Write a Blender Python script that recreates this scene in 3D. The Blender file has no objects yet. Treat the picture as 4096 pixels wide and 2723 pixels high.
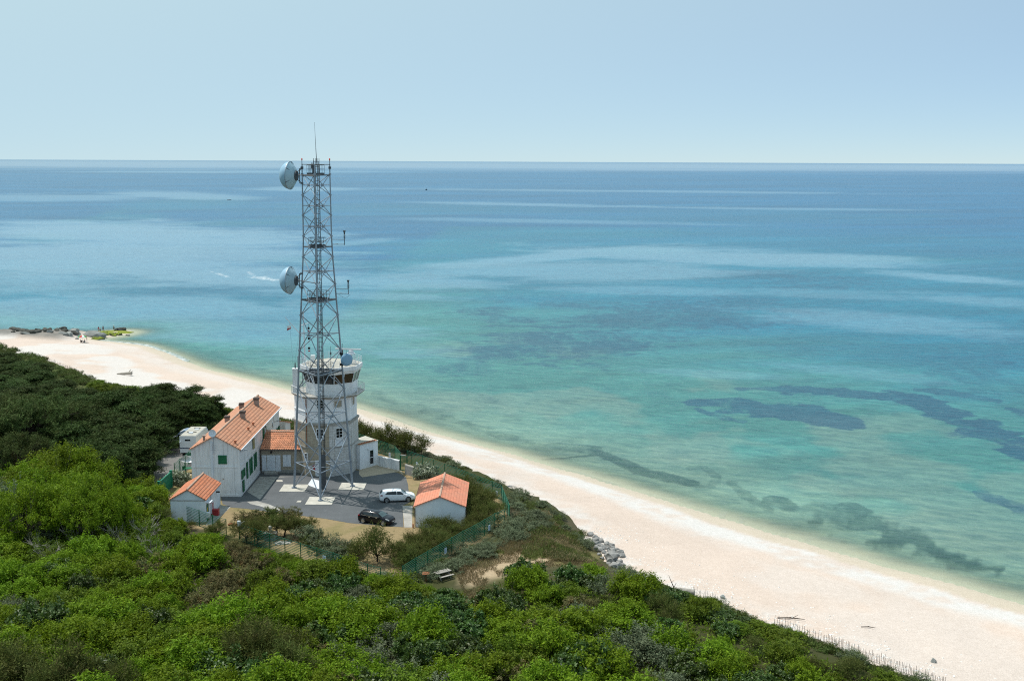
import bpy, math, random
import numpy as np
from mathutils import Vector, Matrix
S = bpy.context.scene
COL = S.collection
RNG = np.random.default_rng(7)
R_ = random.Random(11)
rad = math.radians

# ------------------------------------------------------------------ camera geometry (used to survey the site)
F, CZ, ROLL, SEA = 1150.0, 44.0, 0.0044, -6.5
TH = math.atan((340 - 160.5) / F)
_fw = np.array((0, math.cos(TH), -math.sin(TH)))
_up = np.array((0, math.sin(TH), math.cos(TH)))
_ri = np.array((1.0, 0, 0))
c_, s_ = math.cos(ROLL), math.sin(ROLL)
_R = _ri * c_ + _up * s_
_U = _up * c_ - _ri * s_

def ray(px, py):
    return _fw + (px - 512) / F * _R + (340 - py) / F * _U

def P(q, z=0.0):                       # survey a picture point lying at height z
    d = ray(*q); t = (z - CZ) / d[2]
    return Vector((d[0] * t, d[1] * t, z))

def AT(q, Y):                          # survey a picture point lying at distance Y
    d = ray(*q); t = Y / d[1]
    return Vector((d[0] * t, Y, CZ + d[2] * t))

def ZM(ox, oy, sc):
    return lambda x, y: ((ox + x / sc) / 4, (oy + y / sc) / 4)
z1 = ZM(600, 1500, 2.24); z2 = ZM(1100, 1300, 1.96); z3 = ZM(1050, 450, 2.613); z4 = ZM(1050, 900, 2.613)
z5 = ZM(1400, 1650, 2.24); z6 = ZM(0, 1250, 2.4125); z7 = ZM(1130, 1350, 5.226); z8 = ZM(600, 1850, 2.621)
z9 = ZM(600, 1680, 5.228); f2 = ZM(1000, 2050, 2.33); f1 = ZM(0, 1750, 1.612); f3 = ZM(1900, 2000, 2.169)
f4 = ZM(2800, 2050, 1.8202); s1 = ZM(250, 1280, 7.863); s0 = ZM(0, 1280, 7.863)
def g(x, y): return (x * 0.43409, y * 0.43409)     # whole-picture view

# ------------------------------------------------------------------ object helpers
def tag(o, label=None, cat=None, group=None, kind=None):
    if label: o['label'] = label
    if cat: o['category'] = cat
    if group: o['group'] = group
    if kind: o['kind'] = kind
    return o

def empty(name, loc=(0, 0, 0), rz=0.0, label=None, cat=None, group=None):
    o = bpy.data.objects.new(name, None); COL.objects.link(o)
    o.location = loc; o.rotation_euler = (0, 0, rz); o.empty_display_size = 0.2
    return tag(o, label, cat, group)

def link(name, me, parent=None):
    o = bpy.data.objects.new(name, me); COL.objects.link(o)
    if parent: o.parent = parent
    return o

def copy_tree(o, parent=None):
    c = o.copy(); COL.objects.link(c); c.parent = parent
    for ch in list(o.children): copy_tree(ch, c)
    return c

class MB:
    def __init__(s): s.v = []; s.f = []
    def add(s, vs, fs):
        b = len(s.v); s.v += [tuple(v) for v in vs]; s.f += [tuple(b + i for i in f) for f in fs]; return s
    def box(s, x0, x1, y0, y1, z0, z1):
        return s.add([(x0, y0, z0), (x1, y0, z0), (x1, y1, z0), (x0, y1, z0), (x0, y0, z1), (x1, y0, z1), (x1, y1, z1), (x0, y1, z1)],
                     [(0, 3, 2, 1), (4, 5, 6, 7), (0, 1, 5, 4), (1, 2, 6, 5), (2, 3, 7, 6), (3, 0, 4, 7)])
    def obox(s, c, u, v, w):           # centre and three half-axis vectors
        c, u, v, w = map(Vector, (c, u, v, w))
        return s.add([c - u - v - w, c + u - v - w, c + u + v - w, c - u + v - w, c - u - v + w, c + u - v + w, c + u + v + w, c - u + v + w],
                     [(0, 3, 2, 1), (4, 5, 6, 7), (0, 1, 5, 4), (1, 2, 6, 5), (2, 3, 7, 6), (3, 0, 4, 7)])
    def tube(s, p, q, r0, r1=None, n=6, cap=True):
        p, q = Vector(p), Vector(q); r1 = r0 if r1 is None else r1
        d = (q - p)
        if d.length < 1e-6: return s
        d.normalize(); a = d.orthogonal().normalized(); b = d.cross(a)
        vs = []
        for c, r in ((p, r0), (q, r1)):
            for k in range(n):
                t = 2 * math.pi * k / n
                vs.append(c + a * (r * math.cos(t)) + b * (r * math.sin(t)))
        fs = [(k, (k + 1) % n, n + (k + 1) % n, n + k) for k in range(n)]
        if cap: fs += [tuple(range(n - 1, -1, -1)), tuple(range(n, 2 * n))]
        return s.add(vs, fs)
    def path(s, pts, r, n=6):
        for a, b in zip(pts[:-1], pts[1:]): s.tube(a, b, r, r, n)
        return s
    def prism(s, pts, z0, z1):
        n = len(pts)
        vs = [(p[0], p[1], z0) for p in pts] + [(p[0], p[1], z1) for p in pts]
        return s.add(vs, [tuple(range(n - 1, -1, -1)), tuple(range(n, 2 * n))] + [(k, (k + 1) % n, n + (k + 1) % n, n + k) for k in range(n)])
    def frustum(s, p0, z0, p1, z1, cap=True):
        n = len(p0)
        vs = [(p[0], p[1], z0) for p in p0] + [(p[0], p[1], z1) for p in p1]
        f = [(k, (k + 1) % n, n + (k + 1) % n, n + k) for k in range(n)]
        if cap: f += [tuple(range(n - 1, -1, -1)), tuple(range(n, 2 * n))]
        return s.add(vs, f)
    def lathe(s, prof, c, axis, n=24):  # prof = [(r, t)]
        c, d = Vector(c), Vector(axis).normalized(); a = d.orthogonal().normalized(); b = d.cross(a)
        vs = []
        for r, t in prof:
            for k in range(n):
                th = 2 * math.pi * k / n
                vs.append(c + d * t + a * (r * math.cos(th)) + b * (r * math.sin(th)))
        fs = []
        for i in range(len(prof) - 1):
            for k in range(n):
                fs.append((i * n + k, i * n + (k + 1) % n, (i + 1) * n + (k + 1) % n, (i + 1) * n + k))
        return s.add(vs, fs)
    def quad(s, a, b, c, d): return s.add([a, b, c, d], [(0, 1, 2, 3)])
    def build(s, name, m, parent=None, smooth=False):
        me = bpy.data.meshes.new(name); me.from_pydata([tuple(v) for v in s.v], [], s.f); me.update()
        if m: me.materials.append(m)
        if smooth: me.polygons.foreach_set('use_smooth', [True] * len(me.polygons))
        return link(name, me, parent)

def np_mesh(name, v, f, m=None, smooth=False):
    """v (n,3) array, f (k,4) or (k,3) array"""
    v = np.asarray(v, np.float32); f = np.asarray(f, np.int32)
    me = bpy.data.meshes.new(name); k = f.shape[1]
    me.vertices.add(len(v)); me.vertices.foreach_set('co', v.ravel())
    me.loops.add(f.size); me.loops.foreach_set('vertex_index', f.ravel())
    me.polygons.add(len(f)); me.polygons.foreach_set('loop_start', np.arange(0, f.size, k, dtype=np.int32))
    me.polygons.foreach_set('loop_total', np.full(len(f), k, np.int32))
    if smooth: me.polygons.foreach_set('use_smooth', np.ones(len(f), bool))
    if m: me.materials.append(m)
    me.update(calc_edges=True); me.validate()
    return me

def set_attr(me, name, arr, dom='POINT'):
    arr = np.asarray(arr, np.float32)
    if arr.ndim == 1:
        a = me.attributes.new(name, 'FLOAT', dom); a.data.foreach_set('value', arr)
    else:
        a = me.attributes.new(name, 'FLOAT_COLOR', dom)
        rgba = np.ones((len(arr), 4), np.float32); rgba[:, :3] = arr; a.data.foreach_set('color', rgba.ravel())

# ------------------------------------------------------------------ numpy noise
def vnoise(x, y, seed=0):
    xi = np.floor(x).astype(np.int64); yi = np.floor(y).astype(np.int64); xf = x - xi; yf = y - yi
    u = xf * xf * (3 - 2 * xf); v = yf * yf * (3 - 2 * yf)
    def h(a, b):
        n = (a * 374761393 + b * 668265263 + seed * 974634777) & 0x7fffffff
        n = ((n ^ (n >> 13)) * 1274126177) & 0x7fffffff
        return ((n ^ (n >> 16)) & 0xffff) / 65535.0
    return (h(xi, yi) * (1 - u) + h(xi + 1, yi) * u) * (1 - v) + (h(xi, yi + 1) * (1 - u) + h(xi + 1, yi + 1) * u) * v
def fbm(x, y, seed=0, o=4):
    t = 0; a = .5; n = 0
    for k in range(o): t = t + a * vnoise(x * 2 ** k, y * 2 ** k, seed + k); n += a; a *= .5
    return t / n
def sstep(a, b, x):
    t = np.clip((x - a) / (b - a), 0, 1); return t * t * (3 - 2 * t)
def inpoly(X, Y, poly):
    r = np.zeros(np.shape(X), bool); n = len(poly)
    for i in range(n):
        x0, y0 = poly[i][:2]; x1, y1 = poly[(i + 1) % n][:2]
        if y0 == y1: continue
        c = ((Y < y0) != (Y < y1)) & (X < (x1 - x0) * (Y - y0) / (y1 - y0) + x0); r ^= c
    return r
def pdist(X, Y, line):
    d = np.full(np.shape(X), 1e9)
    for (x0, y0), (x1, y1) in zip(line[:-1], line[1:]):
        dx, dy = x1 - x0, y1 - y0; t = np.clip(((X - x0) * dx + (Y - y0) * dy) / (dx * dx + dy * dy + 1e-9), 0, 1)
        d = np.minimum(d, np.hypot(X - x0 - t * dx, Y - y0 - t * dy))
    return d
def smooth_line(pts, n=3):
    for _ in range(n):
        q = [pts[0]]
        for a, b in zip(pts[:-1], pts[1:]):
            q += [(a[0] * .75 + b[0] * .25, a[1] * .75 + b[1] * .25), (a[0] * .25 + b[0] * .75, a[1] * .25 + b[1] * .75)]
        pts = q + [pts[-1]]
    return pts

# ------------------------------------------------------------------ material helpers
class NT:
    def __init__(s, name):
        s.m = bpy.data.materials.new(name); s.m.use_nodes = True; s.t = s.m.node_tree; s.t.nodes.clear()
        s.out = s.n('ShaderNodeOutputMaterial')
    def n(s, ty, **kw):
        x = s.t.nodes.new(ty)
        for k, v in kw.items():
            if hasattr(x, k) and k not in ('Scale',): setattr(x, k, v)
        return x
    def l(s, a, b): s.t.links.new(a, b)
    def val(s, sock, v):
        if isinstance(v, bpy.types.NodeSocket): s.l(v, sock)
        else: sock.default_value = v
    def math(s, op, a, b=0.0, clamp=False):
        x = s.n('ShaderNodeMath', operation=op); x.use_clamp = clamp; s.val(x.inputs[0], a); s.val(x.inputs[1], b); return x.outputs[0]
    def mix(s, fac, a, b, blend='MIX'):
        x = s.n('ShaderNodeMix', data_type='RGBA', blend_type=blend); s.val(x.inputs[0], fac)
        s.val(x.inputs[6], a if isinstance(a, bpy.types.NodeSocket) else (*a[:3], 1)); s.val(x.inputs[7], b if isinstance(b, bpy.types.NodeSocket) else (*b[:3], 1)); return x.outputs[2]
    def coord(s, w='Object'): return s.n('ShaderNodeTexCoord').outputs[w]
    def pos(s): return s.n('ShaderNodeNewGeometry').outputs['Position']
    def scale(s, v, sc):
        x = s.n('ShaderNodeMapping'); s.l(v, x.inputs[0]); x.inputs['Scale'].default_value = sc; return x.outputs[0]
    def noise(s, v, sc, det=4, rough=.55):
        x = s.n('ShaderNodeTexNoise'); s.l(v, x.inputs['Vector']); x.inputs['Scale'].default_value = sc; x.inputs['Detail'].default_value = det; x.inputs['Roughness'].default_value = rough; return x.outputs['Fac']
    def rng(s, v, a, b, c=0.0, d=1.0):
        x = s.n('ShaderNodeMapRange'); s.l(v, x.inputs[0])
        for i, k in enumerate((a, b, c, d)): x.inputs[1 + i].default_value = k
        return x.outputs[0]
    def xyz(s, v):
        x = s.n('ShaderNodeSeparateXYZ'); s.l(v, x.inputs[0]); return x.outputs
    def bump(s, h, strength=.3, dist=.05):
        x = s.n('ShaderNodeBump'); s.l(h, x.inputs['Height']); x.inputs['Distance'].default_value = dist; s.val(x.inputs['Strength'], strength); return x.outputs[0]
    def bsdf(s, col, rough=.7, spec=.3, metal=0.0, normal=None, **kw):
        x = s.n('ShaderNodeBsdfPrincipled'); s.val(x.inputs['Base Color'], col if isinstance(col, bpy.types.NodeSocket) else (*col[:3], 1))
        s.val(x.inputs['Roughness'], rough); s.val(x.inputs['Specular IOR Level'], spec); x.inputs['Metallic'].default_value = metal
        if normal: s.l(normal, x.inputs['Normal'])
        for k, v in kw.items(): s.val(x.inputs[k], v)
        s.b = x; s.l(x.outputs[0], s.out.inputs[0]); return s
MATS = {}
def mat(name, col, rough=.7, var=.18, sc=1.5, bump=0.0, bsc=30, spec=.3, metal=0.0, tint=None):
    """painted / mineral surface: base colour with broad and fine variation in object space"""
    if name in MATS: return MATS[name]
    t = NT(name); v = t.coord()
    n = t.noise(v, sc, 5, .6); n2 = t.noise(v, sc * 9, 3)
    a = tuple(c * (1 - var) for c in col); b = tuple(min(1, c * (1 + var)) for c in col)
    if tint: a = tint
    c = t.mix(t.rng(n, .3, .7), a, b); c = t.mix(t.rng(n2, .3, .7, 0, .35), c, tuple(x * (1 - var) for x in col))
    nm = t.bump(t.noise(v, bsc, 4), bump, .02) if bump else None
    t.bsdf(c, rough, spec, metal, nm); MATS[name] = t.m; return t.m
# ================================================================== MATERIALS
def mat_render(name, col, streak=.5, top=None):
    """weathered painted render: grey rain streaks, stains"""
    t = NT(name); v = t.coord()
    st = t.noise(t.scale(v, (2.2, 2.2, .12)), 1.6, 5, .65)
    bl = t.noise(v, .7, 5, .6); fi = t.noise(v, 14, 3)
    c = t.mix(t.rng(bl, .35, .75), col, tuple(x * .86 for x in col))
    c = t.mix(t.rng(st, .5, .72, 0, streak), c, (.16, .155, .14))
    c = t.mix(t.rng(fi, .35, .7, 0, .12), c, (.3, .29, .27))
    t.bsdf(c, .85, .2, 0, t.bump(fi, .15, .01)); return t.m
M_WALL = mat_render('weathered_white_render', (.80, .81, .81), .42)
M_CLEAN = mat_render('clean_white_render', (.76, .82, .86), .10)
M_TOWERW = mat_render('tower_white_render', (.86, .875, .89), .20)

def mat_stone(name, a, b, bw=.75, bh=.36):
    t = NT(name); v = t.coord(); x = t.xyz(v)
    cv = t.n('ShaderNodeCombineXYZ'); t.l(t.math('ADD', x[0], x[1]), cv.inputs[0]); t.l(x[2], cv.inputs[1])
    br = t.n('ShaderNodeTexBrick'); t.l(cv.outputs[0], br.inputs['Vector']); br.inputs['Scale'].default_value = 1.0
    br.inputs['Brick Width'].default_value = bw; br.inputs['Row Height'].default_value = bh; br.inputs['Mortar Size'].default_value = .012
    br.inputs['Color1'].default_value = (*a, 1); br.inputs['Color2'].default_value = (*b, 1); br.inputs['Mortar'].default_value = (.22, .19, .15, 1)
    n = t.noise(v, 1.2, 5); st = t.noise(t.scale(v, (2, 2, .15)), 1.5, 4)
    c = t.mix(t.rng(n, .35, .75, 0, .5), br.outputs[0], (.30, .27, .22)); c = t.mix(t.rng(st, .55, .75, 0, .4), c, (.12, .11, .10))
    t.bsdf(c, .9, .2, 0, t.bump(n, .3, .03)); return t.m
M_STONE = mat_stone('ashlar_stone', (.44, .39, .30), (.36, .31, .23))
M_QUOIN = mat_stone('pale_painted_stone', (.64, .64, .62), (.58, .58, .57))

def mat_tile(name, col, along, rib=.22, joint=None, course=.36, bumpd=.04, dark=(.16, .07, .045), var=.3, line=.5):
    """clay tile roof: ribs run down the slope; 'along' = axis index the ridge follows"""
    t = NT(name); v = t.coord(); x = t.xyz(v)
    r = t.math('FRACT', t.math('DIVIDE', x[along], rib)); r = t.math('ABSOLUTE', t.math('SUBTRACT', r, .5))
    k = t.math('FRACT', t.math('DIVIDE', x[1 - along], course))
    ix = t.math('FLOOR', t.math('DIVIDE', x[along], rib)); iy = t.math('FLOOR', t.math('DIVIDE', x[1 - along], course))
    cv = t.n('ShaderNodeCombineXYZ'); t.l(ix, cv.inputs[0]); t.l(iy, cv.inputs[1])
    wn = t.n('ShaderNodeTexWhiteNoise', noise_dimensions='2D'); t.l(cv.outputs[0], wn.inputs[0])
    c = t.mix(wn.outputs[0], tuple(q * (1 - var) for q in col), tuple(min(1, q * (1 + var * .6)) for q in col))
    c = t.mix(t.rng(t.noise(v, .8, 5), .42, .72, 0, .45), c, (.42, .27, .19))
    c = t.mix(t.rng(r, .40, .5, 0, .45), c, dark); c = t.mix(t.rng(k, .70, .86, 0, line), c, dark)
    if joint:
        j = t.math('ABSOLUTE', t.math('SUBTRACT', t.math('FRACT', t.math('DIVIDE', x[along], joint)), .5))
        c = t.mix(t.math('LESS_THAN', j, .055), c, tuple(q * .8 for q in dark))
    h = t.math('MULTIPLY', t.math('SINE', t.math('MULTIPLY', x[along], 2 * math.pi / rib)), .5)
    t.bsdf(c, .85, .2, 0, t.bump(t.math('ADD', h, t.math('MULTIPLY', k, -.4)), .8, bumpd)); return t.m
M_ROOF = mat_tile('aged_orange_tile', (.63, .30, .18), 1, .25, None, .385, .05, (.17, .075, .05), .22, .85)
M_ROOF_SHED = mat_tile('orange_ribbed_tile', (.66, .24, .125), 1, .25, None, .325, .05, (.15, .055, .035), .2, .9)
M_ROOF_FLAT = mat_tile('flat_orange_tile', (.66, .245, .15), 1, .3, None, .33, .02, (.36, .14, .09), .12)
M_ROOF_ROMAN = mat_tile('roman_orange_tile', (.68, .30, .17), 0, .33, None, .42, .09, (.2, .07, .04), .3)
M_RIDGE = mat('ridge_mortar_tile', (.50, .33, .24), .9, .3, 3, .3)

M_STEEL = mat('galvanised_steel', (.275, .325, .375), .5, .15, .8, 0, 30, .5, .35)
M_DARKSTEEL = mat('dull_dark_steel', (.085, .095, .105), .6, .25, 2, 0, 30, .4, .2)
M_GREEN = mat('dark_green_paint', (.012, .13, .055), .5, .15, 1.5)
M_FENCE = mat('green_coated_wire', (.012, .14, .085), .5, .1, 1)
M_GATE = mat('gate_green_paint', (.015, .20, .12), .5, .12, 1)
M_WHITE = mat('white_paint', (.76, .77, .77), .5, .06, 1)
M_GREYWHITE = mat('grey_white_shutter', (.66, .70, .74), .6, .1, 1)
M_CONC = mat('pale_concrete', (.50, .475, .41), .9, .22, .9, .3, 20)
M_CONC2 = mat('old_concrete_slab', (.36, .345, .31), .9, .25, .8, .3, 20)
M_BAND = mat('stained_stone_band', (.34, .33, .30), .9, .35, 1.5)
M_BLACK = mat('black_plastic', (.015, .015, .017), .5, .2, 2)
M_CHIM = mat('chimney_render', (.33, .26, .22), .9, .3, 3, .3)
M_CHIMCAP = mat('chimney_cap_stone', (.13, .10, .085), .9, .3, 3)
M_TERRA = mat('terracotta', (.48, .19, .10), .8, .2, 3)
M_RED = mat('red_painted_metal', (.36, .035, .04), .5, .15, 2)
M_REDLAMP = mat('red_lamp_glass', (.75, .07, .05), .3, .1, 2)
M_DISH = mat('dish_blue_grey', (.29, .46, .585), .55, .08, .8)
M_DISHBACK = mat('dish_back_pale', (.36, .52, .60), .6, .1, .8)
M_BLUEDISC = mat('small_dish_blue', (.20, .36, .50), .5, .08, .8)
M_PATIO = mat('tan_paving', (.42, .35, .255), .9, .15, 1.2)
M_ROOFDECK = mat('roof_gravel_deck', (.44, .42, .36), .95, .2, 1, .3)
M_WOOD = mat('weathered_wood', (.36, .33, .29), .85, .3, 4)
M_BARK = mat('grey_bark', (.16, .13, .10), .9, .35, 4)
M_PALEBARK = mat('pale_dead_wood', (.40, .36, .31), .9, .3, 4)
M_DARKBARK = mat('dark_bark', (.06, .045, .035), .95, .3, 4)
M_RUST = mat('rusty_metal', (.26, .10, .045), .85, .35, 4)
M_RUBBER = mat('tyre_rubber', (.018, .018, .018), .8, .1, 4)
M_RIM = mat('alloy_rim', (.55, .56, .58), .3, .08, 4, 0, 30, .6, .7)
M_GREYROOF = mat('grey_fibre_roof', (.17, .16, .15), .95, .35, 2, .3)
M_CREAM = mat('cream_enamel', (.62, .48, .33), .6, .1, 2)
M_FABRIC = mat('white_shade_cloth', (.80, .81, .82), .9, .06, 3, .2, 8)
M_SIGN = mat('pale_sign_panel', (.55, .63, .70), .5, .08, 6)

def mat_glass(name, col, rough=.06):
    t = NT(name); t.bsdf(col, rough, .6); return t.m
M_GLASS = mat_glass('dark_window_glass', (.012, .014, .016))
M_BROWNGLASS = mat_glass('brown_tinted_glass', (.06, .035, .02))
M_CARGLASS = mat_glass('car_window_glass', (.012, .02, .024))
M_SHIELD = mat_glass('car_windscreen_glass', (.05, .085, .09))
def mat_paint(name, col, rough=.25):
    t = NT(name); t.bsdf(col, rough, .5); t.b.inputs['Coat Weight'].default_value = .25; t.b.inputs['Specular IOR Level'].default_value = .22; t.b.inputs['Coat Roughness'].default_value = .06; return t.m
M_CARBLACK = mat_paint('black_car_paint', (.004, .004, .008))
M_CARWHITE = mat_paint('white_car_paint', (.78, .80, .82))
M_VANWHITE = mat_paint('white_van_paint', (.70, .73, .76))
M_VANBLUE = mat_paint('dark_blue_paint', (.01, .025, .08))
M_VANROOF = mat('grey_blue_roof', (.20, .27, .36), .4, .1, 1)
M_TAIL = mat('red_tail_lamp', (.22, .01, .015), .25, .1, 3)
M_LAMP = mat('clear_headlamp', (.55, .58, .58), .2, .1, 3)
M_CHROME = mat('bright_trim', (.7, .7, .7), .25, .05, 3, 0, 30, .6, .8)

# asphalt, with worn paler areas
def mk_asphalt(name, a, b):
    t = NT(name); v = t.pos(); n = t.noise(v, .22, 6, .6); n2 = t.noise(v, 9, 4, .7)
    c = t.mix(t.rng(n, .35, .7), a, b); c = t.mix(t.rng(n2, .35, .7, 0, .5), c, tuple(q * .6 for q in a))
    n3 = t.noise(t.scale(v, (1, .35, 1)), .9, 5, .7); c = t.mix(t.rng(n3, .6, .78, 0, .5), c, tuple(q * 1.7 for q in b))
    t.bsdf(c, .92, .2, 0, t.bump(n2, .4, .02)); return t.m
M_ASPHALT = mk_asphalt('grey_asphalt', (.100, .108, .114), (.146, .153, .158))
M_DRIVE = mk_asphalt('worn_drive_asphalt', (.155, .15, .145), (.23, .22, .205))

# foliage: per-leaf tint attribute, per-plant shift, light passing through the leaf
def mat_leaf(name, dark, light, trans=.3, rough=.5, spec=.35, hue=.02, tips=None):
    t = NT(name); a = t.n('ShaderNodeAttribute'); a.attribute_name = 'tint'; oi = t.n('ShaderNodeObjectInfo')
    c = t.mix(a.outputs['Fac'], dark, light)
    if tips:
        n = t.noise(t.coord(), .9, 3); c = t.mix(t.rng(n, .52, .72, 0, .8), c, tips)
    h = t.n('ShaderNodeHueSaturation'); t.l(c, h.inputs['Color'])
    t.l(t.rng(oi.outputs['Random'], 0, 1, .5 - hue, .5 + hue), h.inputs['Hue'])
    t.l(t.rng(oi.outputs['Random'], 0, 1, .78, 1.18), h.inputs['Value'])
    p = t.n('ShaderNodeBsdfPrincipled'); t.l(h.outputs[0], p.inputs['Base Color']); p.inputs['Roughness'].default_value = rough; p.inputs['Specular IOR Level'].default_value = spec
    tr = t.n('ShaderNodeBsdfTranslucent'); t.l(t.mix(.5, h.outputs[0], (.5, .6, .05), 'MULTIPLY'), tr.inputs[0]) if False else t.l(h.outputs[0], tr.inputs[0])
    ms = t.n('ShaderNodeMixShader'); ms.inputs[0].default_value = trans; t.l(p.outputs[0], ms.inputs[1]); t.l(tr.outputs[0], ms.inputs[2]); t.l(ms.outputs[0], t.out.inputs[0])
    return t.m
L_BRIGHT = mat_leaf('bright_green_leaf', (.052, .108, .005), (.245, .350, .018), .36, .6, .12, .014)
L_MID = mat_leaf('fresh_green_leaf', (.046, .092, .006), (.205, .280, .025), .34, .6, .15, .014)
L_GLOSSY = mat_leaf('glossy_dark_leaf', (.024, .058, .010), (.105, .172, .028), .24, .48, .4, .02)
L_GREY = mat_leaf('grey_green_leaf', (.080, .105, .052), (.205, .240, .140), .25, .7, .12, .01)
L_OLIVE = mat_leaf('olive_leaf_brown_tips', (.065, .068, .022), (.20, .185, .075), .25, .65, .12, .015, (.24, .15, .06))
L_TAMA = mat_leaf('feathery_olive_leaf', (.050, .070, .015), (.155, .175, .045), .3, .7, .1, .015, (.13, .10, .045))
L_PINE = mat_leaf('dark_needle', (.030, .052, .015), (.10, .14, .036), .2, .7, .1, .012, (.075, .075, .024))
L_CYP = mat_leaf('cypress_leaf', (.020, .042, .011), (.074, .115, .028), .18, .7, .1, .012, (.06, .06, .016))
L_SCRUB = mat_leaf('scrub_leaf', (.048, .076, .016), (.14, .18, .045), .28, .65, .12, .02, (.12, .10, .045))
L_PALE = mat_leaf('pale_variegated_leaf', (.10, .15, .06), (.46, .48, .36), .2, .4, .5, .01)
L_GRASS = mat_leaf('dune_grass_blade', (.095, .135, .030), (.24, .29, .085), .3, .7, .2, .01, (.16, .15, .06))
L_DRY = mat_leaf('dry_grass_blade', (.17, .13, .06), (.36, .29, .165), .3, .8, .15, .01, (.15, .14, .05))
# ================================================================== TERRAIN, BEACH, SEA
LAND = [(-420, 470), (-260, 372), (-180, 322)] + [tuple(P(g(x, y), -3)[:2]) for x, y in
        ((0, 806), (80, 822), (150, 845), (250, 888), (330, 905), (380, 914), (450, 926), (520, 948), (640, 970), (760, 985), (840, 995), (900, 1010), (980, 1035),
         (1040, 1062), (1100, 1083), (1180, 1124), (1270, 1158), (1335, 1210), (1375, 1262), (1395, 1292), (1440, 1306), (1560, 1358), (1700, 1412), (1850, 1462), (2000, 1524), (2150, 1580))] + [(58, 72), (84, 30), (110, -40)]
SHORE = [(-420, 520), (-260, 420), (-190, 362)] + [tuple(P(g(x, y), SEA)[:2]) for x, y in
         ((-40, 764), (0, 766), (60, 768), (110, 766), (200, 767), (260, 762), (290, 759), (308, 764), (290, 770), (240, 778), (215, 783), (255, 786), (300, 790), (335, 797), (365, 806),
          (400, 821), (450, 842), (520, 862), (600, 880), (660, 895), (745, 918), (830, 943), (870, 956), (1000, 1000), (1100, 1027), (1200, 1053), (1300, 1084), (1400, 1112), (1500, 1144),
          (1600, 1176), (1700, 1206), (1800, 1236), (1900, 1266), (2000, 1294), (2100, 1322), (2200, 1350), (2300, 1377), (2359, 1392))] + [(95, 92), (130, 40), (150, -40)]
LANDs, SHOREs = smooth_line(LAND, 2), smooth_line(SHORE, 2)
LANDP = LANDs + [(110, -200), (-420, -200)]
SHOREP = SHOREs + [(150, -200), (-420, -200)]

def fields(X, Y):
    wob = (fbm(X / 5, Y / 5, 3) - .5) * 2.2
    dl = pdist(X, Y, LANDs) * np.where(inpoly(X, Y, LANDP), 1, -1) + wob * .9
    ds = pdist(X, Y, SHOREs) * np.where(inpoly(X, Y, SHOREP), 1, -1) + (fbm(X / 9, Y / 9, 5) - .5) * 1.6
    return dl, ds
def bank_mask(X, Y):      # dark shingle bank running out to the reef
    return sstep(309, 314, Y + (X + 130) * .12) * sstep(-122, -127, X)
def height(X, Y, dl, ds):
    u = np.clip(ds / np.maximum(ds + np.maximum(-dl, 0), .01), 0, 1)
    beach = SEA + 3.5 * (u ** .85) + (fbm(X / 4, Y / 4, 9) - .5) * .25 * np.clip(ds / 4, 0, 1)
    land = -3 + 3.0 * sstep(0, 9, dl)
    under = SEA + np.maximum(ds, -60) * .045
    rough = (fbm(X / 7, Y / 7, 21) - .5) * .5 * sstep(2, 5, dl)
    beach = beach + 1.1 * bank_mask(X, Y) * (.6 + .8 * fbm(X / 3, Y / 3, 23)) * np.clip(ds / 3, 0, 1)
    z = np.where(ds < 0, under, np.where(dl > 0, land + rough, beach))
    return z
# flat compound
COMP = [P(q)[:2] for q in (z1(60, 1290), z8(500, 690), z8(940, 760), z8(1750, 1075), z8(2280, 1150))] + [(-11.8, 115.2), (-.3, 135.0), (-.6, 146.5)] + [P(q, 2)[:2] for q in (z5(1055, 530), z5(648, 380), z5(512, 338), z5(139, 205))] + [(-33, 181), (-46, 179), (-52, 175), (-54, 165), (-48, 150), (-46, 140)]
def ground_z(x, y):
    X, Y = np.array([float(x)]), np.array([float(y)]); dl, ds = fields(X, Y); z = height(X, Y, dl, ds)
    return float(blend_comp(X, Y, z)[0])
def blend_comp(X, Y, z):
    d = pdist(X, Y, COMP + [COMP[0]]); ins = inpoly(X, Y, COMP)
    w = np.where(ins, 1.0, 1 - sstep(0, 3, d)); return z * (1 - w)

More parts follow.
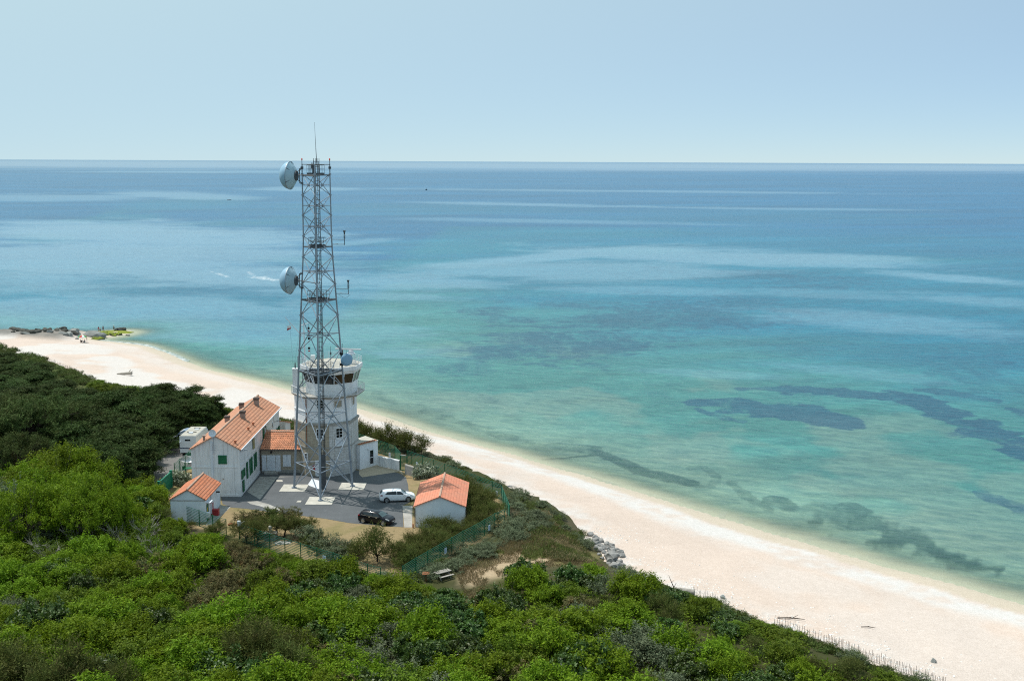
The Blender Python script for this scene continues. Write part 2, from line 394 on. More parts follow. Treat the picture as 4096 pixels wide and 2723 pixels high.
def build_terrain():
    st = 1.0
    xs = np.arange(-260, 121, st); ys = np.arange(-30, 366, st)
    X, Y = np.meshgrid(xs, ys); dl, ds = fields(X, Y); Z = blend_comp(X, Y, height(X, Y, dl, ds))
    ny, nx = X.shape; V = np.stack([X, Y, Z], -1).reshape(-1, 3)
    idx = np.arange(ny * nx).reshape(ny, nx)
    Fq = np.stack([idx[:-1, :-1], idx[:-1, 1:], idx[1:, 1:], idx[1:, :-1]], -1).reshape(-1, 4)
    # draw vertices next to the dune foot onto its line, so that the edge runs smoothly
    for _ in range(2):
        gy_, gx_ = np.gradient(dl, st); gm = gx_ ** 2 + gy_ ** 2 + 1e-6; near = np.abs(dl) < .62; mv = np.where(near, -dl / np.maximum(gm, .25), 0); mv = np.clip(mv, -.55, .55)
        X = X + np.where(near, mv * gx_, 0); Y = Y + np.where(near, mv * gy_, 0); dl, ds = fields(X, Y)
    Z = blend_comp(X, Y, height(X, Y, dl, ds)); V = np.stack([X, Y, Z], -1).reshape(-1, 3)
    dlf, dsf = dl.ravel(), ds.ravel(); x, y = X.ravel(), Y.ravel()
    # ---- beach colours: bands that follow the waterline
    nb = fbm(x / 6, y / 6, 31); nb2 = fbm(x / 14, y / 14, 33); fine = fbm(x / 1.6, y / 1.6, 37)
    pink = np.array((.61, .50, .425)); white = np.array((.63, .60, .57)); tan = np.array((.545, .475, .375)); wet = np.array((.49, .44, .35)); dgrey = np.array((.17, .165, .15))
    c = np.outer(np.ones(len(x)), pink) * (.93 + .14 * nb)[:, None]
    def lay(c, w, k): return c * (1 - w[:, None]) + k * w[:, None]
    right = sstep(-45, -10, x)
    band0 = 4.2 + (nb2 - .5) * 5; w1 = sstep(band0 - .6, band0 + .6, dsf) * (1 - sstep(band0 + 4.5, band0 + 8.5, dsf + (nb - .5) * 5)) * (.25 + .75 * sstep(.30, .52, .5 * nb + .5 * fine))
    c = lay(c, np.clip(w1, 0, 1) * (.45 + .55 * right), white)
    w2 = (1 - sstep(band0 - 1.2, band0 + .3, dsf)); c = lay(c, w2 * .85, tan)
    mid = sstep(.50, .60, fbm(x / 11 + 3, y / 16, 41)) * sstep(9, 13, dsf) * (1 - .65 * right); c = lay(c, mid * .8, white)
    foot = (1 - sstep(1, 6, -dlf)) * sstep(.42, .6, fine); c = lay(c, foot * .7, white)
    c = lay(c, (1 - sstep(-.2, 1.3, dsf)) * .75, wet)
    spit = sstep(4, 10, y - (326 - .0 * x)) * (x < -95); spit = spit * sstep(.25, .45, nb + .25); c = lay(c, np.clip(bank_mask(x, y) * (.65 + .5 * fine), 0, 1), dgrey)
    # ---- ground colours
    soil = np.array((.085, .075, .045)); dry = np.array((.30, .225, .125)); sand = np.array((.44, .335, .22)); grn = np.array((.10, .135, .040)); moss = np.array((.055, .060, .022))
    k = lay(np.outer(np.ones(len(x)), soil), sstep(.4, .62, fbm(x / 5, y / 5, 51)), moss)
    incomp = inpoly(x, y, COMP).astype(float)
    lawn = dry * 1.0; lc = lay(np.outer(np.ones(len(x)), lawn), sstep(.5, .66, fbm(x / 3, y / 3, 53)) * .5, np.array((.17, .165, .06)))
    k = lay(k, incomp, 0) + lc * incomp[:, None]
    dd = pdist(x, y, DUNE_POLY + [DUNE_POLY[0]]) * np.where(inpoly(x, y, DUNE_POLY), 1, -1) + (fbm(x / 3, y / 3, 58) - .5) * 5; dune = sstep(-1.2, 1.8, dd); hx, hy = P(g(1095, 1345), -.3)[:2]; hol = np.exp(-(((x - hx) / 5.0) ** 2 + ((y - hy) / 7.5) ** 2))
    dn = fbm(x / 3.5, y / 3.5, 57); dcol = lay(np.outer(np.ones(len(x)), sand), sstep(.40, .54, dn - hol * .35 + .10), np.array((.215, .185, .085))); dcol = lay(dcol, sstep(.55, .68, dn), np.array((.11, .115, .04)))
    k = k * (1 - dune[:, None]) + dcol * dune[:, None]
    edge = (1 - sstep(3, 30, dlf)) * (x < -40); k = lay(k, edge * .8, grn)
    fc = dlf[Fq].mean(1) > 0
    for nm, sel, col in (('beach', ~fc, c), ('ground', fc, k)):
        ff = Fq[sel]; used = np.unique(ff); remap = np.full(len(V), -1); remap[used] = np.arange(len(used))
        me = np_mesh(nm, V[used], remap[ff], M_BEACH if nm == 'beach' else M_GROUND, True)
        set_attr(me, 'gcol', col[used]); set_attr(me, 'shore', dsf[used])
        tag(link(nm, me), kind='structure')

def mk_ground_mats():
    t = NT('pebble_sand'); a = t.n('ShaderNodeAttribute'); a.attribute_name = 'gcol'; v = t.pos()
    n = t.noise(v, 1.1, 6, .7); vo = t.n('ShaderNodeTexVoronoi'); t.l(v, vo.inputs['Vector']); vo.inputs['Scale'].default_value = 2.4
    vo2 = t.n('ShaderNodeTexVoronoi'); t.l(v, vo2.inputs['Vector']); vo2.inputs['Scale'].default_value = 5.5
    nf = t.noise(v, 3.2, 5, .8); c = t.mix(t.rng(n, .3, .7, 0, .5), a.outputs['Color'], t.mix(1.0, a.outputs['Color'], (.80, .78, .75), 'MULTIPLY'))
    c = t.mix(t.rng(nf, .30, .70), t.mix(1.0, c, (.87, .86, .845), 'MULTIPLY'), t.mix(1.0, c, (1.10, 1.105, 1.11), 'MULTIPLY'))
    patch = t.rng(t.noise(v, .16, 5, .65), .46, .62)
    w = t.math('MULTIPLY', t.math('LESS_THAN', vo.outputs['Distance'], .13), t.math('MULTIPLY', patch, t.math('GREATER_THAN', t.xyz(vo.outputs['Color'])[0], .45)))
    c = t.mix(t.math('MULTIPLY', w, .85), c, (.74, .72, .69))
    d = t.math('MULTIPLY', t.math('LESS_THAN', vo2.outputs['Distance'], .12), t.math('GREATER_THAN', t.xyz(vo2.outputs['Color'])[1], .9))
    c = t.mix(t.math('MULTIPLY', d, .6), c, (.16, .13, .10))
    t.bsdf(c, .95, .15, 0, t.bump(t.math('ADD', n, t.math('MULTIPLY', vo2.outputs['Distance'], .6)), .5, .12)); b = t.m
    t = NT('sandy_soil'); a = t.n('ShaderNodeAttribute'); a.attribute_name = 'gcol'; v = t.pos()
    n = t.noise(v, 1.6, 6, .7); n2 = t.noise(v, 7, 4, .7)
    c = t.mix(t.rng(n, .3, .7, 0, .6), a.outputs['Color'], t.mix(1.0, a.outputs['Color'], (.55, .58, .52), 'MULTIPLY'))
    c = t.mix(t.rng(n2, .45, .75, 0, .5), c, t.mix(1.0, a.outputs['Color'], (1.35, 1.3, 1.25), 'MULTIPLY'))
    t.bsdf(c, .95, .1, 0, t.bump(n2, .6, .08)); return b, t.m
M_BEACH, M_GROUND = mk_ground_mats()
DUNE_POLY = [tuple(P(q, -.5)[:2]) for q in (g(1080, 1405), g(1050, 1330), g(1130, 1265), g(1290, 1235), g(1330, 1190), g(1375, 1262), g(1400, 1300), g(1200, 1320), g(1130, 1345))]
build_terrain()

# ---- sea colour field (sea bed seen through the water, weed beds, painted sky sheen of slicks)
def proj_g(x, y, z):
    vx, vy, vz = x, y, z - CZ
    w = vx * _fw[0] + vy * _fw[1] + vz * _fw[2]
    return ((512 + F * (vx * _R[0] + vy * _R[1] + vz * _R[2]) / w) / .43409, (340 - F * (vx * _U[0] + vy * _U[1] + vz * _U[2]) / w) / .43409)
WEED = [ # surveyed centre, half length, half width, slope, strength
    (1300, 800, 320, 52, .03, .78), (1560, 725, 350, 50, .02, .7), (1760, 640, 350, 28, .02, .6), (1130, 725, 150, 18, .03, .75), (1180, 810, 170, 38, .02, .6), (1080, 850, 140, 20, .04, .55), (1050, 790, 110, 22, .02, .45), (1700, 690, 260, 16, .03, .55), (1480, 785, 170, 26, -.05, .45), (1950, 720, 260, 30, .02, .3),
    (2240, 855, 190, 60, .1, .5), (2290, 780, 160, 46, .05, .42), (2040, 800, 180, 22, .1, .3), (1700, 765, 200, 22, .0, .3), (1420, 850, 110, 12, .02, .5), (980, 850, 90, 12, .05, .4),
    (60, 688, 210, 17, -.01, .5), (240, 690, 130, 10, -.02, .4), (110, 715, 230, 16, 0, .3), (520, 700, 140, 8, 0, .25)]
TEAL = [(700, 600, 150, 16, .02, .7), (930, 607, 210, 13, -.02, .6), (1000, 570, 260, 20, 0, .6), (1480, 576, 110, 9, 0, .7), (270, 500, 120, 8, -.04, .6), (100, 550, 90, 13, 0, .6), (560, 515, 170, 9, -.02, .6), (420, 470, 190, 14, -.02, .5),
        (250, 495, 60, 10, -.2, .5), (280, 515, 45, 5, 0, .5), (900, 480, 400, 16, 0, .35), (1700, 500, 500, 24, 0, .3), (1300, 540, 300, 12, 0, .3), (2100, 600, 200, 9, .02, .5), (640, 505, 120, 10, -.1, .4)]
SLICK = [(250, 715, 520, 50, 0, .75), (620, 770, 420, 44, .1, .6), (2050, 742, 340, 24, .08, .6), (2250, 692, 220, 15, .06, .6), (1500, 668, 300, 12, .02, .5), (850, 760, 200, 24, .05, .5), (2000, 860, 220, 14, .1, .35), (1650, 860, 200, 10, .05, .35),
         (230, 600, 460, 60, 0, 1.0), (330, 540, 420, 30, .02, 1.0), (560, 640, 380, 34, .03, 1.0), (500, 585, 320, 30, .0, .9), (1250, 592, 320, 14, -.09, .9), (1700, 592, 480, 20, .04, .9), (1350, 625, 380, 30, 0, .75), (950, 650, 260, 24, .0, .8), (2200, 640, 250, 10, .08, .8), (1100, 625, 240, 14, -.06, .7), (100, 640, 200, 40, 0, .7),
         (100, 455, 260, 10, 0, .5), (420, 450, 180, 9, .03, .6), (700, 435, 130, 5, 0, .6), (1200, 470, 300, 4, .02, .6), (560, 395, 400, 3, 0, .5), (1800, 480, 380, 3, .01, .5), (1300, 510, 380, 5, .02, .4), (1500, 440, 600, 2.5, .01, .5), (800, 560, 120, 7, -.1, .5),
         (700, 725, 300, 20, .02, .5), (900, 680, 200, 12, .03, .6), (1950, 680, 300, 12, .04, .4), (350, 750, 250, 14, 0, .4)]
FOAM = [(610, 640, 32, 3.5, .16, .8), (510, 632, 22, 2.0, .3, .6), (575, 628, 8, 2, .3, .5)]
def blobs(gx, gy, lst, w):
    f = np.zeros_like(gx)
    for cx, cy, a, b, sl, st in lst:
        dx = gx - cx; dy = gy - cy - sl * dx
        r = np.sqrt((dx / a) ** 2 + (dy / b) ** 2) + w
        f = np.maximum(f, st * (1 - sstep(.45, 1.25, r)))
    return f

def strands(gx, gy, w):
    f = np.zeros_like(gx)
    for st, wd_, pts in STRANDS:
        line = [(783.2 + .668 * a, (575.9 + .668 * b) * 2.2) for a, b in pts]
        sel = (gx > min(p[0] for p in line) - 80) & (gx < max(p[0] for p in line) + 80) & (gy * 2.2 > min(p[1] for p in line) - 120) & (gy * 2.2 < max(p[1] for p in line) + 120)
        if not sel.any(): continue
        d = pdist(gx[sel], gy[sel] * 2.2, line) / (wd_ * 2.2 * .668) + w[sel] * .16
        f[sel] = np.maximum(f[sel], st * (1 - sstep(.70, 1.15, d)))
    return f
STRANDS = [(.85, 22, [(1240, 530), (1400, 530), (1560, 555), (1680, 580), (1750, 600)]), (.85, 30, [(1330, 545), (1500, 550), (1600, 560), (1660, 575)]), (.8, 10, [(1230, 545), (1330, 580), (1390, 592)]), (.75, 9, [(1380, 475), (1550, 478), (1700, 488), (1850, 500)]), (.85, 16, [(1540, 478), (1740, 485), (1900, 500), (2010, 520)]), (.9, 34, [(2000, 525), (2120, 570), (2230, 625), (2360, 690)]), (.9, 26, [(2150, 620), (2280, 660), (2360, 705)]), (.7, 9, [(1990, 480), (2120, 490), (2270, 520)]), (.8, 12, [(2300, 545), (2370, 560)]),
    (.55, 13, [(130, 500), (280, 545), (430, 600)]), (.6, 14, [(430, 595), (560, 640), (700, 675), (880, 690)]), (.45, 16, [(600, 650), (760, 690), (800, 660)]), (.75, 11, [(880, 695), (970, 730), (1060, 765), (1140, 775), (1210, 805)]), (.7, 12, [(1000, 745), (1110, 785), (1205, 800)]), (.5, 7, [(1210, 750), (1250, 745), (1300, 780), (1280, 818), (1220, 812)]), (.8, 4, [(700, 722), (800, 713), (900, 703)]), (.55, 8, [(1350, 800), (1430, 870), (1480, 890)]), (.6, 14, [(1500, 865), (1560, 890)]), (.7, 12, [(1590, 925), (1650, 935)]), (.55, 26, [(1640, 890), (1700, 920), (1740, 950)]),
    (.65, 24, [(1760, 890), (1850, 930), (1930, 985)]), (.75, 26, [(1800, 940), (1950, 985), (2040, 1030), (2120, 1060)]), (.85, 16, [(2040, 1030), (2150, 1070), (2270, 1108)]), (.8, 22, [(1850, 1000), (1870, 1010)]), (.5, 6, [(1690, 985), (1760, 1015), (1850, 1025)]), (.6, 9, [(1900, 1030), (2000, 1050), (2200, 1105)]), (.7, 14, [(2210, 840), (2290, 870), (2370, 900)]), (.5, 8, [(2300, 1140), (2360, 1165)]), (.4, 8, [(1880, 640), (2000, 690), (2080, 780)]), (.5, 14, [(560, 572), (620, 578)]), (.5, 14, [(500, 515), (560, 530)]), (.4, 7, [(480, 555), (440, 600)])]
def build_sea():
    # fan of rows whose spacing grows with distance
    dep = np.concatenate([np.linspace(.62, .30, 60)[:-1], np.linspace(.30, .012, 420)[:-1], np.linspace(.012, .0008, 46)])
    Yr = (CZ - SEA) / np.tan(dep); tx = np.linspace(-.64, .64, 920)
    X = Yr[:, None] * tx[None, :]; Y = np.repeat(Yr[:, None], len(tx), 1)
    ny, nx = X.shape; x, y = X.ravel(), Y.ravel()
    ds = np.full(len(x), -5000.0); near = y < 900
    d, s = fields(x[near], y[near]); ds[near] = s
    gx, gy = proj_g(x, y, np.full(len(x), SEA)); D = np.maximum(-ds, 0)
    # irregular edges, measured on the water itself (log distance keeps the far field even)
    ly = np.log(y) * 60; lx = x / y * 60
    q1, q2 = .83 * lx + 1.1 * ly, -.55 * lx + 1.6 * ly; q3, q4 = .5 * lx - 2.1 * ly, .87 * lx + 1.25 * ly
    wp = fbm(q1 / 6, q2 / 6, 60, 3) * 3
    wa = (fbm(q1 / 5 + wp, q2 / 5, 61, 6) - .5) * 1.7 + (fbm(q3 / 1.1, q4 / 1.1 + wp, 63, 5) - .5) * .8
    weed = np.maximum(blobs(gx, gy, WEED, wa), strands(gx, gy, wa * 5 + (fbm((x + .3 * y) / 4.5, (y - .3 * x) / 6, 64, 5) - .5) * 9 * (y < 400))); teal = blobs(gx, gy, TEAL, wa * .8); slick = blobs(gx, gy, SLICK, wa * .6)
    foam = blobs(gx, gy, FOAM, (fbm(lx / .35, ly / .25, 65) - .5) * 2.4)
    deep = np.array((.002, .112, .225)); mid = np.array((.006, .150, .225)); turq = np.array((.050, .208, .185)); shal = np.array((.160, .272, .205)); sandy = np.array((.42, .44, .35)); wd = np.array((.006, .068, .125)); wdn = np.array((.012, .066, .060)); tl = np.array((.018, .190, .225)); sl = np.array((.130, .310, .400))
    def ramp(D):
        c = np.outer(np.ones(len(D)), sandy)
        for a, b, k in ((0, 5, shal), (4, 40, turq), (55, 190, mid), (240, 900, deep)):
            w = sstep(a, b, D)[:, None]; c = c * (1 - w) + k * w
        return c
    c = ramp(D * (.75 + .5 * fbm(lx / 6, ly / 3, 67)) * (1 + 3.5 * (1 - sstep(-85, -45, x)) * (y < 900)))
    n1 = fbm(q1 / 7 + wp * .5, q2 / 4, 71, 6)
    c = c * (1 + (n1 - .5)[:, None] * .6)
    sandpatch = sstep(.52, .66, fbm(x / 16, y / 22, 73)) * sstep(6, 20, D) * (1 - sstep(60, 110, D)) * sstep(-40, -5, x); c = c * (1 - .42 * sandpatch[:, None]) + np.array((.175, .25, .20)) * .42 * sandpatch[:, None]
    lines = np.abs(fbm(x / 14 + y / 60, y / 30, 75) - .5); lines = (1 - sstep(.0, .022, lines)) * sstep(5, 16, D) * (1 - sstep(70, 120, D)); weed = np.maximum(weed, lines * .22)
    nw = sstep(.50, .70, fbm(x / 26 + 7, y / 34, 77)) * sstep(25, 60, D) * (1 - sstep(200, 420, D)); weed = np.maximum(weed, nw * .35)
    c = c * (1 - teal[:, None] * .6) + tl * teal[:, None] * .6
    wk = wdn * (1 - sstep(15, 40, D))[:, None] + wd * sstep(15, 40, D)[:, None]
    c = c * (1 - slick[:, None] * .62) + sl * slick[:, None] * .62  # pale sky reflection of the calm slicks mixed into the water colour
    # wash at the waterline
    wash = (1 - sstep(.15, .75, np.abs(D - .5 - fbm(x / 7, y / 7, 79) * 1.0))) * sstep(.42, .62, fbm(x / 12, y / 12, 81)) * .28
    lfoam = (x < -82) & (x > -121) & (y > 285) & (y < 323); wash = np.where(lfoam, np.maximum(wash, (1 - sstep(.3, 2.0, np.abs(D - .8))) * .95), wash)
    foam = np.clip(np.maximum(foam, wash), 0, 1)
    calm = np.maximum(sstep(4300, 8800, y + (fbm(lx / 9, ly / .8, 85) - .5) * 4200) * (1 - .3 * sstep(14000, 30000, y)) * .66, slick * .6)
    alpha = sstep(-.1, 7, D) * .75 + .25 * sstep(5, 14, D); alpha = np.maximum(alpha, foam * .9)
    idx = np.arange(ny * nx).reshape(ny, nx)
    me = np_mesh('sea', np.stack([x, y, np.full(len(x), SEA)], -1), np.stack([idx[:-1, :-1], idx[:-1, 1:], idx[1:, 1:], idx[1:, :-1]], -1).reshape(-1, 4), M_SEA, True)
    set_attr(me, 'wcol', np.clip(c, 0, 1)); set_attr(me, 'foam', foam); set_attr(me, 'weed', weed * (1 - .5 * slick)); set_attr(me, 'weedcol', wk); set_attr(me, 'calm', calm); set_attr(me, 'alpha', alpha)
    tag(link('sea', me), kind='structure')

def mk_sea():
    t = NT('sea_water'); v = t.pos()
    def A(n):
        a = t.n('ShaderNodeAttribute'); a.attribute_name = n; return a.outputs
    rm = t.n('ShaderNodeMapping'); t.l(v, rm.inputs[0]); rm.inputs['Rotation'].default_value = (0, 0, rad(24)); vr = rm.outputs[0]
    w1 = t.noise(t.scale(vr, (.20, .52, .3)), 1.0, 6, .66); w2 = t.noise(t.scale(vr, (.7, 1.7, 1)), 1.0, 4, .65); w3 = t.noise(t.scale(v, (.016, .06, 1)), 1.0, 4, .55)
    ra = t.n('ShaderNodeMapping'); t.l(v, ra.inputs[0]); ra.inputs['Rotation'].default_value = (0, 0, rad(42)); ra.inputs['Scale'].default_value = (1.0, .45, 1)
    nn = t.math('ADD', t.math('MULTIPLY', t.noise(ra.outputs[0], .30, 7, .62), .5), t.math('MULTIPLY', t.noise(ra.outputs[0], .045, 7, .62), .5))
    wf = t.math('MULTIPLY', A('weed')['Fac'], t.rng(t.math('ADD', nn, t.math('MULTIPLY', A('weed')['Fac'], .34)), .60, .76))
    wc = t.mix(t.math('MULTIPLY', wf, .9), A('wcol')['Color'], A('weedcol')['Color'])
    c = t.mix(t.rng(w1, .36, .64, 0, .75), t.mix(1.0, wc, (1.35, 1.2, 1.14), 'MULTIPLY'), t.mix(1.0, wc, (.50, .66, .76), 'MULTIPLY'))  # bright and dark faces of the ripples painted into the water colour
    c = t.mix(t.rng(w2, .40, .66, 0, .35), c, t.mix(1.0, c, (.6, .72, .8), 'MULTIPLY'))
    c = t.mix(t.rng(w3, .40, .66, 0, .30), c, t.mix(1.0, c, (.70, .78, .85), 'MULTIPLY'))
    fo = t.math('MULTIPLY', A('foam')['Fac'], t.rng(t.noise(v, .8, 5, .7), .38, .6)); c = t.mix(fo, c, (.80, .80, .78))
    h = t.math('ADD', t.math('MULTIPLY', w1, 1.0), t.math('MULTIPLY', w2, .28))
    st = t.rng(A('calm')['Fac'], 0, 1, .75, .0)
    nb = t.bump(h, st, .9)
    p = t.n('ShaderNodeBsdfPrincipled'); t.l(c, p.inputs['Base Color']); p.inputs['IOR'].default_value = 1.333
    t.l(t.rng(A('calm')['Fac'], 0, 1, .24, .05), p.inputs['Roughness']); p.inputs['Specular IOR Level'].default_value = .26; t.l(nb, p.inputs['Normal'])
    tr = t.n('ShaderNodeBsdfTransparent'); tr.inputs[0].default_value = (.90, .97, .94, 1); ms = t.n('ShaderNodeMixShader')
    t.l(A('alpha')['Fac'], ms.inputs[0]); t.l(tr.outputs[0], ms.inputs[1]); t.l(p.outputs[0], ms.inputs[2]); t.l(ms.outputs[0], t.out.inputs[0]); return t.m
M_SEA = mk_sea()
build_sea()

# ================================================================== SKY, SUN, CAMERA
SUN_EL, SUN_DIR = 64.0, (-.87, .50)
def setup_world():
    w = bpy.data.worlds.new('World'); S.world = w; w.use_nodes = True; t = w.node_tree; t.nodes.clear()
    sk = t.nodes.new('ShaderNodeTexSky'); sk.sky_type = 'NISHITA'; sk.sun_disc = False; sk.sun_elevation = rad(SUN_EL)
    sk.sun_rotation = math.atan2(SUN_DIR[0], SUN_DIR[1]); sk.altitude = 50; sk.air_density = 0.6; sk.dust_density = 0.0; sk.ozone_density = 6.0
    b = t.nodes.new('ShaderNodeBackground'); b.inputs[1].default_value = .12; o = t.nodes.new('ShaderNodeOutputWorld')
    veil = t.nodes.new('ShaderNodeMix'); veil.data_type = 'RGBA'; t0 = t; gd = t.nodes.new('ShaderNodeTexCoord'); dt = t.nodes.new('ShaderNodeVectorMath'); dt.operation = 'DOT_PRODUCT'; e0 = rad(SUN_EL); hl = math.hypot(*SUN_DIR); dt.inputs[1].default_value = (SUN_DIR[0] / hl * math.cos(e0), SUN_DIR[1] / hl * math.cos(e0), math.sin(e0)); t.links.new(gd.outputs['Generated'], dt.inputs[0]); mr = t.nodes.new('ShaderNodeMapRange'); t.links.new(dt.outputs['Value'], mr.inputs[0]); mr.inputs[1].default_value = .05; mr.inputs[2].default_value = .45; mr.inputs[3].default_value = .46; mr.inputs[4].default_value = .97; t.links.new(mr.outputs[0], veil.inputs[0])     # thin high haze over the clear-sky model
    veil.inputs[7].default_value = (.525 / .12, .715 / .12, .80 / .12, 1); t.links.new(sk.outputs[0], veil.inputs[6]); t.links.new(veil.outputs[2], b.inputs[0]); t.links.new(b.outputs[0], o.inputs[0])
    L = bpy.data.lights.new('sun', 'SUN'); L.energy = 4.2; L.angle = rad(.53); L.color = (1, .955, .89)
    so = bpy.data.objects.new('sun', L); COL.objects.link(so)
    e = rad(SUN_EL); d = Vector((SUN_DIR[0], SUN_DIR[1], 0)).normalized() * math.cos(e) + Vector((0, 0, math.sin(e)))
    so.rotation_euler = d.to_track_quat('Z', 'Y').to_euler(); so.location = d * 200
    cam = bpy.data.cameras.new('camera'); co = bpy.data.objects.new('camera', cam); COL.objects.link(co)
    cam.sensor_width = 36; cam.lens = 36 * F / 1024; cam.clip_start = .5; cam.clip_end = 120000
    m = Matrix((( _R[0], _U[0], -_fw[0], 0), (_R[1], _U[1], -_fw[1], 0), (_R[2], _U[2], -_fw[2], CZ), (0, 0, 0, 1)))
    co.matrix_world = m; S.camera = co
    vs = S.view_settings; vs.view_transform = 'Standard'; vs.look = 'None'; vs.exposure = 0; S.cycles.filter_width = 1.1; S.cycles.sample_clamp_indirect = 4; S.cycles.max_bounces = 6; S.cycles.transparent_max_bounces = 8; S.cycles.use_denoising = False; vs.gamma = 1; vs.use_curve_mapping = False
setup_world()
# ================================================================== BUILT THINGS
def sheet(name, pts, z, m, kind='structure', label=None, cat=None):
    mb = MB(); n = len(pts); mb.add([(p[0], p[1], z) for p in pts], [tuple(range(n))])
    return tag(mb.build(name, m), label, cat, None, kind)
def ccw(pts):
    a = sum(p[0] * q[1] - q[0] * p[1] for p, q in zip(pts, pts[1:] + pts[:1])); return pts if a > 0 else pts[::-1]

# ---- paved surfaces
yard = ccw([P(q)[:2] for q in (z1(640, 1100), z1(650, 1150), z1(720, 1180), z1(860, 1192), z1(1000, 1212), z1(1290, 1247), z1(1560, 1280), z5(0, 985), z5(250, 1005), z5(480, 1022), z5(470, 830), z5(535, 800), z5(520, 640), z5(500, 575), z5(455, 545), z5(430, 535))] + [(-20.5, 160.5), (-30, 160.2), (-36.0, 160.0), (-42.2, 158)])
sheet('tarmac_yard', yard, .012, M_ASPHALT)
sheet('driveway', ccw([P(q)[:2] for q in (z9(-40, 1420), z9(40, 1240), z9(120, 860), z9(140, 640), z9(230, 560), z9(560, 540), z9(900, 560), z9(900, 1000), z9(620, 1080), z9(420, 1300), z9(300, 1568))]), .010, M_DRIVE)
sheet('garage_apron', ccw([P(q)[:2] for q in (z5(470, 830), z5(487, 1024), z5(556, 1024), z5(560, 830))]), .018, M_CONC2)
sheet('patio', ccw([P(q)[:2] for q in (z5(110, 575), z5(440, 525), z5(480, 560), z5(430, 450))] + [(-19.3, 164.5), (-22, 161.2), (-21.6, 158.2)]), .020, M_PATIO)
sheet('shed_path', ccw([P(q)[:2] for q in (z1(600, 1180), z1(640, 1160), z1(722, 1178), z1(560, 1335), z1(500, 1340))]), .017, M_CONC2)
sheet('gravel_path', ccw([P(q)[:2] for q in (z1(70, 1120), z1(175, 1130), z1(175, 1265), z1(110, 1265))]), .017, M_PATIO)
sheet('worn_concrete_strip', ccw([P(q)[:2] for q in (z1(870, 1130), z1(960, 1125), z1(1060, 1150), z1(1195, 1208), z1(1080, 1200), z1(980, 1168), z1(900, 1150))]), .016, M_CONC2)
sheet('paving_slab', ccw([P(q)[:2] for q in (z2(255, 1250), z2(290, 1200), z2(345, 1215), z2(350, 1285))]), .022, M_GREYWHITE)
sheet('cobbled_path', ccw([P(q)[:2] for q in (z1(870, 1040), z1(985, 905), z1(1290, 905), z1(1140, 912), z1(985, 1110))]), .017, M_BAND)
for a, b, c, d in (((1130, 935), (1185, 935), (1190, 950), (1135, 952)), ((1325, 1120), (1358, 1120), (1350, 1135), (1310, 1135))):
    sheet('drain_cover', ccw([P(z1(*q))[:2] for q in (a, b, c, d)]), .024, M_CONC)
pad_txt = {0: 'pale concrete footing pad under the mast leg nearest the stone tower door', 1: 'pale concrete footing pad under the front mast leg nearest the lawn', 2: 'pale concrete footing pad with wire fence beside the tower shadow'}

# ---- lattice mast
FEET = [P(z2(150, 1275)), P(z2(357, 1375)), P(z2(608, 1262))]
CEN = sum(FEET, Vector()) / 3
def leg(i, z):
    k = max(3.45 / 7.45, 1 - z * (1 - 3.45 / 7.45) / 33.0) if z < 33 else 3.45 / 7.45 - (z - 33) * .0012
    p = CEN + (FEET[i] - CEN) * k; return Vector((p.x, p.y, z))
for i in range(3):
    c = FEET[i]; e = MB(); h = 1.72
    e.box(c.x - h, c.x + h, c.y - h, c.y + h, .014, .06)
    tag(e.build('footing_pad', M_CONC), pad_txt[i], 'concrete pad', 'mast footing pads')
mast = empty('lattice_mast', CEN, 0, 'tall grey triangular steel lattice mast rising in front of the white tower', 'radio mast')
def mpart(mb, name, m=M_STEEL, par=None, smooth=False):
    o = mb.build(name, m, par or mast, smooth)
    if par is None: o.location = -CEN
    return o
LV = [.0, 7.45, 13.81, 19.07, 23.77, 27.9, 31.5, 34.2, 36.9, 39.5, 42.19]
MIDR = [(LV[k] + LV[k + 1]) / 2 - .05 for k in range(10)]
for i in range(3):
    mb = MB(); zs = [.06] + LV[1:] + [43.5]
    for a, b in zip(zs[:-1], zs[1:]): mb.tube(leg(i, a), leg(i, b), .15 - .0017 * a, .15 - .0017 * b, 10)
    for a in LV[1:]: p = leg(i, a); mb.tube(p - Vector((0, 0, .09)), p + Vector((0, 0, .09)), .24 - .002 * a, None, 10)
    mb.tube(leg(i, .06), leg(i, .16), .36, None, 12); mpart(mb, 'leg', M_STEEL)
    mb = MB(); sp = leg(i, 3.6)                       # anti-climb spikes
    for k in range(12):
        a = k * math.pi / 6; mb.tube(sp, sp + Vector((math.cos(a) * .48, math.sin(a) * .48, .12 * (-1) ** k)), .014, .006, 4)
    mpart(mb, 'anti_climb_spikes', M_DARKSTEEL)
for k in range(10):
    z0, z1_, zm = LV[k], LV[k + 1], MIDR[k]; r = .075 - .0008 * z0
    ringb = MB(); mids = []
    for i in range(3):
        j = (i + 1) % 3; A0, A1, B0, B1 = leg(i, max(z0, .25)), leg(i, z1_), leg(j, max(z0, .25)), leg(j, z1_)
        mb = MB(); mb.tube(A0, B1, r, None, 7); mb.tube(B0, A1, r, None, 7)
        X = (leg(i, zm) + leg(j, zm)) / 2; n = (leg(j, zm) - leg(i, zm)).normalized(); mb.obox(X, n * .17, Vector((-n.y, n.x, 0)) * .09, Vector((0, 0, .17)))
        mpart(mb, 'cross_brace'); ringb.tube(leg(i, zm), leg(j, zm), r * .92, None, 7); mids.append(X)
    for i in range(3): ringb.tube(mids[i], mids[(i + 1) % 3], r * .6, None, 6)
    mpart(ringb, 'ring_brace')
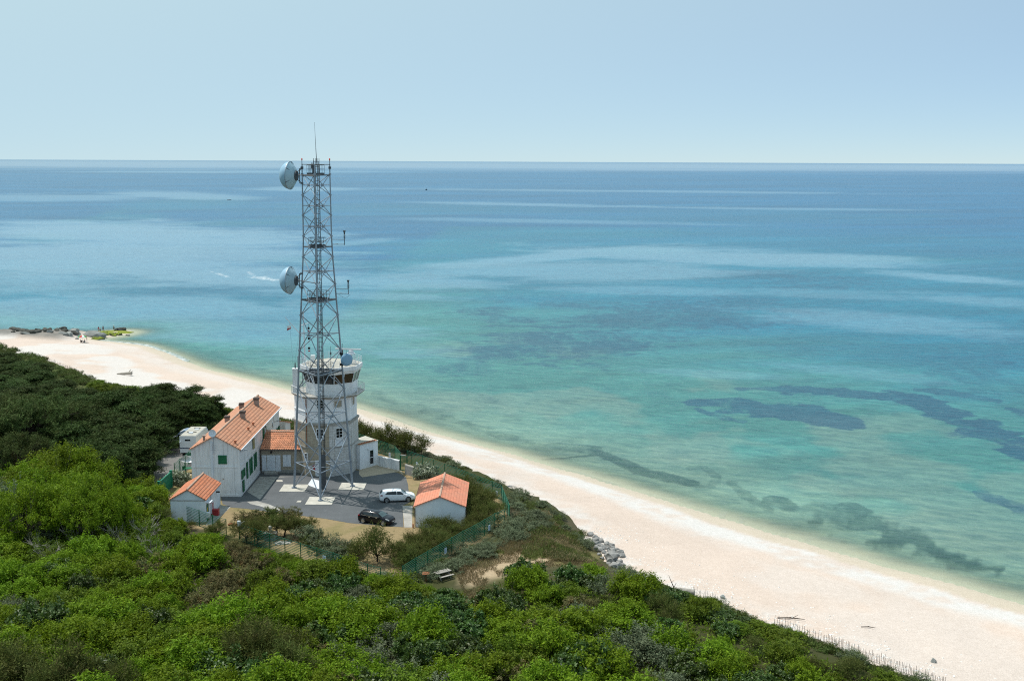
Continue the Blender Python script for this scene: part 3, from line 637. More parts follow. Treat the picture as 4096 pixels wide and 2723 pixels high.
# cable ladder in the middle
mb = MB(); lx, ly = CEN.x + .12, CEN.y
for dx in (-.36, -.12, .12, .36): mb.box(lx + dx - .026, lx + dx + .026, ly - .05, ly + .05, .2, 44.2)
for k in range(73): mb.box(lx - .36, lx + .36, ly - .03, ly + .03, .5 + k * .6, .55 + k * .6)
mpart(mb, 'cable_ladder', M_DARKSTEEL)
mb = MB()
for k, dx in enumerate((-.30, -.25, -.20, .24, .30)): mb.box(lx + dx - .016, lx + dx + .016, ly - .13, ly - .075, .3, (43.9, 42.6, 42, 28, 43.8, 33, 40, 26)[k])
mpart(mb, 'feeder_cables', M_BLACK)
mb = MB(); mb.box(lx - .4, lx + .4, ly - .16, ly - .14, .4, 5.2); mpart(mb, 'climbing_guard', M_DARKSTEEL)
# platforms with railings
for zp, hr in ((42.19, 1.15), (32.95, 1.1), (26.0, 1.1), (16.35, 1.1)):
    pl = MB(); T = [leg(i, zp) for i in range(3)]; cc = sum(T, Vector()) / 3
    O = [cc + (t - cc) * .80 for t in T]; I = [cc + (t - cc) * .42 for t in T]
    hexp = []
    for i in range(3):
        j = (i + 1) % 3; hexp += [O[i] * .78 + O[j] * .22, O[i] * .22 + O[j] * .78]
    for i in range(6):
        a, b = hexp[i], hexp[(i + 1) % 6]; a2, b2 = cc + (a - cc) * .38, cc + (b - cc) * .38
        for zz in (0,): pl.add([a, b, b2, a2, a - Vector((0, 0, .07)), b - Vector((0, 0, .07)), b2 - Vector((0, 0, .07)), a2 - Vector((0, 0, .07))], [(0, 1, 2, 3), (7, 6, 5, 4), (0, 4, 5, 1), (1, 5, 6, 2), (2, 6, 7, 3), (3, 7, 4, 0)])
        pl.obox((a + b) / 2 + Vector((0, 0, .06)), (b - a) / 2, ((b - a).cross(Vector((0, 0, 1)))).normalized() * .02, Vector((0, 0, .11)))
    for i in range(3): pl.tube(T[i] - Vector((0, 0, .12)), T[(i + 1) % 3] - Vector((0, 0, .12)), .075, None, 6)
    for i in range(3): pl.tube(T[i] - Vector((0, 0, .1)), cc - Vector((0, 0, .1)), .05, None, 6)
    po = mpart(pl, 'platform', M_DARKSTEEL)
    rl = MB()
    for i in range(6):
        a, b = hexp[i], hexp[(i + 1) % 6]
        for f in (.55, 1.0): rl.tube(a + Vector((0, 0, hr * f)), b + Vector((0, 0, hr * f)), .026, None, 5)
        n = 3 if i % 2 == 0 else 1
        for q in range(n): p = a.lerp(b, q / n); rl.tube(p, p + Vector((0, 0, hr)), .024, None, 5)
    mpart(rl, 'railing', M_DARKSTEEL, po)
mb = MB()
for i in range(3): mb.tube(leg(i, 43.42), leg((i + 1) % 3, 43.42), .045, None, 6)
mpart(mb, 'top_frame', M_DARKSTEEL)
for i in (0, 2):
    p = leg(i, 43.4); lm = MB(); lm.tube(p + Vector((0, 0, -.7)), p + Vector((0, 0, .55)), .045, None, 6); lm.box(p.x - .16, p.x + .16, p.y - .12, p.y + .12, 42.85, 43.15)
    lo = mpart(lm, 'beacon', M_DARKSTEEL); q = MB(); q.lathe([(0, .30), (.07, .27), (.085, .1), (.07, 0), (0, 0)], p + Vector((0, 0, .53)), (0, 0, 1), 10); mpart(q, 'beacon_lens', M_REDLAMP, lo, True)
mb = MB(); p = Vector((CEN.x + .2, CEN.y, 43)); mb.tube(p, p + Vector((-.1, 0, 2.5)), .05, .04, 6); mb.tube(p + Vector((-.1, 0, 2.5)), p + Vector((-.2, 0, 5.75)), .032, .014, 6); mpart(mb, 'whip_antenna', M_DARKSTEEL)
mb = MB()
for dx, h in ((-.45, 1.5), (-.32, 1.2), (.42, 1.35)): mb.tube((CEN.x + dx, CEN.y + .1, 42.2), (CEN.x + dx, CEN.y + .1, 42.2 + h), .05, None, 6)
mb.box(CEN.x - .55, CEN.x - .25, CEN.y - .1, CEN.y + .2, 42.9, 43.5); mpart(mb, 'top_aerials', M_DARKSTEEL)

# ---- big drum dishes, on brackets
def drum_dish(zc, label, tilt):
    A = leg(0, zc); c = A + Vector((-1.5, -.15, .05)); d = Vector((-.98, .20, tilt)).normalized()
    root = empty('microwave_dish', c, 0, label, 'dish antenna', 'microwave dishes on the mast')
    def part(mb, nm, m, sm=False): o = mb.build(nm, m, root, sm); o.location = -c; return o
    Rr = 1.78
    mb = MB(); mb.lathe([(Rr, .0)] + [(Rr * math.cos(a), 1.36 * math.sin(a)) for a in np.linspace(.02, 1.5, 11)] + [(0, 1.365)], c, d, 36); part(mb, 'radome', M_DISH, True)
    mb = MB(); mb.lathe([(.55, -.78), (.75, -.76), (1.2, -.48), (Rr - .02, -.04), (Rr + .03, -.02), (Rr + .03, .06), (Rr - .01, .06)], c, d, 36); rf = part(mb, 'reflector', M_DISHBACK)
    mb = MB(); mb.lathe([(Rr + .02, -.03), (Rr + .05, -.03), (Rr + .05, .05), (Rr + .02, .05)], c, d, 36); mb.build('rim', M_STEEL, rf)
    mb = MB(); a = d.orthogonal().normalized(); b = d.cross(a)
    for k in range(6):
        e = a * math.cos(k * math.pi / 3 + .3) + b * math.sin(k * math.pi / 3 + .3); mb.tube(c + d * -.78 + e * .62, c + d * -.05 + e * (Rr + .02), .035, None, 5)
    o = mb.build('rib', M_DARKSTEEL, rf)
    mb = MB(); mb.lathe([(0, -.92), (.62, -.92), (.66, -.76), (0, -.76)], c, d, 20); part(mb, 'hub', M_DARKSTEEL)
    mb = MB(); h = c + d * -.92; q = Vector((A.x - .32, A.y - .05, zc))
    for s in (-1, 1):
        mb.tube(h + Vector((0, 0, .45 * s)), q + Vector((0, 0, .72 * s)), .05, None, 6); mb.tube(q + Vector((0, 0, .72 * s)), A + Vector((0, 0, .95 * s)), .05, None, 6)
        mb.obox(A + Vector((-.05, 0, .95 * s)), (.17, 0, 0), (0, .14, 0), (0, 0, .09))
    mb.tube(q + Vector((0, 0, -.95)), q + Vector((0, 0, .95)), .06, None, 8)
    mb.tube(h + Vector((0, -.1, .1)), leg(1, zc) + Vector((0, 0, -.02)), .055, None, 6); part(mb, 'bracket', M_DARKSTEEL)
drum_dish(41.95, 'upper pale blue drum dish with domed front, level with the horizon', .02)
drum_dish(28.35, 'lower pale blue drum dish with domed front, against the sea', .02)
# ---- side arms with stacked aerials
def arm(zc, ext, label):
    A = leg(2, zc); e = A + Vector((ext, -.2, 0))
    root = empty('side_aerial', A, 0, label, 'aerial', 'side aerials on the mast')
    def part(mb, nm, m): o = mb.build(nm, m, root); o.location = -A; return o
    mb = MB(); mb.tube(A, e, .032, None, 6); mb.tube(A + Vector((0, 0, -.65)), e + Vector((0, 0, -.62)), .035, None, 6); mb.tube(A + Vector((.2, 0, -.65)), A.lerp(e, .5) + Vector((0, 0, -.6)), .045, None, 6)
    mb.tube(e + Vector((0, 0, -.72)), e + Vector((0, 0, .5)), .045, None, 8); part(mb, 'arm', M_DARKSTEEL)
    mb = MB()
    for k in range(4): mb.lathe([(0, -.02), (.15, -.02), (.15, .025), (0, .025)], e + Vector((0, 0, .16 + k * .13)), (0, 0, 1), 14)
    part(mb, 'aerial_rings', M_DARKSTEEL)
    mb = MB(); mb.lathe([(0, 0), (.08, 0), (.09, .25), (.17, .48), (.18, .55), (0, .56)], e + Vector((0, 0, .62)), (0, 0, 1), 14); part(mb, 'funnel', M_DARKSTEEL)
arm(33.75, 1.72, 'upper side aerial with stacked rings and funnel top')
arm(27.25, 1.72, 'lower side aerial with stacked rings, a loose cable below')
mb = MB(); A = leg(2, 26.0); pts = [A + Vector((.3 + t * 1.5, -.1, .5 - .6 * math.sin(t * 3.1) * (.4 + t * .6))) for t in np.linspace(0, 1, 14)]; mb.path(pts, .018, 4)
mpart(mb, 'loose_cable', M_BLACK)
# ---- small disc dish on the right leg
A = leg(2, 17.8); c = A + Vector((.85, -.75, 0)); d = Vector((.62, -.78, .03)).normalized()
root = empty('small_dish', c, 0, 'small flat blue dish clamped to the mast leg above the tower roof', 'dish antenna', 'microwave dishes on the mast')
mb = MB(); mb.lathe([(0, .16), (.5, .13), (.82, .04), (.86, -.1), (.80, -.32), (.3, -.42), (0, -.42)], c, d, 32); o = mb.build('dish_face', M_BLUEDISC, root, True); o.location = -c
mb = MB(); mb.tube(c + d * -.4, A, .09, None, 8); mb.box(A.x - .22, A.x + .22, A.y - .2, A.y + .2, 18.35, 18.65); mb.box(A.x - .22, A.x + .22, A.y - .2, A.y + .2, 16.9, 17.2); mb.tube(A + Vector((.1, -.1, -.8)), A + Vector((.1, -.1, .8)), .07, None, 6)
o = mb.build('bracket', M_BLACK, root); o.location = -c

# ---- semaphore tower: octagon, stone below and painted above
OR_ = 4.42; COR = P(z2(430, 1185)); TC = Vector((COR.x - OR_ * math.cos(rad(76)), COR.y + OR_ * math.sin(rad(76)), 0))
def octo(r, n0=0): return [(TC.x + r * math.cos(rad(a)), TC.y - r * math.sin(rad(a))) for a in (31, 76, 121, 166, 211, 256, 301, 346)][::-1]
tower = empty('lookout_tower', TC, 0, 'white octagonal coastal lookout tower with glazed control room on top', 'lookout tower')
def tpart(mb, nm, m, par=None, sm=False):
    o = mb.build(nm, m, par or tower, sm)
    if par is None: o.location = -TC
    return o
O8 = octo(OR_ + .12)
angs = [346, 301, 256, 211, 166, 121, 76, 31]
def face_pt(a0, a1, u, z, r, off=0.0):     # point on the face between two corner angles
    p = Vector((math.cos(rad(a0)), -math.sin(rad(a0)), 0)) * r; q = Vector((math.cos(rad(a1)), -math.sin(rad(a1)), 0)) * r
    m = p.lerp(q, u) + ((p + q).normalized() * off); return Vector((TC.x + m.x, TC.y + m.y, z))
mb = MB(); mb.frustum(octo(OR_ + .14), 0, octo(OR_ + .12), 7.45, False); base = tpart(mb, 'lower_wall', M_STONE)
# the two seaward/right faces are painted white over the stone
mb = MB()
for a0, a1 in ((76, 31), (31, -14)):
    mb.add([face_pt(a0, a1, .0 if a0 == 76 else 0, 0.02, OR_ + .14, .03), face_pt(a0, a1, 1, .02, OR_ + .14, .03), face_pt(a0, a1, 1, 7.44, OR_ + .12, .03), face_pt(a0, a1, 0, 7.44, OR_ + .12, .03)], [(0, 1, 2, 3)])
tpart(mb, 'painted_wall', M_QUOIN)
mb = MB(); mb.frustum(octo(OR_ + .34), 7.40, octo(OR_ + .36), 7.68); mb.frustum(octo(OR_ + .2), 4.05, octo(OR_ + .2), 4.22); tpart(mb, 'cornice', M_BAND)
mb = MB(); mb.frustum(octo(OR_), 7.66, octo(OR_ - .02), 11.15, False); tpart(mb, 'upper_wall', M_TOWERW)
mb = MB(); mb.frustum(octo(OR_ + .06), 9.15, octo(OR_ + .06), 9.3); tpart(mb, 'string_course', M_TOWERW)
# gallery deck, wider to the right, under a control room set over to that side
CDX = .92
def shifted(pts): return [(x + CDX, y) for x, y in pts]
def hull(pts):
    pts = sorted(set((round(x, 4), round(y, 4)) for x, y in pts)); out = []
    for seq in (pts, pts[::-1]):
        h = []
        for p in seq:
            while len(h) > 1 and (h[-1][0] - h[-2][0]) * (p[1] - h[-2][1]) - (h[-1][1] - h[-2][1]) * (p[0] - h[-2][0]) <= 0: h.pop()
            h.append(p)
        out += h[:-1]
    return out
def ghull(r): return hull(octo(r) + shifted(octo(r - .12)))
mb = MB(); mb.frustum(ghull(OR_ + .12), 11.1, ghull(OR_ + .42), 11.38); gal = tpart(mb, 'gallery_deck', M_CONC2)
mb = MB()
gp = ghull(OR_ + .34)
for i in range(len(gp)):
    a, b = Vector((*gp[i], 11.38)), Vector((*gp[(i + 1) % len(gp)], 11.38)); n = max(2, int((b - a).length / .22))
    for f in (.08, 1.05): mb.tube(a + Vector((0, 0, f)), b + Vector((0, 0, f)), .035, None, 5)
    for k in range(n): p = a.lerp(b, k / n); mb.tube(p, p + Vector((0, 0, 1.05)), .014 if k % 8 else .04, None, 4)
tpart(mb, 'railing', M_WHITE, None)
CR = 3.65; CV = Vector((CDX, 0, 0))
mb = MB(); mb.frustum(shifted(octo(CR)), 11.38, shifted(octo(CR + .05)), 12.98, False); tpart(mb, 'control_room_wall', M_TOWERW)
mb = MB(); mb.frustum(shifted(octo(CR + .08)), 12.96, shifted(octo(CR + .1)), 13.08); mb.frustum(shifted(octo(CR + .5)), 14.45, shifted(octo(CR + .52)), 14.56)
tpart(mb, 'window_sill', M_WHITE)
for k, (a0, a1) in enumerate(zip(angs, angs[1:] + angs[:1])):
    if a1 > a0: a1 -= 360
    mb = MB()
    for u0, u1 in ((.02, .5), (.5, .98)):
        mb.add([face_pt(a0, a1, u0, 13.07, CR + .03) + CV, face_pt(a0, a1, u1, 13.07, CR + .03) + CV, face_pt(a0, a1, u1, 14.47, CR + .46) + CV, face_pt(a0, a1, u0, 14.47, CR + .46) + CV], [(3, 2, 1, 0)])
    w = tpart(mb, 'control_room_window', M_BROWNGLASS if (a0, a1) == (76, 31) or k == 7 else M_GLASS)
    for u in (.0, .5): mb = MB(); mb.tube(face_pt(a0, a1, u, 13.05, CR + .05) + CV, face_pt(a0, a1, u, 14.47, CR + .48) + CV, .06, None, 5); tpart(mb, 'mullion', M_WHITE, w)
# room behind the glass
mb = MB(); mb.frustum(shifted(octo(2.2)), 11.4, shifted(octo(2.2)), 14.5, False); tpart(mb, 'inner_core', M_BROWNGLASS)
mb = MB(); mb.frustum(shifted(octo(CR + .5)), 14.54, shifted(octo(CR + .78)), 14.9, False); mb.frustum(shifted(octo(CR + .78)), 14.9, shifted(octo(CR + .80)), 15.45); rf = tpart(mb, 'roof', M_TOWERW)
mb = MB(); mb.frustum(shifted(octo(CR + .62)), 15.40, shifted(octo(CR + .62)), 15.475); tpart(mb, 'roof_deck', M_ROOFDECK, rf)
mb = MB(); rp = shifted(octo(CR + .66))
for i in range(8):
    a, b = Vector((*rp[i], 15.45)), Vector((*rp[(i + 1) % 8], 15.45))
    for f in (.3, .6, .9): mb.tube(a + Vector((0, 0, f)), b + Vector((0, 0, f)), .022, None, 4)
    for k in range(4): p = a.lerp(b, k / 4); mb.tube(p, p + Vector((0, 0, .9)), .024, None, 4)
tpart(mb, 'roof_railing', M_GREYWHITE, rf)
# rungs + cage ladder on the left edge of the roof
mb = MB(); L0 = face_pt(211, 166, .85, 0, CR + .85) + CV
for dx, dy in ((-.3, 0), (.3, 0), (-.3, -.5), (.3, -.5)): mb.tube((L0.x + dx, L0.y + dy, 12.3 if dy else 11.4), (L0.x + dx, L0.y + dy, 16.6), .035, None, 5)
for k in range(8): mb.tube((L0.x - .3, L0.y, 11.8 + k * .6), (L0.x + .3, L0.y, 11.8 + k * .6), .022, None, 4)
for zz in (12.4, 15.2, 16.6):
    for a, b in (((-.3, 0), (-.3, -.5)), ((.3, 0), (.3, -.5)), ((-.3, -.5), (.3, -.5))): mb.tube((L0.x + a[0], L0.y + a[1], zz), (L0.x + b[0], L0.y + b[1], zz), .03, None, 4)
tpart(mb, 'cage_ladder', M_STEEL)
# windows of the tower: (corner a0, a1, u, z0, z1, half width, kind)
def twin(a0, a1, u0, u1, z0_, z1_, r, kind):
    m0 = M_GLASS if kind == 'glass' else M_GREYWHITE if kind == 'door' else M_STONE
    mb = MB(); mb.add([face_pt(a0, a1, u0, z0_, r, .02), face_pt(a0, a1, u1, z0_, r, .02), face_pt(a0, a1, u1, z1_, r, .02), face_pt(a0, a1, u0, z1_, r, .02)], [(0, 1, 2, 3)])
    w = tpart(mb, 'door' if kind == 'door' else 'window', m0)
    mb = MB()
    cs = [face_pt(a0, a1, u, z, r, .05) for u, z in ((u0, z0_), (u1, z0_), (u1, z1_), (u0, z1_))]
    for a, b in zip(cs, cs[1:] + cs[:1]): mb.tube(a, b, .07, None, 4)
    if kind == 'glass':
        n = 3; mb.tube(cs[0].lerp(cs[1], .5), cs[3].lerp(cs[2], .5), .03, None, 4)
        for k in range(1, n): mb.tube(cs[0].lerp(cs[3], k / n), cs[1].lerp(cs[2], k / n), .028, None, 4)
    tpart(mb, 'frame', M_WHITE, w)
twin(76, 31, .30, .60, 5.45, 6.85, OR_ + .16, 'glass'); twin(121, 76, .48, .78, 5.4, 6.85, OR_ + .16, 'glass')
twin(76, 31, .27, .63, 4.3, 5.3, OR_ + .16, 'door')
twin(121, 76, .50, .80, 9.75, 10.95, OR_, 'glass'); twin(76, 31, .25, .62, 9.75, 10.8, OR_, 'boarded'); twin(31, -14, .3, .6, 9.6, 10.9, OR_, 'boarded')
twin(121, 76, .42, .78, .1, 2.3, OR_ + .16, 'door'); twin(121, 76, -.02, .10, 2.1, 3.3, OR_ + .16, 'glass')
mb = MB(); p = face_pt(121, 76, .05, 0, OR_, .10); mb.tube((p.x, p.y, 4.2), (p.x, p.y, 11.0), .07, None, 6); tpart(mb, 'rusty_downpipe', M_RUST)
mb = MB(); p = face_pt(121, 76, .36, 1.3, OR_ + .2, .12); mb.obox(p, (.16, 0, 0), (0, .1, 0), (0, 0, .35)); tpart(mb, 'red_cabinet', M_RED)
# chimney pillar at the left of the gallery
p = face_pt(166, 121, .0, 0, OR_, .05); mb = MB(); mb.box(p.x - .1, p.x + .62, p.y - .1, p.y + .6, 11.38, 14.75); mb.box(p.x - .16, p.x + .68, p.y - .16, p.y + .66, 14.75, 14.85); ch = tpart(mb, 'chimney_pillar', M_TOWERW)
mb = MB(); mb.tube((p.x + .25, p.y + .25, 14.85), (p.x + .25, p.y + .25, 15.7), .1, .06, 8); tpart(mb, 'vent_pipe', M_DARKSTEEL, ch)
# ---- kit on the tower roof (each lifts off)
q = AT(z7(1432, 400), TC.y - .6); q.z = 15.475
root = empty('radar_scanner', q, 0, 'white bar radar scanner on a mesh-caged pedestal at the tower roof edge', 'radar')
mb = MB()
for k in range(14): a = k * math.pi / 7; mb.tube((q.x + .72 * math.cos(a), q.y + .72 * math.sin(a), q.z), (q.x + .55 * math.cos(a), q.y + .55 * math.sin(a), q.z + 1.5), .018, None, 4)
for r, h in ((.70, .3), (.64, .8), (.56, 1.48)): mb.path([(q.x + r * math.cos(a), q.y + r * math.sin(a), q.z + h) for a in np.linspace(0, 2 * math.pi, 15)], .02, 4)
o = mb.build('cage', M_GREYWHITE, root); o.location = -q
mb = MB(); mb.lathe([(.56, 1.5), (.56, 1.54), (.40, 1.56), (.36, 1.86), (.28, 1.98), (0, 2.0)], q, (0, 0, 1), 18); mb.tube(q, q + Vector((0, 0, 1.5)), .16, None, 10); o = mb.build('pedestal', M_GREYWHITE, root); o.location = -q
mb = MB(); c = q + Vector((-.35, -.1, 2.13)); mb.obox(c, (1.78, .35, -.10), (-.02, .10, 0), (0, 0, .085)); o = mb.build('antenna_bar', M_WHITE, root); o.location = -q
def whip(pt, base, top, label):
    b = AT(z7(*pt), TC.y + base); mb = MB(); b.z = 15.475; mb.tube((0, 0, 0), (0, 0, top), .045, .022, 6); mb.box(-.09, .09, -.09, .09, top * .55, top * .68)
    o = mb.build('whip_antenna', M_DARKSTEEL); o.location = b; tag(o, label, 'antenna', 'whip antennas on the tower roof')
whip((1012, 560), -1.6, 2.7, 'lone dark whip antenna near the middle of the tower roof')
whip((1258, 560), -.4, 2.9, 'taller whip antenna beside the small blue dish')
whip((1338, 560), -1.8, 2.2, 'short whip antenna between blue dish and radar cage')
b = AT(z7(636, 470), TC.y + .6); b.z = 15.475; root = empty('roof_cabinet', b, 0, 'small white equipment box standing on a post on the tower roof', 'equipment box')
mb = MB(); mb.box(-.3, .3, -.25, .25, .45, 1.0); mb.build('box', M_WHITE, root); mb = MB(); mb.box(-.12, .12, -.12, .12, 0, .45); mb.build('post', M_GREYWHITE, root)
# signal mast with yard and gaff, behind the lattice mast
b = AT(z7(470, 420), TC.y + 2.2); b.z = 15.475
root = empty('signal_mast', b, 0, 'thin white signal mast with crossarm and slanting gaff on the tower roof', 'signal mast')
TOPM = AT(z4(436, 900), b.y).z - b.z
mb = MB(); mb.tube((0, 0, 0), (-.1, 0, TOPM), .11, .06, 8); mb.build('pole', M_GREYWHITE, root)
Y0 = AT(z4(392, 1048), b.y) - b; Y1 = AT(z4(480, 1020), b.y) - b; mb = MB(); mb.tube(Y0, Y1, .07, .05, 6); mb.build('crossarm', M_GREYWHITE, root)
G0 = AT(z4(418, 1160), b.y) - b; G1 = AT(z4(236, 958), b.y) - b; mb = MB(); mb.tube(G0, G1, .08, .04, 6); mb.build('gaff', M_GREYWHITE, root)
mb = MB()
for s, e in ((G1 * .75 + G0 * .25, AT(z7(225, 600), b.y) - b), (Y0, AT(z7(240, 640), b.y) - b), (Y1, Vector((.9, 0, 0))), (Y1, Vector((.6, 0, 0)))): mb.tube(s, e, .013, None, 4)
mb.build('rigging', M_STEEL, root)
mb = MB()
for zz in (TOPM * .66, TOPM * .45, TOPM * .25): mb.lathe([(0, -.2), (.16, -.14), (.16, .14), (0, .2)], (.62, 0, zz), (0, 0, 1), 8)
mb.build('signal_lantern', M_BLACK, root)
mb = MB()
for zz in (TOPM * .645, TOPM * .235): mb.lathe([(0, -.1), (.13, -.08), (.13, .08), (0, .1)], (.62, 0, zz - .3), (0, 0, 1), 8)
mb.build('red_lantern', M_RED, root)
fc = G1 * .72 + G0 * .28 + Vector((-.12, -.02, -.55))
fl = MB()
for i in range(4):
    x0, x1 = -.30 + i * .14, -.30 + (i + 1) * .14
    for s, (za, zb) in enumerate(((.0, .0),)):
        fl.add([(x0, .05 * math.sin(i * 1.7), -.48 + i * .05), (x1, .05 * math.sin(i * 1.7 + 1.7), -.43 + i * .05), (x1, .05 * math.sin(i * 1.7 + 1.7), .06 + i * .03), (x0, .05 * math.sin(i * 1.7), .02 + i * .03)], [(0, 1, 2, 3)])
flag = fl.build('flag', M_WHITE); flag.location = b + fc; tag(flag, 'small red and white flag hanging from the signal mast gaff', 'flag')
fl2 = MB(); fl2.add([(-.31, -.03, -.62), (.27, -.03, -.34), (.27, -.03, -.10), (-.31, -.03, -.36)], [(0, 1, 2, 3)]); fl2.build('red_stripe', M_RED, flag)
# ---- helpers for gabled buildings (ridge along Y). Local origin = near right corner, x to the left is negative
def gable_house(name, org, W, Ln, He, Hr, wm, rm, label, cat, oh=.22, eav=.25, ridge=True, th=.14):
    root = empty(name, org, 0, label, cat)
    mb = MB(); mb.add([(-W, 0, 0), (0, 0, 0), (0, 0, He), (-W / 2, 0, Hr), (-W, 0, He)], [(0, 1, 2, 3, 4)])
    mb.add([(-W, Ln, 0), (0, Ln, 0), (0, Ln, He), (-W / 2, Ln, Hr), (-W, Ln, He)], [(4, 3, 2, 1, 0)])
    mb.quad((0, 0, 0), (0, Ln, 0), (0, Ln, He), (0, 0, He)); mb.quad((-W, Ln, 0), (-W, 0, 0), (-W, 0, He), (-W, Ln, He))
    mb.build('wall', wm, root)
    sl = (Hr - He) / (W / 2); mb = MB()
    for s in (1, -1):
        xe = (eav if s > 0 else -W - eav); ze = He - eav * sl; xr, zr = -W / 2, Hr
        p = [(xe, -oh, ze), (xe, Ln + oh, ze), (xr, Ln + oh, zr), (xr, -oh, zr)]
        up = [(a, b, c + th) for a, b, c in p]; dn = [(a, b, c + .012) for a, b, c in p]
        mb.add(up + dn, [(0, 1, 2, 3) if s > 0 else (3, 2, 1, 0), (7, 6, 5, 4) if s > 0 else (4, 5, 6, 7), (0, 4, 5, 1), (2, 6, 7, 3) if False else (1, 5, 6, 2), (3, 7, 4, 0)])
    rf = mb.build('roof', rm, root)
    if ridge:
        mb = MB(); n = int(Ln / .45)
        for k in range(n): y0 = -oh + k * (Ln + 2 * oh) / n; mb.tube((-W / 2, y0, Hr + th * .7), (-W / 2, y0 + (Ln + 2 * oh) / n * 1.02, Hr + th * .7 + .02), .13, .15, 8)
        mb.build('ridge_tiles', M_RIDGE, rf)
    return root, rf, sl

# ---- keeper's house
HA = P(z1(815, 1085)); HW, HL, HE, HR = 6.36, 25.8, 6.44, 8.2
house, hroof, hs = gable_house('white_house', HA, HW, HL, HE, HR, M_WALL, M_ROOF, 'long white two-storey house with streaked walls, orange tiled roof and green shutters', 'house')
mb = MB(); mb.box(.25, .37, -.2, HL + .2, HE - .12, HE + .02); mb.build('gutter', M_GREYWHITE, house)
mb = MB(); mb.box(-HW - .06, .06, -.06, 0, 3.95, 4.17); mb.box(0, .06, 0, HL, 3.95, 4.17); mb.box(-HW - .04, .04, -.05, 0, 0, .35); mb.box(0, .05, 0, HL, 0, .35); mb.build('string_course', M_WALL, house)
mb = MB()
for y in (.02, 2.5, 12.6, 17.6, 21.7, 24.2): mb.box(0, .05, y, y + .28, .35, HE - .15)
mb.box(-.3, 0, -.05, 0, .35, HE - .3); mb.box(-HW, -HW + .3, -.05, 0, .35, HE - .3); mb.build('pilaster', M_WALL, house)
mb = MB(); mb.box(-3.78, -3.52, -.16, 0, .3, 7.4); mb.build('flue_casing', M_GREYWHITE, house)
def shut(par, x0, x1, z0, z1_, m, d=.07):
    mb = MB(); mb.box(x0, x1, -d, 0, z0, z1_); mb.box(x0 - .05, x1 + .05, -d - .02, -d, z0 + .12, z0 + .17); mb.box(x0 - .05, x1 + .05, -d - .02, -d, z1_ - .17, z1_ - .12); return mb.build('shutter', m, par)
shut(house, -2.82, -1.70, 4.45, 5.62, M_GREEN)
mb = MB(); mb.box(-3.2, -2.38, -.04, 0, .05, 2.05); dr = mb.build('door', M_WHITE, house)
mb = MB(); mb.box(-2.92, -2.72, -.2, 0, 2.25, 2.4); mb.build('wall_lamp', M_WHITE, house)
mb = MB()
for x in (-3.95, -2.25): mb = MB(); mb.box(x - .08, x + .08, -.05, 0, 2.35, 2.5); mb.build('air_vent', M_CHIM, house)
def side_shutter(y0, y1, z0, z1_, m, open_=False, win=None):
    for a, b in (((y0 - .62, y0 + .02), (y1 - .02, y1 + .62)) if open_ else ((y0, y1),)):      # open leaves lie folded back on the wall
        mb = MB(); mb.box(.055, .15, a, b, z0, z1_); o = mb.build('shutter', m, house)
    if win:
        mb = MB(); mb.box(.0, .03, y0 + .1, y1 - .1, z0, z1_); w = mb.build('window', M_GLASS if win == 'glass' else M_GREYWHITE, house)
        mb = MB()
        for yy in (y0 + .1, (y0 + y1) / 2, y1 - .1): mb.box(.03, .07, yy - .04, yy + .04, z0, z1_)
        mb.box(.03, .07, y0 + .06, y1 - .06, (z0 + z1_) / 2 - .03, (z0 + z1_) / 2 + .03); mb.build('frame', M_WHITE, w)
side_shutter(.5, 1.35, 2.2, 3.35, M_GREEN, False); side_shutter(1.8, 2.35, 2.3, 3.35, M_GREEN, False)
side_shutter(.9, 1.7, .35, 1.9, M_GREEN, False, None)
side_shutter(4.0, 5.0, 1.5, 3.7, M_GREEN, True, 'w'); side_shutter(6.7, 7.7, 1.5, 3.7, M_GREEN, True, 'w'); side_shutter(8.9, 9.4, 1.7, 3.7, M_GREEN, False)
side_shutter(7.4, 8.3, 4.55, 5.95, mat('olive_shutter', (.30, .28, .13), .7), False); side_shutter(14.6, 15.4, 4.4, 5.9, M_GREEN, True); side_shutter(15.1, 15.8, 4.5, 5.8, M_GREYWHITE, False)
side_shutter(22.4, 23.0, 1.9, 3.4, M_GREEN, True); side_shutter(24.0, 24.8, 1.4, 3.7, M_GREEN, True); side_shutter(20.6, 21.2, 4.6, 5.2, M_GREYWHITE)
def chim(x, y, w, h, m=M_CHIM, cap=True, nm='chimney'):
    zr = HE + (HW / 2 - abs(x + HW / 2)) * hs; mb = MB(); mb.box(x - w / 2, x + w / 2, y - w / 2, y + w / 2, zr - .35, zr + h); c = mb.build(nm, m, hroof)
    mb = MB(); mb.box(x - w / 2 - .07, x + w / 2 + .07, y - w / 2 - .07, y + w / 2 + .07, zr + h - .24, zr + h - .08); mb.box(x - w / 2 - .05, x + w / 2 + .05, y - w / 2 - .05, y + w / 2 + .05, zr + h - .02, zr + h + .08); mb.box(x - w / 2 + .12, x + w / 2 - .12, y - w / 2 + .12, y + w / 2 - .12, zr + h, zr + h + .02) ; mb.build('chimney_cap', M_CHIMCAP, hroof)
chim(-4.05, 10.2, .58, .85); chim(-2.35, 12.2, .66, 1.12); chim(-4.05, 18.8, .58, .85); chim(-2.35, 21.0, .66, 1.2)
mb = MB()
for x, y in ((-.75, 1.0), (-.75, 8.6), (-.75, 11.6)):
    z = HE + (HW / 2 - abs(x + HW / 2)) * hs; mb = MB(); mb.tube((x, y, z), (x, y, z + .45), .14, None, 10); mb.tube((x, y, z + .42), (x, y, z + .55), .2, None, 10); mb.build('roof_vent', M_TERRA, hroof)
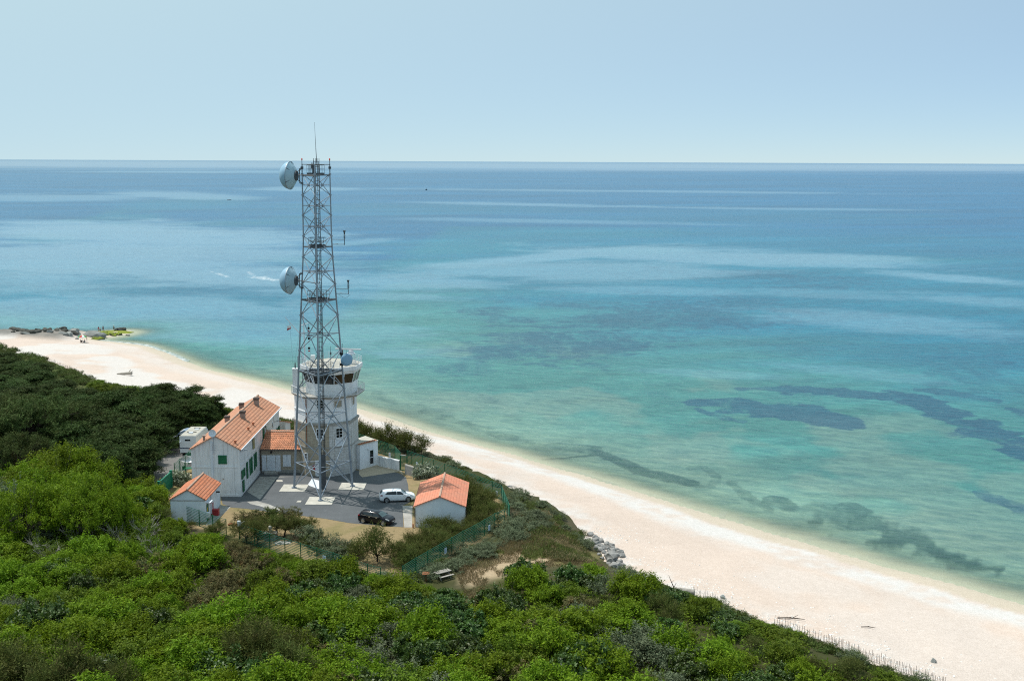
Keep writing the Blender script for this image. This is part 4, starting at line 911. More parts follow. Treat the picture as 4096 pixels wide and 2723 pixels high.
mb = MB(); x, y = -4.75, .6; z = HE + (HW / 2 - abs(x + HW / 2)) * hs; mb.box(x - .12, x + .12, y - .12, y + .12, z, z + .75); mb.box(x - .25, x + .25, y - .25, y + .25, z + .75, z + .82); mb.build('flue', M_CHIM, hroof)
mb = MB(); c = Vector((-3.45, -.35, HR + .45)); d = Vector((.55, -.8, .25)).normalized(); mb.lathe([(0, .05), (.28, 0), (.5, -.12), (.5, -.14), (.28, -.03), (0, .02)], c, -d, 22); mb.tube(c, (-3.4, -.1, HR - .4), .035, None, 6); mb.tube(c, c + d * .5, .02, None, 4); mb.build('satellite_dish', M_GREYWHITE, house)
mb = MB(); mb.tube((-3.3, -.22, HR - 2.4), (-3.3, -.22, HR + .1), .03, None, 5)
for k in range(3): mb.tube((-3.6, -.22, HR - 1.2 - k * .3), (-3.0, -.22, HR - 1.2 - k * .3), .02, None, 4)
mb.build('tv_aerial', M_STEEL, house)
mb = MB(); mb.tube((0, .35, HE - .3), (.75, .3, HE - .15), .05, None, 6); mb.box(.55, .95, .2, .42, HE - .2, HE - .1); mb.build('wall_lamp', M_STEEL, house); mb = MB(); mb.tube((0, 22.2, HE - 1.4), (.75, 22.2, HE - 1.2), .05, None, 6); mb.box(.55, .95, 22.1, 22.3, HE - 1.25, HE - 1.15); mb.build('wall_lamp', M_STEEL, house)
# low tiled lean-to at the far end, vaulted store, red cabinet
o = HA + Vector((0, HL + .02, 0)); root = empty('tiled_lean_to', o, 0, 'low white lean-to with an orange tile roof against the far end of the long house', 'lean-to')
mb = MB(); mb.add([(-4, 0, 0), (.9, 0, 0), (.9, 4, 0), (-4, 4, 0), (-4, 0, 4.2), (.9, 0, 4.2), (.9, 4, 3.2), (-4, 4, 3.2)], [(0, 1, 5, 4), (1, 2, 6, 5), (2, 3, 7, 6), (3, 0, 4, 7)]); mb.build('wall', M_WALL, root)
mb = MB(); mb.add([(-4.1, 0, 4.35), (1.1, 0, 4.35), (1.1, 4.3, 3.25), (-4.1, 4.3, 3.25), (-4.1, 0, 4.2), (1.1, 0, 4.2), (1.1, 4.3, 3.1), (-4.1, 4.3, 3.1)], [(0, 1, 2, 3), (0, 4, 5, 1), (1, 5, 6, 2), (2, 6, 7, 3), (3, 7, 4, 0), (7, 6, 5, 4)]); mb.build('roof', M_ROOF_ROMAN, root)
o = P(z1(1185, 640), 0); o = Vector((-33.6, 178.0, 0)); root = empty('vaulted_store', o, 0, 'small pale store with rounded grey roof between the long house and the tower', 'store')
vb = MB(); W = 5.2; prof = [(0, 0), (W, 0), (W, 2.6)] + [(W / 2 + W / 2 * math.cos(a), 2.6 + 1.15 * math.sin(a)) for a in np.linspace(.25, math.pi - .25, 9)] + [(0, 2.6)]
vb.add([(x, 0, z) for x, z in prof] + [(x, 5, z) for x, z in prof], [tuple(range(len(prof))), tuple(range(2 * len(prof) - 1, len(prof) - 1, -1)), (0, len(prof), len(prof) + 1, 1), (1, 1 + len(prof), 2 + len(prof), 2), (len(prof) - 1, 2 * len(prof) - 1, len(prof), 0)]); vb.build('wall', M_WALL, root)
vb = MB(); pr = [(x, z + .06) for x, z in prof[2:]]; n = len(pr); vb.add([(x, -.12, z) for x, z in pr] + [(x, 5.1, z) for x, z in pr], [(k, n + k, n + k + 1, k + 1) for k in range(n - 1)]); vb.build('roof', M_GREYROOF, root)
c = Vector((-33.3, 177.2, 0)); mb = MB(); mb.box(-.35, .35, -.25, .25, .05, 1.75); mb.box(-.40, .40, -.29, -.25, .2, .95); mb.box(-.40, .40, -.29, -.25, 1.02, 1.65); mb.box(-.4, .4, -.3, .3, 1.75, 1.84)
o = mb.build('extinguisher_cabinet', M_RED); o.location = c; tag(o, 'tall red cabinet standing before the grey-roofed store behind the annex', 'cabinet')

# ---- stone annex between house and tower
AA = P(z1(985, 872)); x0, x1_ = HA.x + .08, face_pt(166, 121, .3, 0, OR_).x; yb = AA.y
annex = empty('stone_annex', (x0, yb, 0), 0, 'single-storey stone annex with roman-tile roof linking the house to the tower', 'annex'); w = x1_ - x0 + .6
mb = MB(); mb.add([(0, 0, 0), (w, 0, 0), (w, 3.6, 0), (0, 3.6, 0), (0, 0, 3.55), (w, 0, 3.55), (w, 3.6, 4.95), (0, 3.6, 4.95)], [(0, 1, 5, 4), (1, 2, 6, 5), (2, 3, 7, 6), (3, 0, 4, 7), (4, 5, 6, 7)]); mb.build('wall', M_STONE, annex)
mb = MB(); n = int(w / .33); V = []; Fq = []
for i in range(n * 6 + 1):
    x = .05 + i * (w - .1) / (n * 6); zz = .09 * abs(math.sin(math.pi * i / 6))
    for k in range(9):
        y = -.32 + k * 4.0 / 8; V.append((x, y, 3.62 + (y) * 1.4 / 3.6 + zz + .03))
        V.append((x, y + .49, 3.62 + (y + .49) * 1.4 / 3.6 + zz - .02))
for i in range(n * 6):
    for k in range(9): a = (i * 9 + k) * 2; b = a + 18; Fq.append((a, b, b + 1, a + 1))
mb.add(V, Fq); ar = mb.build('roof', M_ROOF_ROMAN, annex)
mb = MB(); mb.tube((0, 3.72, 5.15), (w, 3.72, 5.15), .15, None, 8); mb.build('ridge_tiles', M_RIDGE, ar)
mb = MB(); mb.box(0, w, -.40, -.26, 3.36, 3.50); mb.tube((.1, -.12, 0), (.1, -.12, 3.4), .06, None, 6); mb.build('gutter', M_CHIMCAP, annex)
mb = MB(); mb.box(.95, 2.15, -.05, 0, .35, 2.62); mb.build('door', M_GREYWHITE, annex)
shut(annex, .22, .86, .3, 2.62, M_GREYWHITE); shut(annex, 2.22, 2.86, .3, 2.62, M_GREYWHITE)
shut(annex, 3.22, 3.76, .95, 2.65, M_GREYWHITE); shut(annex, 3.80, 4.34, .95, 2.65, M_GREYWHITE)
mb = MB(); mb.box(.7, 2.6, -.9, 0, 0, .3); mb.build('doorstep', M_BAND, annex); mb = MB(); mb.box(1.5, 1.72, -.3, -.04, 2.95, 3.2); mb.build('wall_lamp', M_BLACK, annex)
mb = MB(); mb.box(0, w, -.03, 0, 0, .5); mb.build('plinth', M_BAND, annex)

# ---- white lean-to on the right of the tower, walls and gate
pa, pb, pc = P(z2(612, 1118)), P(z2(668, 1130)), P(z2(808, 1090)); hh = 3.55
bk = Vector((pc.x - (pb.x - pa.x) * 1.9, pc.y + 2.6, 0)); bk2 = Vector((pa.x - .3, pa.y + 2.2, 0)); lean = empty('white_lean_to', pb, 0, 'small flat-roofed white outbuilding with a dark narrow door, on the right of the tower', 'outbuilding')
pl4 = [pa - pb, Vector(), pc - pb, bk - pb, bk2 - pb]
mb = MB(); mb.frustum([(p.x, p.y) for p in pl4], 0, [(p.x, p.y) for p in pl4], hh); mb.build('wall', M_TOWERW, lean)
cc = sum(pl4, Vector()) / 5; pl5 = [cc + (p - cc) * 1.04 for p in pl4]; mb = MB(); mb.prism([(p.x, p.y) for p in pl5], hh + .004, hh + .1); mb.build('roof', M_CONC, lean)
e = (pc - pb).normalized(); L_ = (pc - pb).length; mb = MB()
for k in range(11): p = e * (L_ * (k + .3) / 11); mb.tube((p.x, p.y, hh + .12), (p.x + e.y * -.5, p.y + e.x * .5, hh + .16), .09, None, 6)
mb.build('coping_tiles', M_TERRA, lean)
nrm = Vector((e.y, -e.x, 0)); mb = MB(); a, b = e * (L_ * .52), e * (L_ * .74)
mb.obox((a + b) / 2 + nrm * .02 + Vector((0, 0, 1.45)), (b - a) / 2, nrm * .02, (0, 0, 1.0)); d_ = mb.build('door', M_GLASS, lean)
mb = MB()
for p, hw, hz, zc in ((a, .06, 1.08, 1.45), (b, .06, 1.08, 1.45)): mb.obox(p + nrm * .05 + Vector((0, 0, zc)), e * hw, nrm * .03, (0, 0, hz))
mb.obox((a + b) / 2 + nrm * .05 + Vector((0, 0, 2.5)), (b - a) / 2, nrm * .03, (0, 0, .06)); mb.obox((a + b) / 2 + nrm * .05 + Vector((0, 0, 1.4)), (b - a) / 2, nrm * .03, (0, 0, .05)); mb.build('frame', M_WHITE, d_)
mb = MB(); p = e * (L_ * .45) + nrm * .1 + Vector((0, 0, 2.75)); mb.lathe([(0, -.12), (.13, -.08), (.13, .08), (0, .12)], p, nrm, 12); mb.build('wall_lamp', M_WHITE, lean)
def wall_run(name, a, b, h, th, m, label):
    a, b = Vector(a), Vector(b); d = (b - a).normalized(); n = Vector((-d.y, d.x, 0)) * th / 2; mb = MB(); mb.obox((a + b) / 2 + Vector((0, 0, h / 2 + .0)), (b - a) / 2, n, (0, 0, h / 2))
    mb.tube(a + Vector((0, 0, h)), b + Vector((0, 0, h)), th / 2 * 1.02, None, 10); o = mb.build(name, m); o.location = (0, 0, 0); return tag(o, label, 'wall')
W0 = P(z5(254, 470)); W1 = P(z5(447, 512)); wall_run('garden_wall', W0, W1, 1.35, .34, M_WALL, 'low white rendered wall between the outbuilding and the green gate')
W2 = P(z5(500, 545)); W3 = P(z5(590, 575)); wall_run('garden_wall', W2, W3, 1.3, .34, M_CONC2, 'short grey stained wall between the green gate and the variegated shrub')
# ---- garage on the right
GA = P(z5(568, 832), 2.62); GB = P(z5(1030, 848), 2.62); GL = 10.2
gar, groof, gs = gable_house('garage', (GB.x - .1, GA.y - .1, 0), GB.x - GA.x - .35, GL, 2.62, 3.78, M_CLEAN, M_ROOF_FLAT, 'pale garage with flat orange tiled roof beside the parked cars', 'garage', .18, .22)
gw = GB.x - GA.x - .35
mb = MB(); mb.box(-gw - .30, -gw - .2, -.1, GL, 2.42, 2.54); mb.tube((-gw - .25, -.06, 2.45), (-gw - .06, -.10, 2.15), .05, None, 6); mb.tube((-gw - .06, -.10, 2.15), (-gw - .06, -.10, .1), .05, None, 6); mb.build('gutter', M_CHIMCAP, gar)
mb = MB(); mb.box(-gw - .05, -gw, 1.0, 4.0, .05, 2.3); mb.build('garage_door', M_GREYWHITE, gar); mb = MB(); mb.box(-gw - .05, -gw, 5.2, 8.2, .05, 2.3); mb.build('garage_door', M_GREYWHITE, gar)
mb = MB(); mb.box(-gw - .35, -gw - .2, -.35, -.15, .0, .5); mb.build('pipe_box', M_TERRA, gar)
# ---- small shed on the left
SA = P(z1(500, 1115), 2.82); SB = P(z1(165, 1115), 2.82); SC = P(z1(640, 965), 2.82); SL = SC.y - SA.y
shed, sroof, ss = gable_house('small_shed', (SA.x - .12, SA.y + .1, 0), SA.x - SB.x - .3, SL - .2, 2.82, 4.02, M_CLEAN, M_ROOF_SHED, 'small white shed with ribbed orange roof and green door, lower left of the long house', 'shed', .16, .16)
sw = SA.x - SB.x - .3
mb = MB(); mb.box(-sw, 0, -.04, 0, 2.68, 2.76); mb.build('cable_trunking', M_CHIM, shed)
mb = MB(); mb.box(0, .05, .45, 1.35, .05, 2.05); mb.build('door', M_GREEN, shed)
mb = MB(); mb.box(.05, .10, .35, 1.5, 2.2, 2.26); mb.box(.0, .55, .3, 1.5, 2.3, 2.36); mb.build('door_canopy', M_GREYWHITE, shed)
mb = MB(); mb.box(.05, .06, .6, .95, 1.15, 1.6); mb.build('warning_sign', mat('yellow_sign', (.55, .42, .05), .6), shed)
mb = MB(); mb.box(0, .2, 1.9, 2.15, 1.75, 2.0); mb.build('alarm_box', M_RED, shed); mb = MB(); mb.box(0, .45, 5.2, 5.4, 2.2, 2.35); mb.build('wall_lamp', M_BLACK, shed)
mb = MB(); mb.box(.02, .14, 2.45, 2.55, .3, 2.7); mb.build('downpipe', M_GREYWHITE, shed)
mb = MB(); mb.box(.1, .5, -.25, .2, .6, 1.25); o = mb.build('meter_box', M_GREYWHITE, shed)
def red_box(loc, w, d, h, label, name):
    root = empty(name, loc, 0, label, 'box', None); mb = MB(); mb.box(-w / 2, w / 2, -d / 2, d / 2, .04, h); mb.build('body', M_RED, root)
    mb = MB(); mb.box(-w / 2 - .03, w / 2 + .03, -d / 2 - .03, d / 2 + .03, h, h + .07); mb.build('lid', M_RED, root)
red_box(P(z1(553, 1235)), .42, .42, 1.35, 'tall narrow red box standing beside the shed door', 'extinguisher_box')
red_box(P(z1(588, 1250)), .85, .6, .72, 'low wide red bin beside the small shed wall', 'sand_bin')
# hidden house in the trees at far left (only a corner of its roof shows)
o = P(f1(195, 262), 4.3); hid, hr_, _ = gable_house('hidden_cottage', (o.x + 2.4, o.y - .2, 0), 5.0, 7, 2.9, 4.2, M_WALL, M_ROOF_ROMAN, 'tan tiled roof corner peeping out of the thicket at the left edge', 'cottage')

# ---- vehicles
def car(name, loc, rz, L, st, paint, label, estate, cat='car'):
    root = empty(name, loc, rz, label, cat); sc = L / 4.5
    xs = np.array([s[0] for s in st]) * sc
    def ring(s):
        _, zb, wb, wm, zl, wt, zr, wr = s; zm = zb + (zl - zb) * .55
        return [(0, zb), (wb, zb), (wm, zm), (wt, zl), (wr, zr - .05 if zr - zl > .12 else zr - .02), (0, zr)]
    RG = np.array([ring(s) for s in st])
    def surf(x, v):
        u = np.interp(x, xs, np.arange(len(xs))); i = int(min(max(math.floor(u), 0), len(xs) - 2)); f = u - i
        p0, p1, p2, p3 = RG[max(i - 1, 0)], RG[i], RG[i + 1], RG[min(i + 2, len(xs) - 1)]
        m1, m2 = (p2 - p0) * .35, (p3 - p1) * .35; h = f
        r = p1 * (2 * h ** 3 - 3 * h * h + 1) + m1 * (h ** 3 - 2 * h * h + h) + p2 * (-2 * h ** 3 + 3 * h * h) + m2 * (h ** 3 - h * h)
        j = int(min(math.floor(v), 4)); q = r[j] * (1 - (v - j)) + r[j + 1] * (v - j); return q
    N = 49; X = np.linspace(xs[0], xs[-1], N); vs = [0, .5, 1, 1.5, 2, 2.5, 3, 3.5, 4, 4.35, 4.7, 5]
    V, Fq = [], []; full = [(v, 1) for v in vs] + [(v, -1) for v in vs[-2:0:-1]]
    for x in X:
        for v, sgn in full: y, z = surf(x, v); V.append((x, sgn * y, z))
    m = len(full)
    for i in range(N - 1):
        for k in range(m): Fq.append((i * m + k, (i + 1) * m + k, (i + 1) * m + (k + 1) % m, i * m + (k + 1) % m))
    Fq += [tuple(range(m)), tuple(range(N * m - 1, (N - 1) * m - 1, -1))]
    mb = MB(); mb.add(V, [f[::-1] for f in Fq]); body = mb.build('body', paint, root, True)
    def patch(nm, m_, pts, sides=(1, -1), off=.012, nx=8, par=None):
        # pts: four (x, v) corners: rear-low, front-low, front-high, rear-high
        for sgn in sides:
            mb = MB(); VV = []; ny = 4
            for a in range(nx + 1):
                for b in range(ny + 1):
                    fa, fb = a / nx, b / ny
                    lo = (pts[0][0] * (1 - fa) + pts[1][0] * fa, pts[0][1] * (1 - fa) + pts[1][1] * fa); hi = (pts[3][0] * (1 - fa) + pts[2][0] * fa, pts[3][1] * (1 - fa) + pts[2][1] * fa)
                    x = (lo[0] * (1 - fb) + hi[0] * fb) * sc; v = lo[1] * (1 - fb) + hi[1] * fb; y, z = surf(x, v)
                    y2, z2_ = surf(x, min(v + .05, 5)); n = Vector((0, (z2_ - z), -(y2 - y))); n = n.normalized() if n.length > 1e-6 else Vector((0, 0, 1))
                    VV.append((x, sgn * (y + n.y * off), z + n.z * off))
            ff = []
            for a in range(nx):
                for b in range(ny): q = (a * 5 + b, (a + 1) * 5 + b, (a + 1) * 5 + b + 1, a * 5 + b + 1); ff.append(q if sgn < 0 else q[::-1])
            mb.add(VV, ff); o = mb.build(nm, m_, par or root, True)
        return o
    if estate:
        patch('side_window', M_CARGLASS, [(-1.62, 3.12), (-.12, 3.10), (-.12, 3.88), (-1.25, 3.86)]); patch('side_window', M_CARGLASS, [(-.06, 3.10), (.98, 3.10), (.48, 3.86), (-.06, 3.88)])
        wx = (.52, 1.12); rx = (-2.16, -1.86)
    else:
        patch('side_window', M_CARGLASS, [(-1.35, 3.25), (-.20, 3.10), (-.20, 3.86), (-1.55, 3.82)]); patch('side_window', M_CARGLASS, [(-.14, 3.10), (.98, 3.10), (.42, 3.82), (-.14, 3.86)])
        wx = (.50, 1.16); rx = (-2.08, -1.82)
    mbs = []
    for nm, (xa, xb), m_ in (('windscreen', wx, M_SHIELD), ('rear_window', rx, M_CARGLASS)):
        mb = MB(); VV = []; n1 = 6; vv = [(4.1, 1), (4.4, 1), (4.7, 1), (5, 1), (4.7, -1), (4.4, -1), (4.1, -1)]
        for a in range(n1 + 1):
            x = (xa + (xb - xa) * a / n1) * sc
            for v, sgn in vv: y, z = surf(x, v); VV.append((x, sgn * y, z + .014))
        mb.add(VV, [(a * 7 + b, (a + 1) * 7 + b, (a + 1) * 7 + b + 1, a * 7 + b + 1)[::-1] for a in range(n1) for b in range(6)]); mb.build(nm, m_, root, True)
    patch('tail_light', M_TAIL, [(-2.22, 2.6), (-1.85, 2.7), (-1.9, 3.05), (-2.2, 3.2)], off=.015, nx=4)
    patch('headlight', M_LAMP, [(1.62, 2.75), (2.08, 2.55), (2.05, 3.0), (1.60, 3.05)], off=.015, nx=4)
    for sgn in (1, -1):
        mb = MB(); mb.obox((.82 * sc, sgn * 1.0, .98), (.10, 0, 0), (0, .09, 0), (0, 0, .07)); mb.build('mirror', paint, root)
        for x in (-.55, .42): mb = MB(); y, z = surf(x * sc, 2.75); mb.obox((x * sc, sgn * (y + .02), z), (.11, 0, 0), (0, .02, 0), (0, 0, .02)); mb.build('door_handle', M_CHROME if paint == M_CARBLACK else paint, root)
        for x in (-1.38, 1.36):
            w = MB(); c = Vector((x * sc, sgn * .80, .325)); ax = Vector((0, sgn, 0))
            w.lathe([(.22, -.1), (.31, -.1), (.33, -.04), (.33, .07), (.30, .11), (.22, .11)], c, ax, 24); wh = w.build('wheel', M_RUBBER, root, False)
            q = MB(); q.lathe([(0, .06), (.07, .08), (.07, .06), (.20, .07), (.225, .112), (.225, .0)], c, ax, 24)
            o = q.build('rim_back', M_BLACK, wh)
            q = MB()
            for k in range(7): a = 2 * math.pi * k / 7; dv = Vector((math.cos(a), 0, math.sin(a))); q.obox(c + dv * .125 + ax * .085, dv * .10, dv.cross(ax) * .026, ax * .014)
            q.lathe([(.20, .08), (.225, .118), (.235, .112), (.235, .06)], c, ax, 24); q.build('rim', M_RIM, wh)
            q = MB(); q.lathe([(0, .0), (.385, .0), (.385, .02), (0, .02)], Vector((x * sc, sgn * .875, .345)), ax, 24); q.build('wheel_arch', M_BLACK, root)
            for v_ in (wh,): 
                pass
            off = sgn * .115
            for oo in [wh]: oo.location = (0, off * .9, 0)
    mb = MB(); mb.box(-2.1 * sc, 2.05 * sc, -.78, .78, .16, .30); mb.build('underbody', M_BLACK, root)
    mb = MB(); mb.box(2.10 * sc, 2.262 * sc, -.42, .42, .34, .52); mb.box(-2.27 * sc, -2.12 * sc, -.6, .6, .28, .42); mb.build('grille', M_BLACK, root)
    mb = MB(); mb.box(-2.30 * sc, -2.20 * sc, -.26, .26, .62, .72); mb.box(2.2 * sc, 2.29 * sc, -.26, .26, .42, .51); mb.build('number_plate', M_WHITE, root)
    if not estate:
        mb = MB()
        for sgn in (1, -1):
            pts = []
            for x in np.linspace(-1.7, .95, 16): y, z = surf(x * sc, 3.06); pts.append((x * sc, sgn * (y + .02), z))
            mb.path(pts, .016, 4)
        mb.build('window_trim', M_CHROME, root); mb = MB(); mb.tube((-1.3 * sc, 0, 1.48), (-1.55 * sc, 0, 1.75), .012, None, 4); mb.build('aerial', M_BLACK, root)
    return root
ST_HATCH = [(-2.25, .42, .58, .68, .80, .66, .86, .55), (-2.12, .28, .80, .85, .99, .80, 1.04, .62), (-1.78, .2, .84, .895, 1.03, .83, 1.42, .58), (-.9, .18, .86, .90, .98, .85, 1.51, .62), (0, .18, .86, .90, .95, .86, 1.49, .63), (.5, .18, .86, .90, .93, .86, 1.39, .62), (1.18, .18, .86, .90, .92, .83, 1.0, .74), (1.8, .2, .83, .88, .84, .75, .89, .58), (2.15, .25, .70, .78, .70, .63, .75, .4), (2.25, .33, .5, .6, .6, .45, .63, .3)]
ST_EST = [(-2.27, .40, .62, .72, .86, .68, .92, .58), (-2.16, .27, .80, .85, 1.0, .80, 1.10, .64), (-1.88, .2, .84, .89, 1.0, .84, 1.43, .62), (-.9, .18, .86, .90, .97, .86, 1.50, .64), (0, .18, .86, .90, .95, .86, 1.50, .64), (.52, .18, .86, .90, .93, .86, 1.40, .62), (1.15, .18, .86, .90, .93, .83, 1.0, .74), (1.8, .2, .83, .88, .86, .75, .91, .58), (2.15, .25, .70, .78, .72, .63, .78, .4), (2.25, .33, .5, .6, .62, .45, .66, .3)]
a, b = P(z2(690, 1548)), P(z2(855, 1570)); d = (b - a).normalized(); c = (a + b) / 2 + Vector((-d.y, d.x, 0)) * .85; c.z = .014
car('parked_car', c, math.atan2(d.y, d.x), 4.55, ST_HATCH, M_CARBLACK, 'glossy black hatchback parked at the edge of the dry lawn', False)
a, b = P(z2(875, 1388)), P(z2(1048, 1381)); d = (b - a).normalized(); c = (a + b) / 2 + Vector((-d.y, d.x, 0)) * .85; c.z = .014
car('parked_car', c, math.atan2(d.y, d.x), 4.62, ST_EST, M_CARWHITE, 'white estate car parked nose to the orange-roofed garage', True)

# van (nose to the left) and box truck in the drive
vw = P(z9(525, 545)); van = empty('parked_van', (vw.x + 1.15, vw.y + .9, .01), rad(180 - 2), 'blue-roofed white panel van parked under the dark trees behind the box truck', 'van')
prof = [(2.75, .45), (2.78, .85), (2.6, 1.12), (1.75, 1.35), (1.25, 1.95), (.9, 2.3), (.3, 2.5), (-2.7, 2.52), (-2.9, 2.3), (-2.95, .45)]
VX = []; n = len(prof)
prof = [(x - .6, z) for x, z in prof]
for yy, k in ((-.98, 1), (-1.02, 1), (1.02, 1), (.98, 1)): pass
mb = MB(); rows = [(-.88, .90), (-1.0, 1.0), (1.0, 1.0), (.88, .90)]
def vprof(s, y, top): return [(x * (1 if top else .985), y, z if z < 1.2 or top else z) for x, z in prof]
low = [(x, z) for x, z in prof]
ring_ = []
for y, k in ((-1.0, 1), (-.86, 1.02), (.86, 1.02), (1.0, 1)): ring_.append([(x, y, min(z, 99) + (.05 if k > 1 and z > 2.2 else 0)) for x, z in prof])
V = [p for r in ring_ for p in r]; Fq = [tuple(range(n))[::-1], tuple(range(3 * n, 4 * n))]
for r in range(3):
    for k in range(n): Fq.append((r * n + k, (r + 1) * n + k, (r + 1) * n + (k + 1) % n, r * n + (k + 1) % n)[::-1])
mb.add(V, [f[::-1] for f in Fq]); mb.build('body', M_VANWHITE, van)
mb = MB()
top = [(x - .6, z) for x, z in ((1.22, 2.0), (.9, 2.33), (.3, 2.56), (-2.7, 2.60), (-2.93, 2.35))]; m = len(top)
mb.add([(x, -1.01, z) for x, z in top] + [(x, 1.01, z) for x, z in top] + [(x, -1.01, z - .22) for x, z in top] + [(x, 1.01, z - .22) for x, z in top], [(k, k + 1, m + k + 1, m + k) for k in range(m - 1)] + [(k, 2 * m + k, 2 * m + k + 1, k + 1) for k in range(m - 1)] + [(m + k, m + k + 1, 3 * m + k + 1, 3 * m + k) for k in range(m - 1)]); mb.build('roof', M_VANROOF, van)
mb = MB(); mb.add([(1.16, -.85, 1.40), (1.16, .85, 1.40), (.66, .82, 1.98), (.66, -.82, 1.98)], [(0, 1, 2, 3)]); mb.build('windscreen', M_CARGLASS, van)
for s in (1, -1):
    mb = MB(); mb.add([(.95, s * 1.012, 1.35), (-.15, s * 1.012, 1.32), (-.15, s * 1.012, 1.98), (.45, s * 1.012, 1.95)], [(0, 1, 2, 3)]); mb.build('side_window', M_CARGLASS, van)
    mb = MB(); mb.box(-3.5, 1.9, s * 1.004 - .004, s * 1.004 + .004, 1.14, 1.24); mb.build('blue_stripe', M_VANBLUE, van)
    mb = MB(); mb.obox((.95, s * 1.15, 1.45), (.08, 0, 0), (0, .12, 0), (0, 0, .16)); mb.build('mirror', M_BLACK, van)
    mb = MB(); mb.obox((1.85, s * .72, .98), (.16, 0, .04), (0, .2, 0), (0, 0, .12)); mb.build('headlight', M_LAMP, van)
    for x in (1.15, -2.45):
        w = MB(); w.lathe([(0, .02), (.2, .02), (.22, .1), (.36, .1), (.37, -.12), (0, -.12)], (x, s * .93, .37), (0, s, 0), 22); wh = w.build('wheel', M_RUBBER, van)
        w = MB(); w.lathe([(0, .05), (.19, .05), (.21, .09)], (x, s * .93, .37), (0, s, 0), 18); w.build('rim', M_RIM, wh)
        w = MB(); w.lathe([(0, 0), (.45, 0), (.45, .012), (0, .012)], (x, s * .998, .42), (0, s, 0), 22); w.build('wheel_arch', M_BLACK, van)
mb = MB(); mb.box(2.0, 2.24, -.95, .95, .32, .72); mb.build('bumper', M_BLACK, van)
mb = MB(); mb.box(1.55, 1.9, -.6, .6, .75, 1.0); mb.build('grille', M_BLACK, van)
tp = P(z9(632, 735)); H = 3.0; tr = empty('box_truck', (tp.x, tp.y, .01), 0, 'white box-bodied truck with grey roof and blue stripe beside the long house', 'truck')
wdt = 2.45; ln = 6.2
mb = MB(); mb.box(0, wdt, 0, ln, .45, H); mb.build('box_body', M_VANWHITE, tr)
mb = MB(); mb.box(.06, wdt - .06, .06, ln - .06, H, H + .05); rfz = mb.build('roof', M_ROOFDECK, tr)
mb = MB()
for y, x in ((1.5, .9), (3.9, 1.2)): mb = MB(); mb.box(x, x + .62, y, y + .6, H + .05, H + .17); mb.build('roof_hatch', M_GREYWHITE, rfz); mb = MB(); mb.box(.5, 1.9, 2.3, 2.5, H + .05, H + .1); mb.box(.9, 1.8, 4.8, 5.1, H + .05, H + .1); mb.build('roof_rail', M_GREYROOF, rfz)
mb = MB(); mb.box(-.012, wdt + .012, -.012, ln + .012, 1.08, 1.22); mb.build('blue_stripe', M_VANBLUE, tr)
mb = MB(); mb.box(.8, 1.6, -.03, 0, 2.28, 2.5); mb.build('rear_window', M_GLASS, tr)
mb = MB(); mb.box(-.0, .22, -.2, 0, 2.1, 2.2); mb.box(.08, .14, -.12, 0, 1.7, 1.95); mb.build('door_latch', M_GREYWHITE, tr)
mb = MB(); mb.box(.2, wdt - .2, .1, ln + .8, .3, .46); mb.build('chassis', M_BLACK, tr)
mb = MB(); mb.add([(.1, ln + .02, .5), (wdt - .1, ln + .02, .5), (wdt - .1, ln + 2.0, .5), (.1, ln + 2.0, .5), (.1, ln + .02, 2.4), (wdt - .1, ln + .02, 2.4), (wdt - .15, ln + 1.2, 2.35), (.15, ln + 1.2, 2.35), (wdt - .1, ln + 2.0, 1.3), (.1, ln + 2.0, 1.3)], [(0, 3, 2, 1), (4, 5, 6, 7), (0, 1, 5, 4), (7, 6, 8, 9), (9, 8, 2, 3), (1, 2, 8, 6, 5), (0, 4, 7, 9, 3)]); mb.build('cab', M_VANWHITE, tr)
for x in (.12, wdt - .12):
    for y in (1.2, ln + 1.0): w = MB(); w.lathe([(0, .12), (.4, .12), (.42, 0), (.4, -.12), (0, -.12)], (x, y, .42), (1, 0, 0), 20); w.build('wheel', M_RUBBER, tr)

# ---- fences of green wire mesh
def fence(name, pts, h, label, gaps=(), z=0.0, post_first=True, post_last=True, grp='green mesh fences'):
    pts = [Vector((p[0], p[1], ground_z(p[0], p[1]) if z is None else z)) for p in pts]
    root = empty(name, pts[0], 0, label, 'fence', grp); o0 = pts[0]
    for i, p in enumerate(pts):
        mb = MB(); q = p - o0; mb.box(q.x - .045, q.x + .045, q.y - .045, q.y + .045, q.z - .3, q.z + h + .06); mb.build('post', M_GREEN, root)
    for i in range(len(pts) - 1):
        if i in gaps: continue
        a, b = pts[i] - o0, pts[i + 1] - o0; mb = MB(); n = int(h / .2)
        for k in range(n + 1): zz = .06 + k * (h - .08) / n; r = .016; d = (b - a) / 2; nn = Vector((-d.y, d.x, 0)).normalized() * r; mb.obox((a + b) / 2 + Vector((0, 0, zz)), d, nn, (0, 0, r * 1.25))
        L = (b - a).length; m = int(L / .3)
        for k in range(1, m): p = a.lerp(b, k / m); mb.add([(p.x - .003, p.y, p.z + .05), (p.x + .003, p.y, p.z + .05), (p.x + .003, p.y, p.z + h), (p.x - .003, p.y, p.z + h)], [(0, 1, 2, 3)])
        mb.build('mesh_panel', M_FENCE, root)
    return root
FT = [P(q, 2.0) for q in (z8(95, 380), z8(240, 405), z8(375, 450), z8(513, 495), z8(655, 545), z8(795, 590), z8(940, 640), z8(1253, 740), z8(1412, 790), z8(1578, 840), z8(1748, 890), z8(1920, 940), z8(2098, 1000), z8(2280, 1060), f2(1215, 510))]
FT[6:8] = [FT[6], FT[6].lerp(FT[7], .5), FT[7]]
fence('mesh_fence', FT[:7], 2.0, 'green mesh fence standing before the small shed', gaps=(0, 5))
